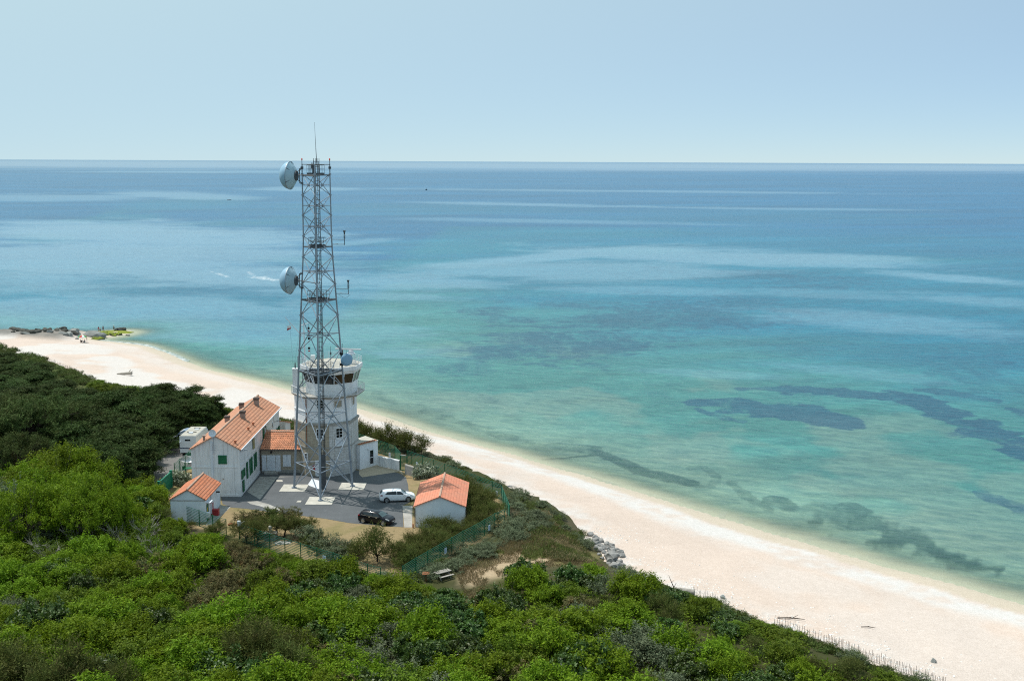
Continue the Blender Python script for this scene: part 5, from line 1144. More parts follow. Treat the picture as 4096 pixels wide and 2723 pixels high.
fence('mesh_fence', FT[6:], 2.0, 'green mesh fence along the front of the dry lawn with a small notice')
RUN2 = [P(q, 2.0) for q in (f2(1420, 495), f2(1540, 420), f2(1655, 355), f2(1770, 290), f2(1880, 228), f2(1985, 167), f2(2088, 115), f2(2187, 60), z5(1297, 900), z5(1387, 860))]
fence('mesh_fence', RUN2, 2.0, 'green mesh fence slanting along the grey-green shrubs, right of the tamarisks')
RUN3 = [P(q, 2.0) for q in (z5(1430, 825), z5(1415, 785), z5(1397, 745), z5(1376, 692), z5(1358, 647))]
fence('mesh_fence', RUN3, 2.0, 'short green mesh fence seen end-on at the far right corner of the compound')
RUN4 = [P(q, 2.0) for q in (z5(1358, 647), z5(1275, 612), z5(1165, 570), z5(1055, 530), z5(950, 490), z5(848, 455), z5(746, 418), z5(648, 380), z5(553, 347), z5(512, 338))]
fence('mesh_fence', RUN4, 2.0, 'green mesh fence along the beach from the right corner to the narrow gate')
RUN5 = [P(q, 2.0) for q in (z5(452, 355), z5(402, 295), z5(313, 262), z5(226, 233), z5(139, 205), z5(55, 175))]; RUN5 += [RUN5[-1] + (RUN5[-1] - RUN5[-2]) * k for k in (1, 2, 3)]
fence('mesh_fence', RUN5, 2.0, 'green mesh fence along the beach behind the white outbuilding')
RL = [P(q, 1.9) for q in (z9(505, 890), z9(622, 795), z9(720, 730), z9(800, 650))]; RL.append(RL[-1] + (RL[-1] - RL[-2]))
fence('mesh_fence', RL, 1.85, 'green mesh fence between the drive and the shade sail')
# notices wired to the fences
def notice(q, z, label, d, s=1.0):
    p = P(q, z); mb = MB(); d = Vector((d[0], d[1], 0)).normalized(); mb.obox((0, 0, 0), d * .24 * s, Vector((-d.y, d.x, 0)) * .012, (0, 0, .33 * s)); o = mb.build('notice_board', M_SIGN); o.location = p; tag(o, label, 'notice', 'notices on the fences')
    mb = MB(); nn = Vector((d.y, -d.x, 0)) * .016
    for k, w in enumerate((.16, .12, .17, .10)): mb.obox(nn + Vector((0, 0, .2 * s - k * .12 * s)), d * w * s, nn * .1, (0, 0, .018))
    mb.build('printed_lines', mat('printed_blue', (.10, .16, .28), .6), o)
notice(z8(1827, 1000), 1.15, 'pale notice on the front fence before the lawn shrubs', FT[11] - FT[10])
notice(f2(1823, 348), 1.0, 'pale notice low on the slanting fence, nearest the picnic table', RUN2[4] - RUN2[3])
notice(f2(2230, 135), 1.0, 'pale notice on the slanting fence near the far right corner', RUN2[8] - RUN2[7])
notice(z5(355, 375), 1.2, 'pale notice on the fence behind the low white wall', RUN5[1] - RUN5[2])
notice(z5(600, 460), 1.1, 'pale notice on the fence between the gate and the pale shrub', RUN4[7] - RUN4[8])
notice(z5(1316, 722), 1.0, 'dim notice on the beach fence close to the right corner', RUN4[0] - RUN4[1])
notice(f1(1545, 535), 1.0, 'small pale notice on a post by the round tamarisk', (1, -.8), .7) if False else None
# narrow beach gate
g0, g1 = P(z5(452, 512)), P(z5(512, 522)); d = (g1 - g0); root = empty('narrow_gate', g0, 0, 'narrow dark green barred gate in the beach fence', 'gate')
mb = MB()
for k in range(13): p = d * (k / 12); mb.tube(p + Vector((0, 0, .1)), p + Vector((0, 0, 2.15)), .05 if k in (0, 12) else .018, None, 5)
for zz in (.1, 2.1): mb.tube(Vector((0, 0, zz)), d + Vector((0, 0, zz)), .04, None, 5)
mb.build('barred_leaf', M_GATE, root)
mb = MB(); mb.box(-.07, .07, -.07, .07, 0, 2.3); mb.build('post', M_GREEN, root); mb = MB(); mb.box(d.x - .07, d.x + .07, d.y - .07, d.y + .07, 0, 2.3); mb.build('post', M_GREEN, root)
mb = MB(); mb.tube((0, 0, 2.3), d * .8 + Vector((0, 0, 2.32)), .03, None, 5); mb.build('top_bar', M_GREYWHITE, root)
# big sliding gate at left
g0, g1 = P(z1(88, 1098)), P(z1(188, 1005)); d = (g1 - g0); root = empty('sliding_gate', g0, 0, 'large dark green sliding gate across the drive, left of the small shed', 'gate'); nn = Vector((-d.y, d.x, 0)).normalized()
mb = MB(); mb.obox(d / 2 + Vector((0, 0, 1.12)), d / 2, nn * .035, (0, 0, 1.0)); mb.build('panel', M_GATE, root)
mb = MB(); mb.obox(d / 2 + Vector((0, 0, 2.16)), d / 2, nn * .07, (0, 0, .06)); mb.obox(d / 2 + Vector((0, 0, .1)), d / 2, nn * .07, (0, 0, .07)); n = 20
for k in range(n + 1): mb.obox(d * (k / n) + Vector((0, 0, 1.12)), d.normalized() * .03, nn * .055, (0, 0, 1.0))
mb.build('gate_frame', M_GATE, root)
for p in (Vector((0, 0, 0)) - d.normalized() * .25, d + d.normalized() * .2): mb = MB(); mb.obox(p + Vector((0, 0, 1.2)), d.normalized() * .16, nn * .16, (0, 0, 1.2)); mb.build('gate_post', M_GATE, root)
# stub of fence beyond the gate
fence('mesh_fence', [g0 + Vector((-.4, .3, 0)), g0 + Vector((-2.6, 1.2, 0)), g0 + Vector((-4.8, 2.3, 0))], 2.0, 'short green fence stub at the near end of the sliding gate, in the trees')
# ---- yard odds and ends
a = P(z9(622, 1075)); sail = empty('shade_sail', (0, 0, 0), 0, 'white shade sail stretched from the long house over garden furniture', 'shade sail')
A0 = AT(z9(605, 830), a.y + .4); B0 = AT(z9(895, 862), HA.y + 1.2); C0 = AT(z9(895, 745), HA.y + 5.0); D0 = AT(z9(735, 712), HA.y + 6.0); B0.x = C0.x = HA.x - HW - .06
mb = MB(); n = 12; V = []
for i in range(n + 1):
    for j in range(n + 1):
        u, v = i / n, j / n; p = A0 * (1 - u) * (1 - v) + B0 * u * (1 - v) + C0 * u * v + D0 * (1 - u) * v; p = p - Vector((0, 0, .34 * math.sin(math.pi * u) * (.5 + .5 * math.sin(math.pi * v)) + .03 * math.sin(u * 25 + v * 9))); V.append(p)
mb.add(V, [(i * (n + 1) + j, (i + 1) * (n + 1) + j, (i + 1) * (n + 1) + j + 1, i * (n + 1) + j + 1) for i in range(n) for j in range(n)]); o = mb.build('cloth', M_FABRIC, sail, True)
mb = MB()
for q in (A0, D0): mb = MB(); mb.tube((q.x, q.y, 0), q, .04, None, 6); mb.build('pole', M_GREEN, sail)
def table(loc, w, d, h, m, label, name, rz=0, round_=False, cat='table'):
    root = empty(name, loc, rz, label, cat); mb = MB()
    if round_: mb.lathe([(0, h), (w / 2, h), (w / 2, h + .05), (0, h + .05)], (0, 0, 0), (0, 0, 1), 20)
    else: mb.box(-w / 2, w / 2, -d / 2, d / 2, h - .04, h)
    mb.build('table_top', m, root)
    for sx in (-1, 1):
        for sy in (-1, 1): mb = MB(); k = .3 if round_ else .45; mb.tube((sx * w * k, sy * d * k, 0), (sx * w * k * .9, sy * d * k * .9, h - .03), .03, None, 5); mb.build('leg', m, root)
    return root
table(P(z9(850, 1095)), 1.5, 1.0, .74, M_GREEN, 'green metal garden table under the edge of the shade sail', 'garden_table')
table(P(z9(818, 1225)), .75, .75, .6, M_CREAM, 'small round cream table behind the shed roof', 'round_table', 0, True)
root = empty('garden_chair', P(z9(715, 1085)), .4, 'green metal garden chair beside the garden table', 'chair')
mb = MB(); mb.box(-.22, .22, -.22, .22, .43, .46); mb.build('seat', M_GREEN, root); mb = MB(); mb.box(-.22, .22, .2, .24, .46, .9); mb.build('backrest', M_GREEN, root)
for sx in (-.2, .2):
    for sy in (-.2, .2): mb = MB(); mb.tube((sx, sy, 0), (sx, sy, .44), .02, None, 5); mb.build('leg', M_GREEN, root)
c = P(z8(875, 650)); mb = MB()
for k in range(4): mb.box(-.62, .62, -.32 + k * .17, -.19 + k * .17, .12, .17)
for x in (-.5, .5): mb.box(x - .05, x + .05, -.32, .32, .0, .12)
o = mb.build('wooden_pallet', M_RUST); o.location = c; o.rotation_euler = (0, 0, -.25); tag(o, 'rust-brown slatted pallet lying on the dry lawn', 'pallet')
c = FT[6].copy(); c.z = 0; c.y -= .3; root = empty('meter_box', c, 0, 'white meter box on top of a fence post by the lawn corner', 'meter box')
mb = MB(); mb.box(-.17, .17, -.12, .12, 1.9, 2.5); mb.build('box', M_WHITE, root); mb = MB(); mb.box(-.05, .05, -.05, .05, 0, 1.9); mb.build('post', M_GREEN, root)
c = P(z8(960, 690)); mb = MB(); mb.box(-.2, .2, -.15, .15, .0, .75); mb.box(-.23, .23, -.18, .18, .75, .82); mb.box(.3, .42, -.08, .08, 0, .95); o = mb.build('junction_box', M_GREYWHITE); o.location = c; tag(o, 'grey junction box with pipe just behind the white meter box', 'junction box')
c = P(z8(1262, 800)); root = empty('stone_ornament', c, 0, 'grey stone finial on a square block under the lawn trees', 'ornament')
mb = MB(); mb.box(-.7, .7, -.4, .4, 0, .75); mb.box(-.8, .8, -.5, .5, .75, .9); mb.build('block', M_BAND, root); mb = MB(); mb.lathe([(.22, .9), (.22, 1.1), (.14, 1.25), (.22, 1.4), (.2, 1.6), (.06, 1.7), (0, 1.72)], (0, 0, 0), (0, 0, 1), 14); mb.build('finial', M_CONC, root)
mb = MB(); mb.add([(-.9, -.5, 0), (.9, -.5, 0), (.9, .5, 0), (-.9, .5, 0), (-.9, -.5, .1), (.9, -.5, .1), (.9, .5, .1), (-.9, .5, .1)], [(0, 3, 2, 1), (4, 5, 6, 7), (0, 1, 5, 4), (1, 2, 6, 5), (2, 3, 7, 6), (3, 0, 4, 7)]); mb.box(-.6, -.1, -.3, .3, .1, .22)
o = mb.build('stone_slab', M_BAND); o.location = P(z8(1390, 840)); o.rotation_euler = (0, 0, .3); tag(o, 'flat grey stone slab lying beside the stone finial block', 'slab')
# picnic table in the hollow
c = P(f2(1795, 640), -.4); c.z = ground_z(c.x, c.y); root = empty('picnic_table', c, rad(38), 'weathered grey slatted picnic table beside the sandy hollow', 'picnic table')
mb = MB()
for k in range(5): mb.box(-.9, .9, -.4 + k * .165, -.26 + k * .165, .70, .75)
mb.build('table_top', M_WOOD, root)
for s in (-1, 1):
    mb = MB(); mb.box(-.9, .9, s * .78 - .14, s * .78 + .14, .42, .46); mb.build('bench_seat', M_WOOD, root)
    mb = MB()
    for x in (-.62, .62): mb.tube((x, s * .12, .7), (x, s * .68, 0), .05, None, 5)
    mb.build('leg', M_WOOD, root)
mb = MB(); mb.box(-.66, -.58, -.8, .8, .36, .43); mb.box(.58, .66, -.8, .8, .36, .43); mb.build('crossbar', M_WOOD, root)
c = P(f2(1640, 650), -.2); c.z = ground_z(c.x, c.y); mb = MB(); mb.box(-.05, .05, -.05, .05, 0, .85); mb.add([(-.36, -.28, .85), (.36, -.28, .85), (.36, .28, .95), (-.36, .28, .95), (-.36, -.28, .81), (.36, -.28, .81), (.36, .28, .91), (-.36, .28, .91)], [(0, 1, 2, 3), (7, 6, 5, 4), (0, 4, 5, 1), (1, 5, 6, 2), (2, 6, 7, 3), (3, 7, 4, 0)]); o = mb.build('info_stand', M_RUST); o.location = c; tag(o, 'rust-coloured tilted panel on a short post beside the picnic table', 'info stand')
# ================================================================== VEGETATION
def unit(v): return v / np.maximum(np.linalg.norm(v, axis=-1, keepdims=True), 1e-9)
def rdir(n, rng): return unit(rng.normal(size=(n, 3)))
def leaf_mesh(name, Pp, T, Nn, L, W, tint, m, shape=.5):
    """one rhomb-shaped leaf per row: base, two sides, tip"""
    B = unit(np.cross(T, Nn)); L = L[:, None]; W = W[:, None]
    droop = np.array((0, 0, -.12)) * L
    v = np.stack([Pp, Pp + T * L * shape + B * W * .5, Pp + T * L + droop, Pp + T * L * shape - B * W * .5], 1).reshape(-1, 3)
    f = np.arange(len(v)).reshape(-1, 4)
    me = np_mesh(name, v, f, m); set_attr(me, 'tint', np.clip(tint, 0, 1), 'FACE'); return me

def lobes_dome(rng, n, R, H, r0=.34, r1=.5, low=.25):
    out = []
    for k in range(n):
        a = rng.uniform(0, 2 * math.pi); q = math.sqrt(rng.uniform(0, 1)) * .86; rr = rng.uniform(r0, r1) * R
        top = H * (1 - .45 * q * q) * rng.uniform(.66, 1.06); cz = max(top - rr * .85, low * H * rng.uniform(.4, 1))
        out.append((q * R * math.cos(a), q * R * math.sin(a), cz, rr, rr * .85, rng.uniform(0, 1)))
    return out

NT_ = 9
def crown(rng, lobes, nspr, spr_len, nleaf, lL, lW, up=.6, wid=.5, zmin=.1, depth=.35, leafang=.9, tipbias=0.0):
    lb = np.array(lobes); w = lb[:, 3] ** 2; idx = rng.choice(len(lb), nspr, p=w / w.sum()); c = lb[idx]
    tufts = rdir(len(lb) * NT_, rng).reshape(len(lb), NT_, 3); d = tufts[idx, rng.integers(0, NT_, nspr)] + rng.normal(size=(nspr, 3)) * .20     # twigs gather in tufts, with gaps between d[:, 2] = np.where(d[:, 2] < -.25, -d[:, 2], d[:, 2]); d = unit(d)
    k = 1 - depth * rng.uniform(0, 1, nspr) ** 2
    p0 = c[:, :3] + d * np.stack([c[:, 3], c[:, 3], c[:, 4]], 1) * k[:, None]
    ax = unit(d * .8 + np.array((0, 0, up)) + rng.normal(size=(nspr, 3)) * .35)
    ln = spr_len * rng.uniform(.6, 1.3, nspr)
    t = np.tile((np.arange(nleaf) + .5) / nleaf, (nspr, 1)) + rng.uniform(-.1, .1, (nspr, nleaf))
    pos = p0[:, None] + ax[:, None] * (ln[:, None] * t)[..., None]
    side = rng.normal(size=(nspr, nleaf, 3)); side = unit(side - (side * ax[:, None]).sum(-1, keepdims=True) * ax[:, None])
    pos = pos + side * (wid * ln[:, None, None] * (1 - t)[..., None] * rng.uniform(0, .5, (nspr, nleaf, 1)))
    T = unit(ax[:, None] * (1 - leafang * .6) + side * leafang + np.array((0, 0, -.05)))
    Nn = unit(np.array((0, 0, 1.0)) * .55 + d[:, None] * .45 + rng.normal(size=(nspr, nleaf, 3)) * .6)
    n = nspr * nleaf; L = lL * rng.uniform(.65, 1.35, n); W = lW * rng.uniform(.7, 1.3, n)
    tint = (.5 * rng.uniform(0, 1, (nspr, 1)) + .28 * c[:, 5:6] + .22 * rng.uniform(0, 1, (nspr, nleaf)) + tipbias * (t - .5)).reshape(-1)
    pos = pos.reshape(-1, 3); keep = pos[:, 2] > zmin
    return [a[keep] for a in (pos, T.reshape(-1, 3), Nn.reshape(-1, 3), L, W, tint)]

def limbs(rng, lobes, r, trunkh=0.0, lean=(0, 0), n=5):
    mb = MB(); top = Vector((lean[0], lean[1], trunkh))
    if trunkh > .1:
        mid = Vector((lean[0] * .4 + rng.normal() * .08, lean[1] * .4 + rng.normal() * .08, trunkh * .5)); mb.tube((0, 0, -.3), mid, r, r * .82, n + 2); mb.tube(mid, top, r * .82, r * .65, n + 2)
    for l in lobes:
        e = Vector(l[:3]); m1 = top.lerp(e, .5) + Vector(rng.normal(size=3) * .12); m1.z = max(m1.z, .15)
        mb.tube(top if trunkh > .1 else Vector((rng.normal() * .1, rng.normal() * .1, -.2)), m1, r * .55, r * .34, n); mb.tube(m1, e, r * .34, r * .10, n)
        for q in range(2): mb.tube(m1.lerp(e, .5), e + Vector(rng.normal(size=3) * l[3] * .5), r * .2, r * .05, 4)
    me = bpy.data.meshes.new('limbs'); me.from_pydata([tuple(v) for v in mb.v], [], mb.f); return me
KIND = {}
def kind(key, nm, cr, tr, leafm, bark, cname='foliage', tname='branches'):
    me = leaf_mesh(nm, *cr, leafm); tr.materials.append(bark); KIND.setdefault(key, []).append((nm, me, tr, cname, tname))
rg = np.random.default_rng(101)
for i in range(5):    # locust-like bright bush, fine feathery sprays
    lb = lobes_dome(rg, 24, 2.3, 3.0, .17, .30); kind('bright', 'bright_bush', crown(rg, lb, 760, .60, 9, .24, .105, .55, .5), limbs(rg, lb, .07), L_BRIGHT, M_BARK)
for i in range(2):
    lb = lobes_dome(rg, 46, 2.3, 3.0, .12, .22, .3); kind('btree', 'bright_tree', crown(rg, lb, 2300, .36, 9, .12, .05, .5, .6), limbs(rg, lb, .09, .5), L_BRIGHT, M_BARK, 'crown', 'trunk')
for i in range(3):
    lb = lobes_dome(rg, 22, 2.2, 2.7, .17, .30); kind('mid', 'leafy_bush', crown(rg, lb, 660, .5, 9, .23, .11, .4, .6), limbs(rg, lb, .07), L_MID, M_BARK)
for i in range(3):    # evergreen with larger glossy leaves
    lb = lobes_dome(rg, 22, 2.1, 2.9, .17, .30); kind('glossy', 'glossy_bush', crown(rg, lb, 680, .34, 9, .24, .14, .3, .8), limbs(rg, lb, .08), L_GLOSSY, M_DARKBARK)
for i in range(3):
    lb = lobes_dome(rg, 11, 1.7, 1.7, .28, .42); kind('grey', 'grey_bush', crown(rg, lb, 520, .36, 8, .15, .065, .75, .5), limbs(rg, lb, .05), L_GREY, M_BARK)
for i in range(3):
    lb = lobes_dome(rg, 22, 2.2, 2.5, .16, .28); kind('olive', 'brown_tipped_bush', crown(rg, lb, 620, .3, 9, .18, .085, .6, .7), limbs(rg, lb, .08), L_OLIVE, M_BARK)
for i in range(4):    # tamarisk: long upswept plumes
    lb = lobes_dome(rg, 9, 1.45, 2.4, .24, .36); kind('tama', 'tamarisk', crown(rg, lb, 380, .85, 11, .20, .045, 1.0, .35, .25, .35, .55), limbs(rg, lb, .09, .5), L_TAMA, M_DARKBARK, 'crown', 'trunk')
for i in range(2):    # tamarisk on a bare stem
    lb = lobes_dome(rg, 9, 1.5, 3.2, .28, .40, .5); kind('tamatree', 'tamarisk_tree', crown(rg, lb, 440, .7, 11, .20, .05, .7, .45, .9, .35, .55), limbs(rg, lb, .13, 1.1, (.15, .1)), L_TAMA, M_DARKBARK, 'crown', 'trunk')
for i in range(3):    # umbrella pine
    lb = [(q * math.cos(a), q * math.sin(a), 7.0 - .055 * q * q + rg.uniform(-.3, .3), rg.uniform(1.1, 1.6), rg.uniform(.7, 1.0), rg.uniform(0, 1)) for q, a in [(math.sqrt(rg.uniform(0, 1)) * 3.9, rg.uniform(0, 6.28)) for _ in range(24)]]
    lb += [(q * math.cos(a), q * math.sin(a), rg.uniform(3.2, 5.5), rg.uniform(.8, 1.3), .7, rg.uniform(0, .4)) for q, a in [(rg.uniform(1.5, 3.8), rg.uniform(0, 6.28)) for _ in range(9)]]
    kind('pine', 'umbrella_pine', crown(rg, lb, 2300, .5, 10, .26, .07, .55, .6, 1.2, .4), limbs(rg, lb, .26, 3.6, (.3, .2), 6), L_PINE, M_DARKBARK, 'crown', 'trunk')
for i in range(4):    # cypress: ragged tiers of flat sprays
    lb = []
    for k in range(34):
        h = rg.uniform(.12, 1) ** .8; q = (1.0 - h * .62) * rg.uniform(.2, 1) * 3.1; a = rg.uniform(0, 6.28); lb.append((q * math.cos(a), q * math.sin(a), .6 + h * 6.4, rg.uniform(.8, 1.35), rg.uniform(.26, .5), rg.uniform(0, 1)))
    kind('cyp', 'cypress', crown(rg, lb, 1900, .60, 10, .30, .10, .18, .6, .5, .5), limbs(rg, lb, .24, 3.5, (.2, 0), 6), L_CYP, M_DARKBARK, 'crown', 'trunk')
for i in range(3):
    lb = lobes_dome(rg, 9, 1.3, 1.3, .28, .45); kind('scrub', 'scrub_bush', crown(rg, lb, 330, .34, 8, .16, .06, .8, .6), limbs(rg, lb, .045), L_SCRUB, M_BARK)
for i in range(2):
    lb = lobes_dome(rg, 10, 1.25, 1.6, .28, .42); kind('pale', 'pale_leaved_shrub', crown(rg, lb, 420, .26, 8, .17, .10, .5, .8), limbs(rg, lb, .05), L_PALE, M_BARK)
for i in range(2):    # clipped hedge block
    lb = [(rg.uniform(-1.5, 1.5), rg.uniform(-.65, .65), rg.uniform(.45, 1.05), .5, .42, rg.uniform(0, 1)) for _ in range(22)]; kind('hedge', 'clipped_hedge', crown(rg, lb, 620, .2, 8, .13, .06, .5, .8), limbs(rg, lb, .05), L_SCRUB if i else L_OLIVE, M_BARK)
for i in range(2):    # bare pale-limbed shrub with thin leaf
    lb = lobes_dome(rg, 16, 2.1, 3.0, .25, .4); mb = MB()
    for k in range(13):
        a, q, h = rg.uniform(0, 6.28), rg.uniform(.3, 1.9), rg.uniform(1.4, 3.2); m1 = Vector((q * .4 * math.cos(a + .4), q * .4 * math.sin(a + .4), h * .5)); e = Vector((q * math.cos(a), q * math.sin(a), h)); mb.tube((rg.normal() * .2, rg.normal() * .2, -.2), m1, .06, .045, 5); mb.tube(m1, e, .045, .015, 5)
        for _ in range(4): mb.tube(m1.lerp(e, rg.uniform(.2, .9)), e + Vector(rg.normal(size=3) * .5), .02, .008, 4)
    tr = bpy.data.meshes.new('limbs'); tr.from_pydata([tuple(v) for v in mb.v], [], mb.f); kind('bare', 'bare_limbed_shrub', crown(rg, lb, 330, .5, 8, .2, .09, .4, .7), tr, L_MID, M_PALEBARK)

CNT = {}
def plant(key, loc, s, label, cat, group, rz=None, sz=None, idx=None):
    v = KIND[key]; i = CNT.get(key, 0); CNT[key] = i + 1; nm, cm, tm, cn, tn = v[(i if idx is None else idx) % len(v)]
    r = empty(nm, loc, R_.uniform(0, 6.28) if rz is None else rz, label, cat, group); r.scale = (s, s, s if sz is None else sz)
    link(cn, cm, r); link(tn, tm, r); return r
def poly_points(poly, sp, seed, jit=.42):
    rr = random.Random(seed); xs = [p[0] for p in poly]; ys = [p[1] for p in poly]; out = []; y = min(ys); row = 0
    while y < max(ys):
        x = min(xs) + (sp / 2 if row % 2 else 0)
        while x < max(xs):
            px, py = x + rr.uniform(-jit, jit) * sp, y + rr.uniform(-jit, jit) * sp
            if inpoly(np.array([px]), np.array([py]), poly)[0]: out.append((px, py))
            x += sp
        y += sp * .87; row += 1
    return out
def pic(x, y, z):      # where a point shows in the whole-picture survey
    a, b = proj_g(np.array([x]), np.array([y]), np.array([z])); return float(a[0]), float(b[0])

# ---- the thicket below the station
TH_PX = [(-160, 1120), (0, 1100), (60, 1100), (150, 1150), (330, 1175), (385, 1205), (450, 1232), (530, 1238), (600, 1264), (690, 1282), (800, 1302), (870, 1310), (940, 1320), (1000, 1334), (1050, 1372), (1105, 1345), (1150, 1318), (1230, 1290), (1330, 1286), (1400, 1302), (1480, 1322), (1560, 1350), (1700, 1404), (1850, 1460), (2000, 1526), (2120, 1590), (2260, 1760), (-160, 1760)]
TH_W = [tuple(P(g(*q), 2.2)[:2]) for q in TH_PX]
SPOT = [ # special bushes noted in the picture: centre, radius, kind
    (860, 1150, 0, 'olive')]
def zone_kind(gx, gy, rr):
    for cx, cy, rx, ry, k in ((545, 1265, 75, 28, 'olive'), (520, 1320, 85, 30, 'olive'), (330, 1310, 60, 24, 'olive'), (470, 1375, 80, 30, 'olive'), (650, 1290, 60, 30, 'olive'), (470, 1350, 45, 18, 'olive'), (1240, 1390, 70, 22, 'scrub'), (1290, 1370, 55, 18, 'olive'), (1420, 1375, 70, 26, 'scrub'), (1500, 1395, 40, 30, 'tama'),
                          (1440, 1490, 75, 48, 'grey'), (1470, 1500, 85, 40, 'grey'), (1330, 1535, 60, 24, 'glossy'), (1180, 1375, 110, 22, 'glossy'), (1180, 1310, 80, 16, 'glossy'), (1300, 1320, 90, 22, 'glossy'), (1100, 1460, 70, 45, 'glossy'), (1050, 1400, 45, 30, 'glossy'), (640, 1500, 70, 40, 'tama'), (130, 1560, 160, 30, 'tama'), (560, 1540, 90, 30, 'glossy'), (880, 1490, 70, 32, 'grey'),
                          (60, 1190, 70, 40, 'grey'), (230, 1215, 150, 34, 'bare'), (100, 1240, 80, 30, 'bare'), (370, 1240, 50, 20, 'bare'), (180, 1340, 50, 26, 'glossy'), (60, 1380, 60, 22, 'grey'), (1560, 1560, 50, 24, 'grey'), (1350, 1400, 60, 16, 'grey'), (760, 1340, 60, 22, 'glossy'), (780, 1330, 70, 24, 'bright'), (300, 1290, 40, 20, 'glossy'), (660, 1270, 44, 18, 'tama'), (560, 1225, 60, 14, 'tama'), (900, 1400, 80, 22, 'glossy'), (700, 1400, 50, 24, 'glossy')):
        if ((gx - cx) / rx) ** 2 + ((gy - cy) / ry) ** 2 < 1 + rr.uniform(-.25, .25): return k
    if gx > 1500 and gy < 1390 + (gx - 1500) * .36: return rr.choice(['scrub', 'glossy', 'tama', 'mid'])
    return rr.choices(['bright', 'mid', 'glossy', 'olive', 'grey'], [.64, .16, .16, .03, .01])[0]
WORDS = {'bright': ('bright yellow-green feathery bush', 'bush'), 'mid': ('fresh green leafy bush', 'bush'), 'glossy': ('dark glossy-leaved evergreen bush', 'bush'), 'grey': ('soft grey-green bush', 'bush'), 'olive': ('olive bush with tan-brown tips', 'bush'), 'tama': ('feathery olive tamarisk bush', 'bush'), 'scrub': ('low wind-clipped scrub bush', 'bush'), 'bare': ('thin shrub showing pale bare limbs', 'shrub')}
def zone_words(gx, gy):
    row = 'bottom edge' if gy > 1480 else 'middle rows' if gy > 1370 else 'upper edge'
    if gx > 1480: return 'of the thicket by the paling fence' if gy < 1400 + (gx - 1500) * .3 else 'of the thicket at lower right'
    if gx > 1060: return f'in the {row} of thicket below the hollow'
    if gx > 640: return f'in the {row} of thicket below the lawn'
    if gx > 330: return f'in the {row} of thicket below the shed'
    return f'in the {row} of thicket at far left'
rr = random.Random(5)
pts = poly_points(TH_W, 3.35, 17)
for x, y in pts:
    gz = ground_z(x, y); gx, gy = pic(x, y, 2.0); k = zone_kind(gx, gy, rr); s = rr.uniform(.88, 1.32)
    if k in ('tama', 'grey', 'scrub'): s *= 1.35
    if gx > 1480: s *= .8
    if gx > 1480 and gy < 1420 + (gx - 1500) * .38: s *= .72
    if gy < 1400 and gx < 1480: s *= .8
    w, c = WORDS[k]; plant(k, (x, y, gz - .12), s, f'{w} {zone_words(gx, gy)}', c, f'{w} {zone_words(gx, gy)}', None, s * rr.uniform(.8, 1.15))

STRIP = [tuple(P(g(*q), .7)[:2]) for q in ((372, 1198), (450, 1228), (530, 1246), (600, 1274), (690, 1298), (800, 1322), (900, 1342), (1000, 1356), (1075, 1380), (1060, 1415), (990, 1392), (890, 1380), (790, 1360), (680, 1335), (590, 1310), (520, 1285), (440, 1262), (368, 1232))]
for x, y in poly_points(STRIP, 1.75, 19):
    gx, gy = pic(x, y, 1.0); k = 'olive' if 500 < gx < 590 else rr.choices(['mid', 'bright', 'glossy', 'scrub'], [.4, .35, .15, .1])[0]; s = rr.uniform(.42, .62); z_ = 'below the small shed' if gx < 560 else 'along the lawn fence'
    w, c = WORDS[k]; plant(k, (x, y, -.1), s, f'small {w} at the thicket rim {z_}', c, f'small {w} at the thicket rim {z_}', None, s * 1.05)

# ---- undergrowth filling the floor of the thicket (uncountable)
def scatter(name, poly, n, seed, L, W, m, hgt=(.0, .6), up=.5, clump=0, blades=0):
    r = np.random.default_rng(seed); xs = np.array([p[0] for p in poly]); ys = np.array([p[1] for p in poly])
    X = r.uniform(xs.min(), xs.max(), n * 4); Y = r.uniform(ys.min(), ys.max(), n * 4); k = inpoly(X, Y, poly)
    if clump: k &= fbm(X / clump, Y / clump, seed) > .47
    X, Y = X[k][:n], Y[k][:n]; dl, ds = fields(X, Y); Z = blend_comp(X, Y, height(X, Y, dl, ds)); ok = dl > -.3; X, Y, Z = X[ok], Y[ok], Z[ok]; q = len(X)
    pos = np.stack([X, Y, Z - .03 + r.uniform(hgt[0], hgt[1], q)], 1); T = unit(r.normal(size=(q, 3)) * .6 + np.array((0, 0, up))); Nn = rdir(q, r)
    me = leaf_mesh(name, pos, T, Nn, L * r.uniform(.6, 1.4, q), W * r.uniform(.6, 1.4, q), fbm(X / 2.5, Y / 2.5, seed + 1) * 1.6 - .3 + r.uniform(-.2, .2, q), m)
    return tag(link(name, me), kind='stuff')
scatter('undergrowth', TH_W + [], 60000, 3, .34, .15, L_MID, (.0, 1.0), .4)

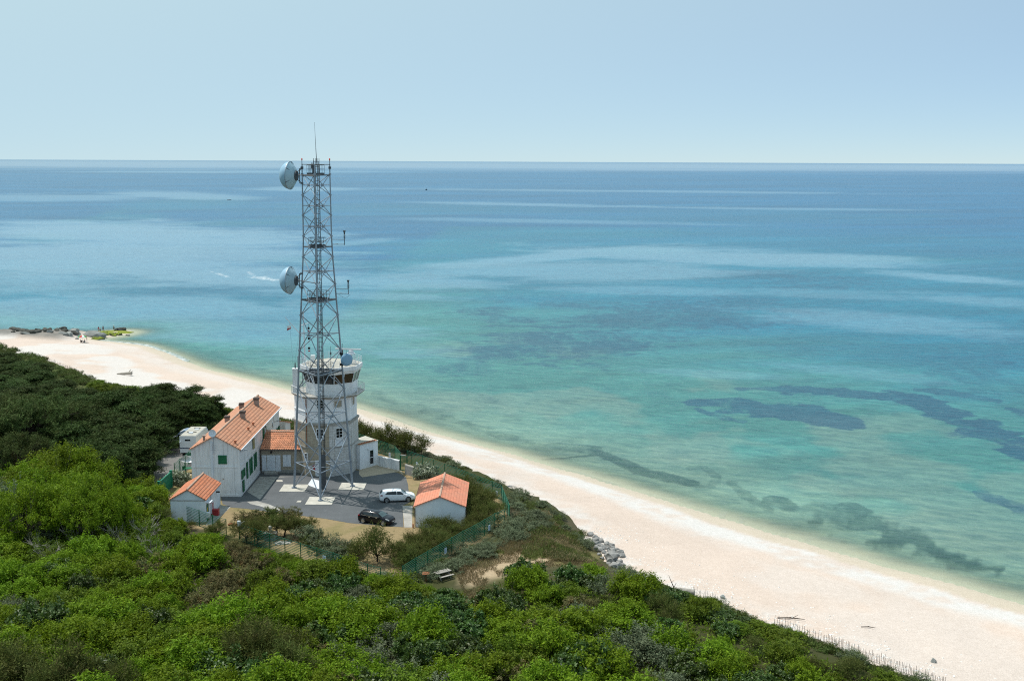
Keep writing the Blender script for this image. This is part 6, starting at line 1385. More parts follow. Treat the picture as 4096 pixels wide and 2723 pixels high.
# ---- grey saltbush band outside the slanting fence
GREY = [tuple(P(q, .6)[:2]) for q in (f2(1190, 560), f2(1420, 520), f2(1800, 420), z5(900, 1275), z5(1240, 1095), z5(1420, 975), z5(1450, 780), z5(1395, 665), z5(1480, 660), z5(1640, 725), z5(1750, 790), z5(1800, 880), z5(1740, 990), z5(1560, 1090), z5(1330, 1190), z5(1150, 1290), z5(930, 1360), f2(1880, 500), f2(1760, 560), f2(1600, 640), f2(1400, 680), f2(1220, 620))]
for x, y in poly_points(GREY, 1.95, 23):
    gx, gy = pic(x, y, .5); far = gx > 1195; s = rr.uniform(.68, .98)
    k = 'grey' if rr.random() < (.9 if not far else .6) else 'scrub'; w = 'low silvery saltbush' if k == 'grey' else 'low dark scrub bush'; z_ = 'on the dune shoulder above the beach' if far else 'along the outside of the slanting fence' if gx > 1020 else 'at the near foot of the slanting fence by the picnic table'
    plant(k, (x, y, ground_z(x, y) - .08), s, f'{w} {z_}', 'bush', f'{w} {z_}', None, s * rr.uniform(.62, .85))
# ---- tamarisks inside the slanting fence, round the garage
TAM = [tuple(P(q, 1.4)[:2]) for q in (z5(590, 985), z5(800, 960), z5(1035, 915), z5(1060, 780), z5(985, 650), z5(800, 560), z5(900, 545), z5(1040, 600), z5(1180, 660), z5(1290, 730), z5(1370, 850), z5(1290, 905), z5(1180, 960), z5(1060, 1030), z5(900, 1125), z5(700, 1240), z5(500, 1350), z5(450, 1240), z5(460, 1140), z5(600, 1100))]
for x, y in poly_points(TAM, 1.75, 31):
    if GA.x - .6 < x < GB.x + .7 and GA.y - 1.2 < y < GA.y + GL + .4: continue
    gx, gy = pic(x, y, 1.4); s = rr.uniform(.7, .98); z_ = 'in front of the garage' if y < GA.y - .5 else 'behind the garage' if y > GA.y + 6 else 'right of the garage'
    plant('tama', (x, y, 0), s, f'feathery olive-brown tamarisk {z_}, inside the slanting fence', 'tamarisk', f'tamarisks {z_}', None, s * rr.uniform(.72, .95))
for q, s, key, lb in ((f2(1190, 455), 1.42, 'tama', 'large dome-shaped tamarisk on the lawn below the black car'), (f2(1340, 470), .9, 'tama', 'thin tamarisk between the big domed tamarisk and the fence corner'), (f2(1010, 430), .9, 'tama', 'small tamarisk at the left foot of the big domed tamarisk'),
                   (z8(1150, 745), .74, 'tamatree', 'dark tamarisk on crooked stems behind the stone finial'), (z8(1335, 765), .76, 'tamatree', 'tamarisk with forked trunk right of the stone finial'), (z8(1410, 780), .78, 'tamatree', 'tallest-stemmed tamarisk in the lawn row, before the trimmed hedge'), (z8(1535, 765), .72, 'tamatree', 'leaning tamarisk at the right end of the lawn row'), (z8(1625, 735), .62, 'tamatree', 'small round tamarisk touching the right end of the trimmed hedge'),
                   (z8(720, 775), .7, 'tama', 'feathery tamarisk before the pallet, on the thicket edge'), (z8(650, 795), .6, 'tama', 'smaller tamarisk beside the pallet-side tamarisk, nearer the shed'), (z8(430, 700), .42, 'tama', 'little tamarisk growing through the fence below the small shed'), (z8(1010, 830), 1.05, 'tama', 'greyish tamarisk outside the fence below the meter box'), (z8(1130, 850), .95, 'tama', 'brownish tamarisk outside the fence below the stone finial'),
                   (z5(50, 215), 1.0, 'tama', 'tamarisk on the beach edge hard against the tower'), (z5(120, 235), 1.0, 'tama', 'tamarisk behind the white outbuilding roof'), (z5(200, 245), .95, 'tama', 'tamarisk second along the beach fence from the outbuilding'), (z5(335, 320), 1.35, 'tama', 'tall upswept tamarisk behind the beach fence'), (z5(430, 335), 1.1, 'tama', 'middle tamarisk of the clump behind the narrow gate'), (z5(490, 345), 1.25, 'tama', 'open-crowned tamarisk left of the beach end of the clump'), (z5(580, 355), 1.2, 'tama', 'spreading tamarisk on the beach end of the clump'), (z5(640, 375), .7, 'tama', 'small tamarisk lowest at the beach end of the clump'), (z5(270, 290), .7, 'tama', 'short tamarisk at the foot of the tall upswept one')):
    p = P(q, 0.0); p.z = ground_z(p.x, p.y); plant(key, p, s * (1.25 if key == 'tamatree' else 1), lb, 'tamarisk', None, None, s)
for q, s, rz, key, lb in ((z8(1020, 640), 1.0, -.12, 'hedge', 'boxy left half of the trimmed hedge on the lawn'), (z8(1240, 610), 1.05, -.12, 'hedge', 'middle length of the trimmed hedge beside the tarmac'), (z8(1430, 600), 1.05, -.15, 'hedge', 'right length of the trimmed hedge, against the tarmac edge')):
    plant(key, P(q), s, lb, 'hedge', 'trimmed hedge lengths on the lawn', rz, 1.15)
for i, (q, s, lb) in enumerate(((z8(1640, 820), 1.15, 'rounded grey-olive shrub nearest the tamarisk row'), (z8(1760, 850), 1.15, 'rounded grey-olive shrub on the lawn edge, second in the mounded row'), (z8(1870, 900), 1.1, 'rounded brownish shrub in the middle of the mounded row'), (z8(1800, 950), 1.0, 'low mounded shrub just behind the front fence posts'), (z8(1960, 960), 1.1, 'rounded shrub behind the notice on the front fence'), (z8(2060, 1010), 1.1, 'greenish mounded shrub at the fence end of the row'), (z8(1930, 1030), .95, 'small mounded shrub pressed against the front fence'))):
    plant('scrub' if i % 2 else 'grey', P(q), s * 1.1, lb, 'shrub', None, None, s * .95)
for q, s, lb in ((z5(615, 580), 1.0, 'white-speckled shrub beside the short grey wall'), (z5(700, 560), 1.15, 'larger white-speckled shrub behind the garage roof ridge'), (z9(570, 1330), 1.15, 'white-speckled shrub between the sliding gate and the shed'), (z9(690, 1330), .95, 'second white-speckled shrub, beside the round cream table')):
    plant('pale', P(q), s, lb, 'shrub', None, None, s * 1.05)

# ---- trees on the left
def tree(key, pt, Y, base_h, s_r, label, group=None):
    p = AT(pt, Y); gz = ground_z(p.x, Y); s = max(.35, (p.z - gz) / base_h); plant(key, (p.x, Y, gz), s * s_r, label, 'tree' if key != 'bright' else 'bush', group, None, s)
for pt, Y, sr, lb in ((z6(90, 825), 166, 1.05, 'broad umbrella pine at the left edge of the picture'), (z6(330, 850), 163, .95, 'domed umbrella pine beside the left-edge pine'), (z6(560, 860), 168, .95, 'umbrella pine with visible trunk, right of the domed pair'), (z6(150, 1190), 148, .8, 'small pale-topped pine standing in front of the umbrella pines'), (z6(-150, 800), 170, 1.0, 'umbrella pine just beyond the left edge')):
    tree('pine', pt, Y, 7.9, sr * 1.12, lb)
for i, (pt, Y, sr, lb) in enumerate(((z6(760, 930), 182, 1.0, 'dark cypress rising right of the umbrella pines'), (z6(900, 860), 178, .95, 'narrow-topped cypress left of the highest cypress'), (z6(1065, 775), 182, 1.0, 'highest dark cypress in the wood behind the drive'), (z6(1220, 870), 176, 1.0, 'ragged cypress with gold-tipped sprays behind the drive'), (z6(1390, 930), 176, 1.0, 'dense cypress overhanging the left side of the drive'), (z6(1520, 1010), 173, .85, 'cypress at the drive bend in front of the white van'),
        (z6(960, 1000), 168, 1.0, 'broad cypress in the second row, left of the drive'), (z6(1180, 1040), 165, 1.0, 'shadowy cypress in the second row, centre of the wood'), (z6(1340, 1130), 165, .9, 'cypress with low boughs reaching the drive edge'), (z6(1690, 790), 196, .8, 'wind-bent cypress with twiggy top behind the white van'), (z6(1800, 830), 194, .8, 'dark spreading tree directly behind the van roof'), (z6(1590, 900), 190, .8, 'dark tree left of the wind-bent cypress'), (z6(1900, 860), 190, .75, 'low dark tree touching the long house roof'),
        (z6(830, 1230), 153, .8, 'foreground cypress at the lower left of the wood'), (z6(1010, 1270), 152, .75, 'foreground cypress with a pale broken limb'), (z6(1130, 1370), 149, .75, 'small cypress beside the bright green tree'), (z6(1290, 1320), 156, .8, 'drooping cypress above the sliding gate'), (z6(690, 1060), 160, .9, 'gloomy cypress behind the bright green tree'), (z6(1470, 1240), 163, .7, 'short cypress right at the drive edge'))):
    tree('cyp', pt, Y, 7.35, sr * 1.55, lb)
for pt, Y, sr, lb in ((z6(330, 1420), 139, 1.2, 'bright green tree, left of the pair before the dark wood'), (z6(560, 1320), 140, 1.25, 'tallest bright green tree before the dark wood'), (z6(760, 1330), 141, 1.1, 'bright green tree touching the foreground cypresses'), (z6(420, 1530), 134, 1.1, 'lower bright green tree below the tallest one'), (z6(690, 1560), 132, 1.1, 'yellow-green tree above the bare-limbed shrubs'), (z6(960, 1600), 131, 1.0, 'green tree just left of the sliding gate'), (z6(230, 1640), 128, 1.0, 'green tree beside the tan roof corner'), (z6(850, 1680), 128, .95, 'lower green tree below the sliding gate end'), (z6(1090, 1700), 129.5, .75, 'green bush at the near post of the sliding gate')):
    tree('btree', pt, Y, 3.0, sr * .82, lb)
for pt, Y, sr, lb in ((z6(30, 1620), 131, .6, 'grey-green tree at the left edge above the bare shrubs'), (z6(-60, 1580), 134, .7, 'grey-green tree cut by the left edge below the pines')):
    p = AT(pt, Y); gz = ground_z(p.x, Y); s = (p.z - gz) / 1.75; plant('grey', (p.x, Y, gz), s * .75 * sr, lb, 'tree', None, None, s)
WOOD = [tuple(P(q, 2.5)[:2]) for q in (z6(-260, 1050), z6(100, 1080), z6(600, 1130), z6(1000, 1050), z6(1420, 1080), z6(1560, 1180), z6(1490, 1330), z6(1330, 1500), z6(1180, 1560), z6(900, 1500), z6(500, 1480), z6(-260, 1480))]
for x, y in poly_points(WOOD, 5.6, 45):
    s = rr.uniform(.62, .85); plant('cyp', (x, y, ground_z(x, y) - .2), s * 1.7, 'dark cypress in the shadowy heart of the wood left of the drive', 'tree', 'cypresses in the heart of the wood', None, s)
for q, s, key, lb in ((z1(35, 1190), .95, 'bright', 'bright bush crowding the gravel path left of the small shed'), (z1(-20, 1240), 1.0, 'bright', 'bright bush behind the one crowding the gravel path'), (z1(60, 1260), .8, 'mid', 'green bush at the outer bend of the gravel path'), (z1(-90, 1200), 1.05, 'bright', 'bright bush between the sliding gate and the bare shrubs'), (z1(20, 1110), .85, 'mid', 'green bush at the foot of the sliding gate'), (z1(-60, 1120), 1.0, 'bright', 'bright bush left of the sliding gate foot'), (z1(120, 1330), .75, 'tama', 'wispy tamarisk below the left corner of the small shed'), (z1(10, 1320), .9, 'mid', 'green bush below the gravel path'), (z1(240, 1390), .7, 'scrub', 'small dark bush below the shed wall'), (z1(-120, 1300), 1.0, 'glossy', 'dark bush among the bare shrubs left of the gravel path')):
    plant(key, P(q), s, lb, 'bush', None, None, s)
# wind-clipped trees and scrub down to the beach
NW = [tuple(P(q, -.5)[:2]) for q in (g(-60, 850), g(20, 855), g(150, 900), g(215, 945), g(260, 960), g(300, 985), g(250, 1010), g(100, 980), g(-80, 960))]
for x, y in poly_points(NW, 4.3, 41):
    s = rr.uniform(.45, .72); plant('cyp', (x, y, ground_z(x, y) - .2), s * 1.7, 'wind-clipped dark cypress on the slope above the far beach', 'tree', 'wind-clipped cypresses above the far beach', None, s * .8)
EDGE = [tuple(P(q, -2.2)[:2]) for q in (g(-80, 806), g(0, 812), g(80, 830), g(150, 856), g(215, 884), g(215, 915), g(150, 905), g(60, 870), g(-80, 860))]
for x, y in poly_points(EDGE, 3.2, 43):
    s = rr.uniform(.85, 1.35); plant('scrub', (x, y, ground_z(x, y) - .1), s, 'low dark scrub on the dune rim above the far beach', 'bush', 'dune rim scrub above the far beach', None, s * .9)
RIM = [tuple(P(q, -1.6)[:2]) for q in (g(640, 985), g(820, 1003), g(920, 1030), g(1000, 1058), g(1060, 1082), g(1130, 1108), g(1185, 1140), g(1170, 1150), g(1120, 1135), g(1000, 1080), g(900, 1050), g(820, 1030), g(640, 1010))]
for x, y in poly_points(RIM, 2.1, 47):
    s = rr.uniform(.5, .85); plant(rr.choice(['scrub', 'grey', 'scrub']), (x, y, ground_z(x, y) - .1), s, 'small scrub bush on the rim between beach fence and sand', 'bush', 'rim scrub behind the beach fence', None, s * .7)
RIMR = [tuple(P(q, -1.8)[:2]) for q in (g(1180, 1135), g(1275, 1165), g(1335, 1215), g(1370, 1258), g(1345, 1255), g(1300, 1215), g(1240, 1175))]
for x, y in poly_points(RIMR, 1.7, 49):
    s = rr.uniform(.5, .85); plant(rr.choice(['scrub', 'scrub', 'grey']), (x, y, ground_z(x, y) - .1), s, 'small dark scrub bush on the dune edge above the boulders', 'bush', 'dune edge scrub above the boulders', None, s * .8)
PAL = [tuple(P(q, -1.6)[:2]) for q in (g(1440, 1318), g(1560, 1366), g(1700, 1420), g(1850, 1470), g(2000, 1534), g(2150, 1592), g(2200, 1660), g(2100, 1640), g(1980, 1570), g(1840, 1510), g(1700, 1452), g(1560, 1392), g(1430, 1345))]
for x, y in poly_points(PAL, 1.55, 53):
    s = rr.uniform(.6, 1.0); k = rr.choice(['scrub', 'scrub', 'grey', 'scrub']); plant(k, (x, y, ground_z(x, y) - .1), s, f'{"low dark scrub" if k == "scrub" else "low silvery shrub"} right behind the paling fence', 'bush', f'{"scrub" if k == "scrub" else "silvery shrubs"} behind the paling fence', None, s * .9)
GR1_ = [tuple(P(q, -1)[:2]) for q in (g(200, 925), g(215, 890), g(330, 912), g(440, 935), g(520, 955), g(700, 990), g(700, 1010), g(500, 985), g(420, 975), g(300, 985), g(240, 960))]
BACK = [(-66, 184), (-55, 181), (-49, 184), (-49.5, 192), (-54, 201), (-70, 204)]
for x, y in poly_points(BACK, 4.2, 57):
    s = rr.uniform(.5, .68); plant('cyp', (x, y, ground_z(x, y) - .2), s * 1.5, 'dark tree in the clump behind the van and box truck', 'tree', 'dark trees behind the van', None, s)
for x, y in poly_points(GR1_, 3.6, 59):
    k = rr.choice(['scrub', 'mid', 'scrub']); s = rr.uniform(.5, .95); w_ = 'small scrub bush' if k == 'scrub' else 'small fresh green bush'
    plant(k, (x, y, ground_z(x, y) - .12), s, f'{w_} on the grassy slope above the far beach', 'bush', f'{w_} on the grassy slope', None, s * .7)
BAND = [tuple(P(q, -.6)[:2]) for q in (g(1470, 1342), g(1560, 1374), g(1700, 1430), g(1850, 1486), g(1990, 1557), g(2110, 1632), g(2160, 1720), g(2040, 1690), g(1930, 1625), g(1800, 1550), g(1680, 1490), g(1560, 1430), g(1470, 1390))]
for x, y in poly_points(BAND, 2.2, 55):
    k = rr.choice(['mid', 'scrub', 'glossy', 'mid', 'tama']); s = rr.uniform(.42, .62); w, c = WORDS[k]
    plant(k, (x, y, ground_z(x, y) - .1), s * 1.15, f'small {w} just inland of the paling fence', c, f'small {w} inland of the paling', None, s * .72)
# grasses (uncountable)
scatter('rim_undergrowth', PAL, 26000, 69, .30, .12, L_SCRUB, (0, .5), .7)
scatter('dune_grass', GR1_, 42000, 61, .75, .09, L_GRASS, (0, .1), 1.5)
scatter('hollow_grass', DUNE_POLY + [], 15000, 63, .36, .05, L_DRY, (0, .05), 1.2, 2.2)
DUNE2 = [tuple(P(q, -1)[:2]) for q in (g(1180, 1215), g(1260, 1165), g(1330, 1215), g(1385, 1285), g(1340, 1310), g(1230, 1310), g(1130, 1290), g(1180, 1250))]
scatter('dry_dune_grass', DUNE2, 16000, 65, .5, .06, L_DRY, (0, .12), 1.2, 2.6)
scatter('green_dune_grass', DUNE2, 16000, 66, .5, .07, L_GRASS, (0, .12), 1.2, 3.2)
scatter('lawn_grass', [p for p in COMP], 30000, 67, .14, .03, L_DRY, (0, .0), 1.0, 1.8) if False else None
# ================================================================== BEACH THINGS
def rock_mesh(seed, n=3):
    r = np.random.default_rng(seed); import bmesh
    bm = bmesh.new(); bmesh.ops.create_icosphere(bm, subdivisions=2, radius=1)
    cuts = [(Vector(unit(r.normal(size=3))), r.uniform(.55, .85)) for _ in range(9)]
    for v in bm.verts:
        for nrm, d in cuts:
            k = v.co.dot(nrm)
            if k > d: v.co -= nrm * (k - d)
        v.co *= 1 + r.uniform(-.05, .05)
    me = bpy.data.meshes.new('rock'); bm.to_mesh(me); bm.free(); return me
def mk_rock(name, col, algae=None):
    t = NT(name); v = t.coord(); n = t.noise(v, 1.6, 5, .65); c = t.mix(t.rng(n, .35, .7), col, tuple(x * .55 for x in col))
    oi = t.n('ShaderNodeObjectInfo'); c = t.mix(t.rng(oi.outputs['Random'], 0, 1, 0, .35), c, tuple(x * .5 for x in col))
    if algae:
        z = t.xyz(t.n('ShaderNodeNewGeometry').outputs['Normal'])[2]; c = t.mix(t.math('MULTIPLY', t.rng(z, .2, .7), t.rng(t.noise(v, .9, 4), .35, .55)), c, algae)
    t.bsdf(c, .9, .2, 0, t.bump(n, .5, .1)); return t.m
M_ROCKW = mk_rock('pale_boulder', (.34, .33, .31)); M_ROCKD = mk_rock('dark_reef_rock', (.10, .10, .085)); M_ROCKG = mk_rock('grey_slab_rock', (.32, .33, .31)); M_ROCKA = mk_rock('algae_rock', (.09, .09, .06), (.24, .29, .03)); M_ALGAE = mk_rock('algae_flat', (.26, .30, .04)); M_ROCKP = mk_rock('pebble_bank', (.16, .155, .14))
RMESH = [rock_mesh(900 + i) for i in range(7)]
def rock(loc, s, m, label, group, rz=0, name='boulder'):
    me = RMESH[R_.randrange(7)]; key = (me.name, m.name)
    if key not in RCACHE: c = me.copy(); c.materials.clear(); c.materials.append(m); RCACHE[key] = c
    o = link(name, RCACHE[key]); o.location = loc; o.scale = s; o.rotation_euler = (R_.uniform(-.3, .3), R_.uniform(-.3, .3), rz or R_.uniform(0, 6.28)); return tag(o, label, 'rock', group)
RCACHE = {}
# boulders shoring up the dune
ARM = [tuple(P(q, -2.4)[:2]) for q in (f3(955, 225), f3(1040, 270), f3(1170, 320), f3(1255, 370), f3(1290, 520), f3(1290, 560), f3(1190, 545), f3(1120, 490), f3(1050, 400), f3(1000, 300))]
for x, y in poly_points(ARM, .85, 71, .4):
    s = R_.uniform(.25, .58); rock((x, y, ground_z(x, y) + s * .25), (s * 1.15, s, s * .75), M_ROCKW, 'pale boulder in the rock heap shoring up the dune end', 'boulders at the dune end')
big = P(f3(1190, 485), -2.6); rock((big.x, big.y, ground_z(big.x, big.y) + .45), (1.0, .8, .65), M_ROCKW, 'largest squared white boulder low in the dune-end heap', None)
# reef spit: slabs, dark rocks, algae
def srock(q, s, m, label, group=None, z=SEA + .4, rz=0): p = P(q, z); return rock((p.x, p.y, max(ground_z(p.x, p.y), SEA - .1) + s[2] * .3), s, m, label, group, rz)
for q, s in ((s0(400, 470), (1.5, 1, .6)), (s0(500, 505), (1.9, 1.1, .7)), (s0(600, 500), (1.2, .9, .6)), (s0(650, 560), (1.7, 1.1, .7)), (s0(730, 600), (1.6, 1, .7)), (s0(830, 640), (2.2, 1, .5)), (s0(440, 655), (.7, .6, .5)), (s0(1040, 655), (1.2, .9, .8)), (s0(1190, 630), (1.8, .8, .5)), (s0(1460, 590), (1.0, .8, .8)), (s0(1430, 475), (1.7, .8, .5)), (s0(1590, 510), (1.0, .8, .9)), (s0(1810, 510), (1.5, .8, .5)), (s0(1960, 455), (1.6, .9, .8)), (s0(2050, 352), (.9, .6, .5)), (s0(2305, 410), (.7, .6, .5)), (s0(2040, 495), (1.5, .8, .5)), (s0(1100, 550), (1.2, .7, .5)), (s0(1240, 480), (1.3, .6, .4)), (s0(820, 490), (1.2, .6, .4)), (s1(30, 470), (1.2, .9, .8)), (s1(340, 415), (.7, .6, .5)), (s1(480, 440), (1.3, .5, .3)), (s1(110, 550), (.7, .5, .4)), (s1(790, 338), (.6, .4, .3)), (s1(860, 338), (.8, .4, .3))):
    srock(q, s, M_ROCKD, 'dark angular rock in the reef bank at the far beach end', 'dark rocks of the far reef bank')
for q, s, lb in ((s1(380, 500), (3.2, 1.8, 1.2), 'big grey slab rock just left of the beach umbrella'), (s1(230, 580), (1.7, 1.0, .8), 'squat grey rock left of the big slab'), (s1(110, 600), (1.0, .8, .6), 'small pale rock at the foot of the reef bank'), (s1(450, 615), (.9, .6, .4), 'low rock in front of the slab by the umbrella'), (s0(1590, 600), (1.6, .9, .6), 'pale slab rock in the middle of the reef bank'), (s0(1790, 470), (3.0, 1.5, .5), 'wide pale slab on top of the reef bank'), (s0(1970, 590), (1.6, .8, .4), 'pale flat stone below the wide slab'), (s0(850, 680), (2.0, .8, .4), 'pale stone at the left foot of the reef bank')):
    srock(q, s, M_ROCKG, lb, 'grey slabs of the far reef')
for q, s, lb in ((s1(1000, 500), (4.4, 1.9, 1.3), 'long green-streaked slab at the root of the algae reef'), (s1(1230, 480), (2.4, 1.2, .8), 'green-edged slab right of the long slab'), (s1(1090, 560), (2.2, .8, .6), 'wedge of green-grey rock on the wet sand'), (s1(1220, 545), (1.2, .7, .5), 'small green-grey rock at the wave edge')):
    srock(q, s, M_ROCKG if 'slab' in lb else M_ROCKA, lb, 'green-streaked slabs of the reef')
for k in range(34):
    u = R_.random(); q = (1180 + u * 620 + R_.uniform(-40, 40), 400 + u * 20 + R_.uniform(-15, 80) * (1 - u * .5)); srock(s1(*q), (R_.uniform(.6, 1.3), R_.uniform(.5, .9), R_.uniform(.25, .5)), M_ROCKA, 'dark rock with green weed along the near edge of the algae reef', 'weedy rocks of the algae reef')
for q, s in ((s1(1760, 290), (2.2, .9, .8)), (s1(1690, 300), (1.2, .8, .5)), (s1(1880, 295), (1.3, .8, .9)), (s1(1945, 300), (.9, .7, .7)), (s1(1820, 305), (1.1, .7, .6)), (s1(1460, 310), (.7, .5, .3)), (s1(1330, 318), (.9, .5, .3)), (s1(2060, 430), (.7, .5, .3)), (s1(2010, 425), (.6, .4, .25))):
    srock(q, s, M_ROCKD, 'dark rock at the outer end of the algae reef', 'dark rocks at the reef end')
ap = [P(q, SEA + .28) for q in (s1(1000, 380), s1(1060, 335), s1(1300, 322), s1(1600, 305), s1(1950, 305), s1(2250, 345), s1(2080, 385), s1(1820, 400), s1(1500, 395), s1(1340, 430), s1(1220, 400))]
mb = MB(); apc = sum(ap, Vector()) / len(ap); mb.add([(p.x, p.y, SEA - .6) for p in ap] + [(p.x, p.y, SEA + .10) for p in ap] + [(apc.x + (p.x - apc.x) * .8, apc.y + (p.y - apc.y) * .8, SEA + .34) for p in ap], [(k, (k + 1) % len(ap), len(ap) + (k + 1) % len(ap), len(ap) + k) for k in range(len(ap))] + [(len(ap) + k, len(ap) + (k + 1) % len(ap), 2 * len(ap) + (k + 1) % len(ap), 2 * len(ap) + k) for k in range(len(ap))] + [tuple(range(2 * len(ap), 3 * len(ap)))])
tag(mb.build('algae_reef', M_ALGAE), 'flat yellow-green algae-covered rock shelf where the anglers stand', 'reef')

# driftwood, logs, loose stones
def tubes(name, segs, m, loc, label, cat, n=7):
    mb = MB()
    for a, b, r0, r1 in segs: mb.tube(a, b, r0, r1, n)
    o = mb.build(name, m); o.location = loc; return tag(o, label, cat)
p = P(z6(1215, 625), -4.4); p.z = ground_z(p.x, p.y) + .15
tubes('driftwood_log', [((-2.0, .2, .1), (.2, 0, .28), .18, .3), ((.2, 0, .28), (1.4, -.1, .35), .3, .42), ((.6, 0, .3), (1.1, .1, 1.1), .2, .05), ((1.2, 0, .4), (1.5, .2, .8), .15, .05)], M_PALEBARK, p, 'stranded driftwood log with upturned root on the far beach', 'driftwood')
p = P(f4(655, 778), -3.4); p.z = ground_z(p.x, p.y) + .08
tubes('dead_branch', [((-1.3, .1, .05), (-.3, -.05, .12), .05, .07), ((-.3, -.05, .12), (.7, -.15, .1), .07, .05), ((.7, -.15, .1), (1.5, -.35, .05), .05, .02), ((-.3, -.05, .1), (.3, .3, .1), .04, .015), ((.2, -.1, .1), (.9, .25, .3), .04, .015)], M_DARKBARK, p, 'dark dead branch lying alone on the lower right beach', 'branch')
p = P(f4(1215, 828), -3.6); p.z = ground_z(p.x, p.y) + .06
tubes('dead_branch', [((-.6, .05, .05), (.2, 0, .08), .04, .05), ((.2, 0, .08), (.9, -.2, .04), .05, .015), ((0, 0, .08), (.4, .25, .1), .03, .01)], M_DARKBARK, p, 'small twiggy branch on the lower right beach, seaward of the larger branch', 'branch')
p = P(f3(1722, 712), -1.5); p.z = ground_z(p.x, p.y)
tubes('dead_snag', [((0, 0, -.2), (.05, 0, .7), .07, .06), ((.05, 0, .7), (-.35, .1, 1.6), .06, .03), ((-.35, .1, 1.6), (-.55, .1, 2.1), .03, .01), ((.05, 0, .7), (.3, -.1, 1.25), .04, .012), ((-.2, .1, 1.2), (.05, .1, 1.5), .025, .01)], M_DARKBARK, p, 'dark forked dead snag standing by the log at the beach edge', 'snag')
p = P(f3(1845, 768), -2.3); p.z = ground_z(p.x, p.y) + .3
tubes('cut_log', [((-1.0, .35, .1), (.75, -.2, .1), .36, .34)], M_WOOD, p, 'thick grey cut log lying at the beach edge beside the paling fence', 'log', 14)
p = P(f3(2150, 838), -3.2); rock((p.x, p.y, ground_z(p.x, p.y) + .12), (.35, .3, .28), M_ROCKG, 'lone grey stone on the sand near the paling fence', None, 0, 'stone')
p = P(f4(1698, 1088), -3.6); rock((p.x, p.y, ground_z(p.x, p.y) + .14), (.36, .32, .30), M_ROCKG, 'lone dark round stone on the open sand at lower right', None, 0, 'stone')
# loose white stones along the foot of the dune (past counting)
r = np.random.default_rng(81); NS = 1500; V = []; Fq = []
Lp = np.array(LANDs); seg = np.concatenate([[0], np.cumsum(np.hypot(*np.diff(Lp, axis=0).T))]); m0 = pdist(np.array([P(g(820, 995), -3)[0]]), np.array([P(g(820, 995), -3)[1]]), LANDs)
k0 = np.argmin(np.hypot(Lp[:, 0] - P(g(1330, 1210), -3)[0], Lp[:, 1] - P(g(1330, 1210), -3)[1])); k1 = np.argmin(np.hypot(Lp[:, 0] - 50, Lp[:, 1] - 84))
sd = r.uniform(seg[k0], seg[k1], NS); lx_ = np.interp(sd, seg, Lp[:, 0]); ly_ = np.interp(sd, seg, Lp[:, 1]); off = r.gamma(1.6, 2.2, NS) + .3; px_ = lx_ + off * .72 + r.normal(size=NS) * .4; py_ = ly_ + off * .68 + r.normal(size=NS) * .4
dl_, ds_ = fields(px_, py_); z_ = height(px_, py_, dl_, ds_); ok = (dl_ < -.1) & (fbm(px_ / 3, py_ / 3, 83) > .44); px_, py_, z_ = px_[ok], py_[ok], z_[ok]; q = len(px_)
base = np.array([(1, 0, 0), (0, 1, 0), (-1, 0, 0), (0, -1, 0), (.7, .5, .3), (-.6, .55, .32), (-.5, -.6, .28), (.6, -.55, .3)]) ; ff = np.array([(0, 1, 5, 4), (1, 2, 6, 5), (2, 3, 7, 6), (3, 0, 4, 7), (4, 5, 6, 7)])
sc_ = r.uniform(.05, .14, q)[:, None, None] * r.uniform(.7, 1.3, (q, 8, 1)); V = base[None] * sc_ + np.stack([px_, py_, z_ - .01], 1)[:, None]; Fq = ff[None] + (np.arange(q) * 8)[:, None, None]
tag(link('loose_stones', np_mesh('loose_stones', V.reshape(-1, 3), Fq.reshape(-1, 4), mat('white_pebble', (.70, .68, .64), .9))), kind='stuff')
# chestnut paling fence along the dune foot, lower right, with gaps
def paling(a_px, b_px, z, label, dens=.16, h=(.75, 1.15)):
    pts = [P(q, z) for q in a_px]; L = 0; o0 = pts[0].copy(); o0.z = ground_z(o0.x, o0.y); root = empty('paling_fence', o0, 0, label, 'paling fence', 'paling fences on the beach edge'); mb = MB(); wire = []
    for a, b in zip(pts[:-1], pts[1:]):
        n = max(2, int((b - a).length / dens))
        for k in range(n):
            p = a.lerp(b, k / n); gz = ground_z(p.x, p.y); q = Vector((p.x, p.y, gz)) - o0; hh = R_.uniform(*h); lean = Vector((R_.gauss(0, .06), R_.gauss(0, .06), hh)); mb.tube(q - Vector((0, 0, .1)), q + lean, .022, .016, 4); wire.append(q + lean * .7)
    mb.build('pickets', M_DARKBARK, root); w = MB(); w.path(wire, .008, 3); w.path([q - Vector((0, 0, .4)) for q in wire], .008, 3); w.build('wire', M_DARKSTEEL, root)
paling((f4(900, 930), f4(1060, 985), f4(1190, 1045), f4(1330, 1095), f4(1480, 1150), f4(1600, 1190), f4(1800, 1260)), None, -2.9, 'dark picket paling fence at the bottom right between thicket and sand')
paling((f4(540, 795), f4(640, 830), f4(760, 880), f4(900, 930)), None, -2.9, 'straggling paling fence below the dead branch', .3)
paling((f3(1870, 790), f3(1960, 820), f3(2060, 850), f3(2160, 900)), None, -2.7, 'short paling fence beside the thick cut log', .25)
paling((z6(300, 425), z6(400, 455), z6(510, 490), z6(650, 545), z6(780, 610)), None, -2.6, 'weathered paling fence on the far dune rim at left', .35, (1.0, 1.5))

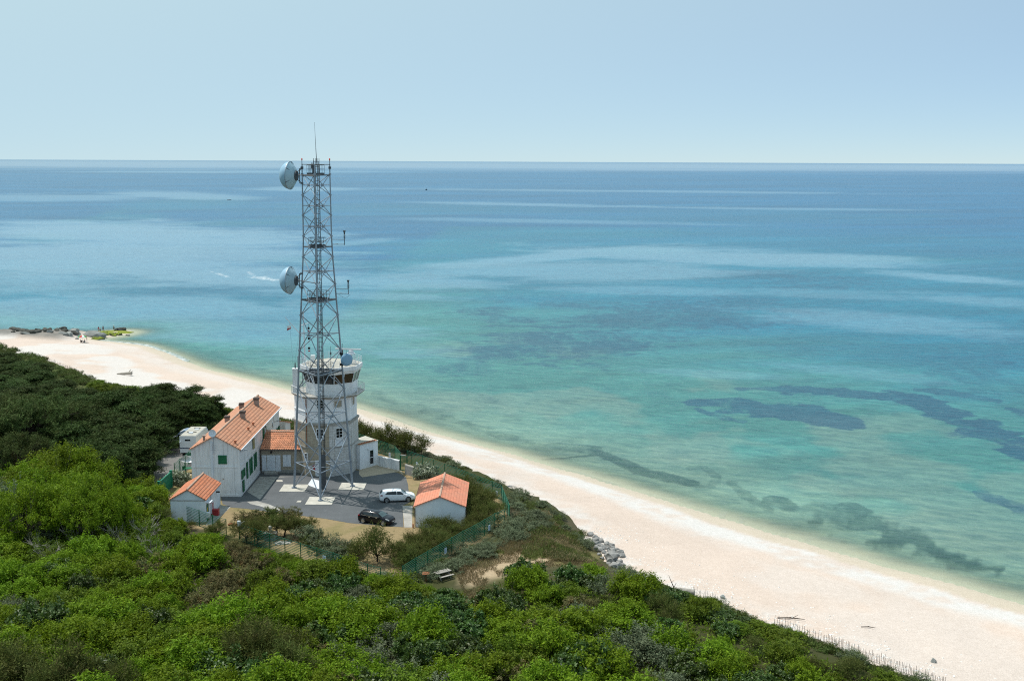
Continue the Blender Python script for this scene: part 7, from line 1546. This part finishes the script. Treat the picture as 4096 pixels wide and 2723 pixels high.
# ---- parasol
p = P(s1(625, 630), SEA + 1.6); p.z = ground_z(p.x, p.y); root = empty('beach_umbrella', p, 0, 'red, white and green striped beach umbrella below the grey slab', 'beach umbrella')
mb = MB(); mb.tube((0, 0, -.2), (.05, .1, 2.0), .025, None, 6); mb.build('pole', M_WHITE, root)
cols = [mat('umbrella_red', (.55, .05, .05), .8), M_WHITE, mat('umbrella_green', (.06, .35, .12), .8)]
for k in range(9):
    mb = MB(); a0, a1 = 2 * math.pi * k / 9, 2 * math.pi * (k + 1) / 9; c = Vector((.05, .1, 0))
    pr = [(0, 2.1), (.55, 2.0), (1.0, 1.76), (1.25, 1.5)]
    vs = [c + Vector((r * math.cos(a), r * math.sin(a), z)) for r, z in pr for a in (a0, a1)]; mb.add(vs, [(2 * i, 2 * i + 2, 2 * i + 3, 2 * i + 1) for i in range(3)]); mb.build('canopy_panel', cols[k % 3], root)
# ---- people (all small and far): one continuous skinned figure with clothing
M_SKIN = mat('sunlit_skin', (.42, .25, .17), .6, .08); M_HAIR = mat('dark_hair', (.02, .015, .012), .7); M_HATW = mat('pale_hat', (.7, .68, .6), .8)
CL = {'red': (.33, .03, .05), 'white': (.75, .75, .73), 'olive': (.18, .20, .06), 'dark': (.02, .025, .03), 'grey': (.30, .33, .36), 'green': (.10, .22, .10), 'plum': (.14, .03, .06)}
def skinned(name, js, es, rs, m, par):
    me = bpy.data.meshes.new(name); me.from_pydata(js, es, []); me.materials.append(m); o = link(name, me, par)
    md = o.modifiers.new('skin', 'SKIN'); md.use_smooth_shade = True; sv = me.skin_vertices[0].data if me.skin_vertices else None
    if sv is None:
        return o
    for i, r in enumerate(rs): sv[i].radius = r if isinstance(r, tuple) else (r, r)
    sv[0].use_root = True; s = o.modifiers.new('sub', 'SUBSURF'); s.levels = 1; s.render_levels = 1; return o
def ball(name, c, r, m, par, sc=(1, 1, 1)):
    mb = MB(); mb.lathe([(0, -1)] + [(math.cos(a), math.sin(a)) for a in np.linspace(-1.3, 1.3, 8)] + [(0, 1)], (0, 0, 0), (0, 0, 1), 12); mb.v = [(c[0] + x * r * sc[0], c[1] + y * r * sc[1], c[2] + z * r * sc[2]) for x, y, z in mb.v]; return mb.build(name, m, par, True)
def person(loc, rz, pose, shirt, trousers, label, h=1.75, hat=None, rod=False):
    root = empty('person', loc, rz, label, 'person', 'people on the far reef and beach'); k = h / 1.75
    if pose == 'sit':
        J = dict(pel=(0, 0, .14), ch=(0, -.06, .46), nk=(0, -.04, .60), hd=(0, 0, .76), sl=(-.18, -.05, .52), el=(-.27, .06, .30), wl=(-.20, .26, .30), sr=(.18, -.05, .52), er=(.27, .06, .30), wr=(.20, .26, .30), hl=(-.10, .05, .13), kl=(-.16, .38, .42), al=(-.15, .55, .07), fl=(-.15, .72, .05), hr=(.10, .05, .13), kr=(.16, .38, .42), ar=(.15, .55, .07), fr=(.15, .72, .05))
    else:
        f = .32 if pose == 'reach' else .06
        J = dict(pel=(0, 0, .93), ch=(0, 0, 1.28), nk=(0, .01, 1.46), hd=(0, .03, 1.60), sl=(-.19, 0, 1.40), el=(-.26, .02 if pose != 'reach' else .08, 1.12), wl=(-.24, .10 + f * .8, .92 if pose != 'reach' else 1.10), sr=(.19, 0, 1.40), er=(.26, .02 if pose != 'reach' else .08, 1.12), wr=(.24, .10 + f * .8, .92 if pose != 'reach' else 1.12), hl=(-.10, 0, .90), kl=(-.13, .03, .50), al=(-.15, -.02, .08), fl=(-.16, .16, .04), hr=(.10, 0, .90), kr=(.13, .02, .50), ar=(.16, -.03, .08), fr=(.17, .15, .04))
    J = {a: tuple(q * k for q in b) for a, b in J.items()}; N = list(J); ix = {n: i for i, n in enumerate(N)}
    E = [(ix[a], ix[b]) for a, b in (('pel', 'ch'), ('ch', 'nk'), ('nk', 'hd'), ('ch', 'sl'), ('sl', 'el'), ('el', 'wl'), ('ch', 'sr'), ('sr', 'er'), ('er', 'wr'), ('pel', 'hl'), ('hl', 'kl'), ('kl', 'al'), ('al', 'fl'), ('pel', 'hr'), ('hr', 'kr'), ('kr', 'ar'), ('ar', 'fr'))]
    RD = dict(pel=.13, ch=.135, nk=.05, hd=.095, sl=.065, el=.045, wl=.035, sr=.065, er=.045, wr=.035, hl=.095, kl=.06, al=.042, fl=.035, hr=.095, kr=.06, ar=.042, fr=.035)
    me = bpy.data.meshes.new('body'); me.from_pydata([J[n] for n in N], E, []); me.materials.append(M_SKIN); body = link('body', me, root)
    def skin(o, rad_):
        md = o.modifiers.new('skin', 'SKIN'); md.use_smooth_shade = True
        for i, r_ in enumerate(rad_): o.data.skin_vertices[0].data[i].radius = (r_, r_)
        o.data.skin_vertices[0].data[0].use_root = True; s = o.modifiers.new('sub', 'SUBSURF'); s.levels = 1; s.render_levels = 1
    def ensure(o):
        if not o.data.skin_vertices: 
            bpy.context.view_layer.objects.active = o; bpy.ops.mesh.customdata_skin_add()
    ensure(body); skin(body, [RD[n] * k for n in N])
    def cloth(nm, names, edges, grow, m):
        me = bpy.data.meshes.new(nm); me.from_pydata([J[n] for n in names], [(names.index(a), names.index(b)) for a, b in edges], []); me.materials.append(m); o = link(nm, me, root); ensure(o); skin(o, [RD[n] * k * grow for n in names])
    mt = lambda c: mat('cloth_' + c, CL[c], .85, .1)
    cloth('shirt', ['pel', 'ch', 'sl', 'sr', 'el', 'er'], [('pel', 'ch'), ('ch', 'sl'), ('ch', 'sr'), ('sl', 'el'), ('sr', 'er')], 1.18, mt(shirt))
    cloth('shorts', ['pel', 'hl', 'hr', 'kl', 'kr'], [('pel', 'hl'), ('pel', 'hr'), ('hl', 'kl'), ('hr', 'kr')], 1.2, mt(trousers))
    hd = J['hd']; ball('hair', (hd[0], hd[1] - .015 * k, hd[2] + .045 * k), .105 * k, M_HAIR, root, (1, 1.05, .85))
    if hat: ball('hat', (hd[0], hd[1], hd[2] + .10 * k), .13 * k, M_HATW, root, (1.25, 1.25, .55))
    if rod: mb = MB(); a = Vector(J['wr']); mb.tube(a - Vector((0, .3, .2)), a + Vector((0, 2.6, 1.4)), .012, .005, 4); mb.build('fishing_rod', M_BLACK, root)
    return root
def at_reef(q, z): p = P(q, z); return (p.x, p.y, z)
person(at_reef(s1(1620, 345), SEA + .33), -1.2, 'reach', 'olive', 'dark', 'person in an olive top and pale hat standing fishing near the reef end', 1.85, True, True)
person(at_reef(s1(1282, 335), SEA + .34), .3, 'stand', 'grey', 'plum', 'person in a grey top and dark red shorts standing on the algae reef', 1.65)
person(at_reef(s1(1138, 372), SEA + .6), 2.6, 'stand', 'red', 'grey', 'person in a dark red top standing at the left end of the algae', 1.72)
person(at_reef(s1(1188, 368), SEA + .5), .4, 'stand', 'white', 'dark', 'shorter person in a white top beside the red-topped one', 1.4)
def on_sand(q, z): p = P(q, z); return (p.x, p.y, ground_z(p.x, p.y))
person(on_sand(s1(580, 635), SEA + 1.5), -.6, 'sit', 'dark', 'dark', 'person in dark clothes sitting on the sand left of the umbrella pole', 1.7)
person(on_sand(s1(690, 640), SEA + 1.5), .7, 'sit', 'grey', 'grey', 'person in grey sitting on the sand right of the umbrella pole', 1.7)
person(on_sand(s1(765, 598), SEA + 1.3), 2.2, 'stand', 'red', 'white', 'child in a red top standing right of the beach umbrella', 1.25)
person(on_sand(s1(1080, 390), SEA + .8), 1.2, 'sit', 'red', 'dark', 'person in red sitting low among rocks left of the algae reef', 1.6)
# ---- boats far out
def boat(q, L, mh, label, rz=.2):
    p = P(q, SEA); root = empty('small_boat', p, rz, label, 'boat', None); mb = MB(); st = [(-.5, .30), (-.45, .36), (0, .40), (.3, .30), (.5, .02)]; V = []
    for x, w in st: V += [(x * L, -w * L * .4, .7 + max(0, x) * .6), (x * L, -w * L * .26, -.2), (x * L, w * L * .26, -.2), (x * L, w * L * .4, .7 + max(0, x) * .6)]
    Fq = [(0, 3, 2, 1), (16, 17, 18, 19)]
    for i in range(4):
        for k in range(4): Fq.append((i * 4 + k, i * 4 + (k + 1) % 4, (i + 1) * 4 + (k + 1) % 4, (i + 1) * 4 + k))
    mb.add(V, Fq); mb.build('hull', mh, root); mb = MB(); mb.box(-.12 * L, .14 * L, -.1 * L, .1 * L, .72, .72 + .24 * L); mb.build('cabin', M_BLACK if mh == M_BLACK else M_GREYWHITE, root); return root, mb
r_, _ = boat((1705 / 4, 759 / 4), 3.6, M_BLACK, 'tiny dark boat with a mast on the open sea, right of the lattice mast'); mb = MB(); mb.tube((.5, 0, .8), (.5, 0, 4.6), .16, .06, 6); mb.build('mast', M_BLACK, r_)
boat(z6(0, 0), 5, M_RUST, 'x') if False else None
rb, _ = boat(((0 + 1545 / 1.685) / 4, (600 + 335 / 1.685) / 4), 5.5, M_RUST, 'tiny rust-red boat low on the sea, left of the lattice mast', 0.05); rb.scale = (1, 1, .45)
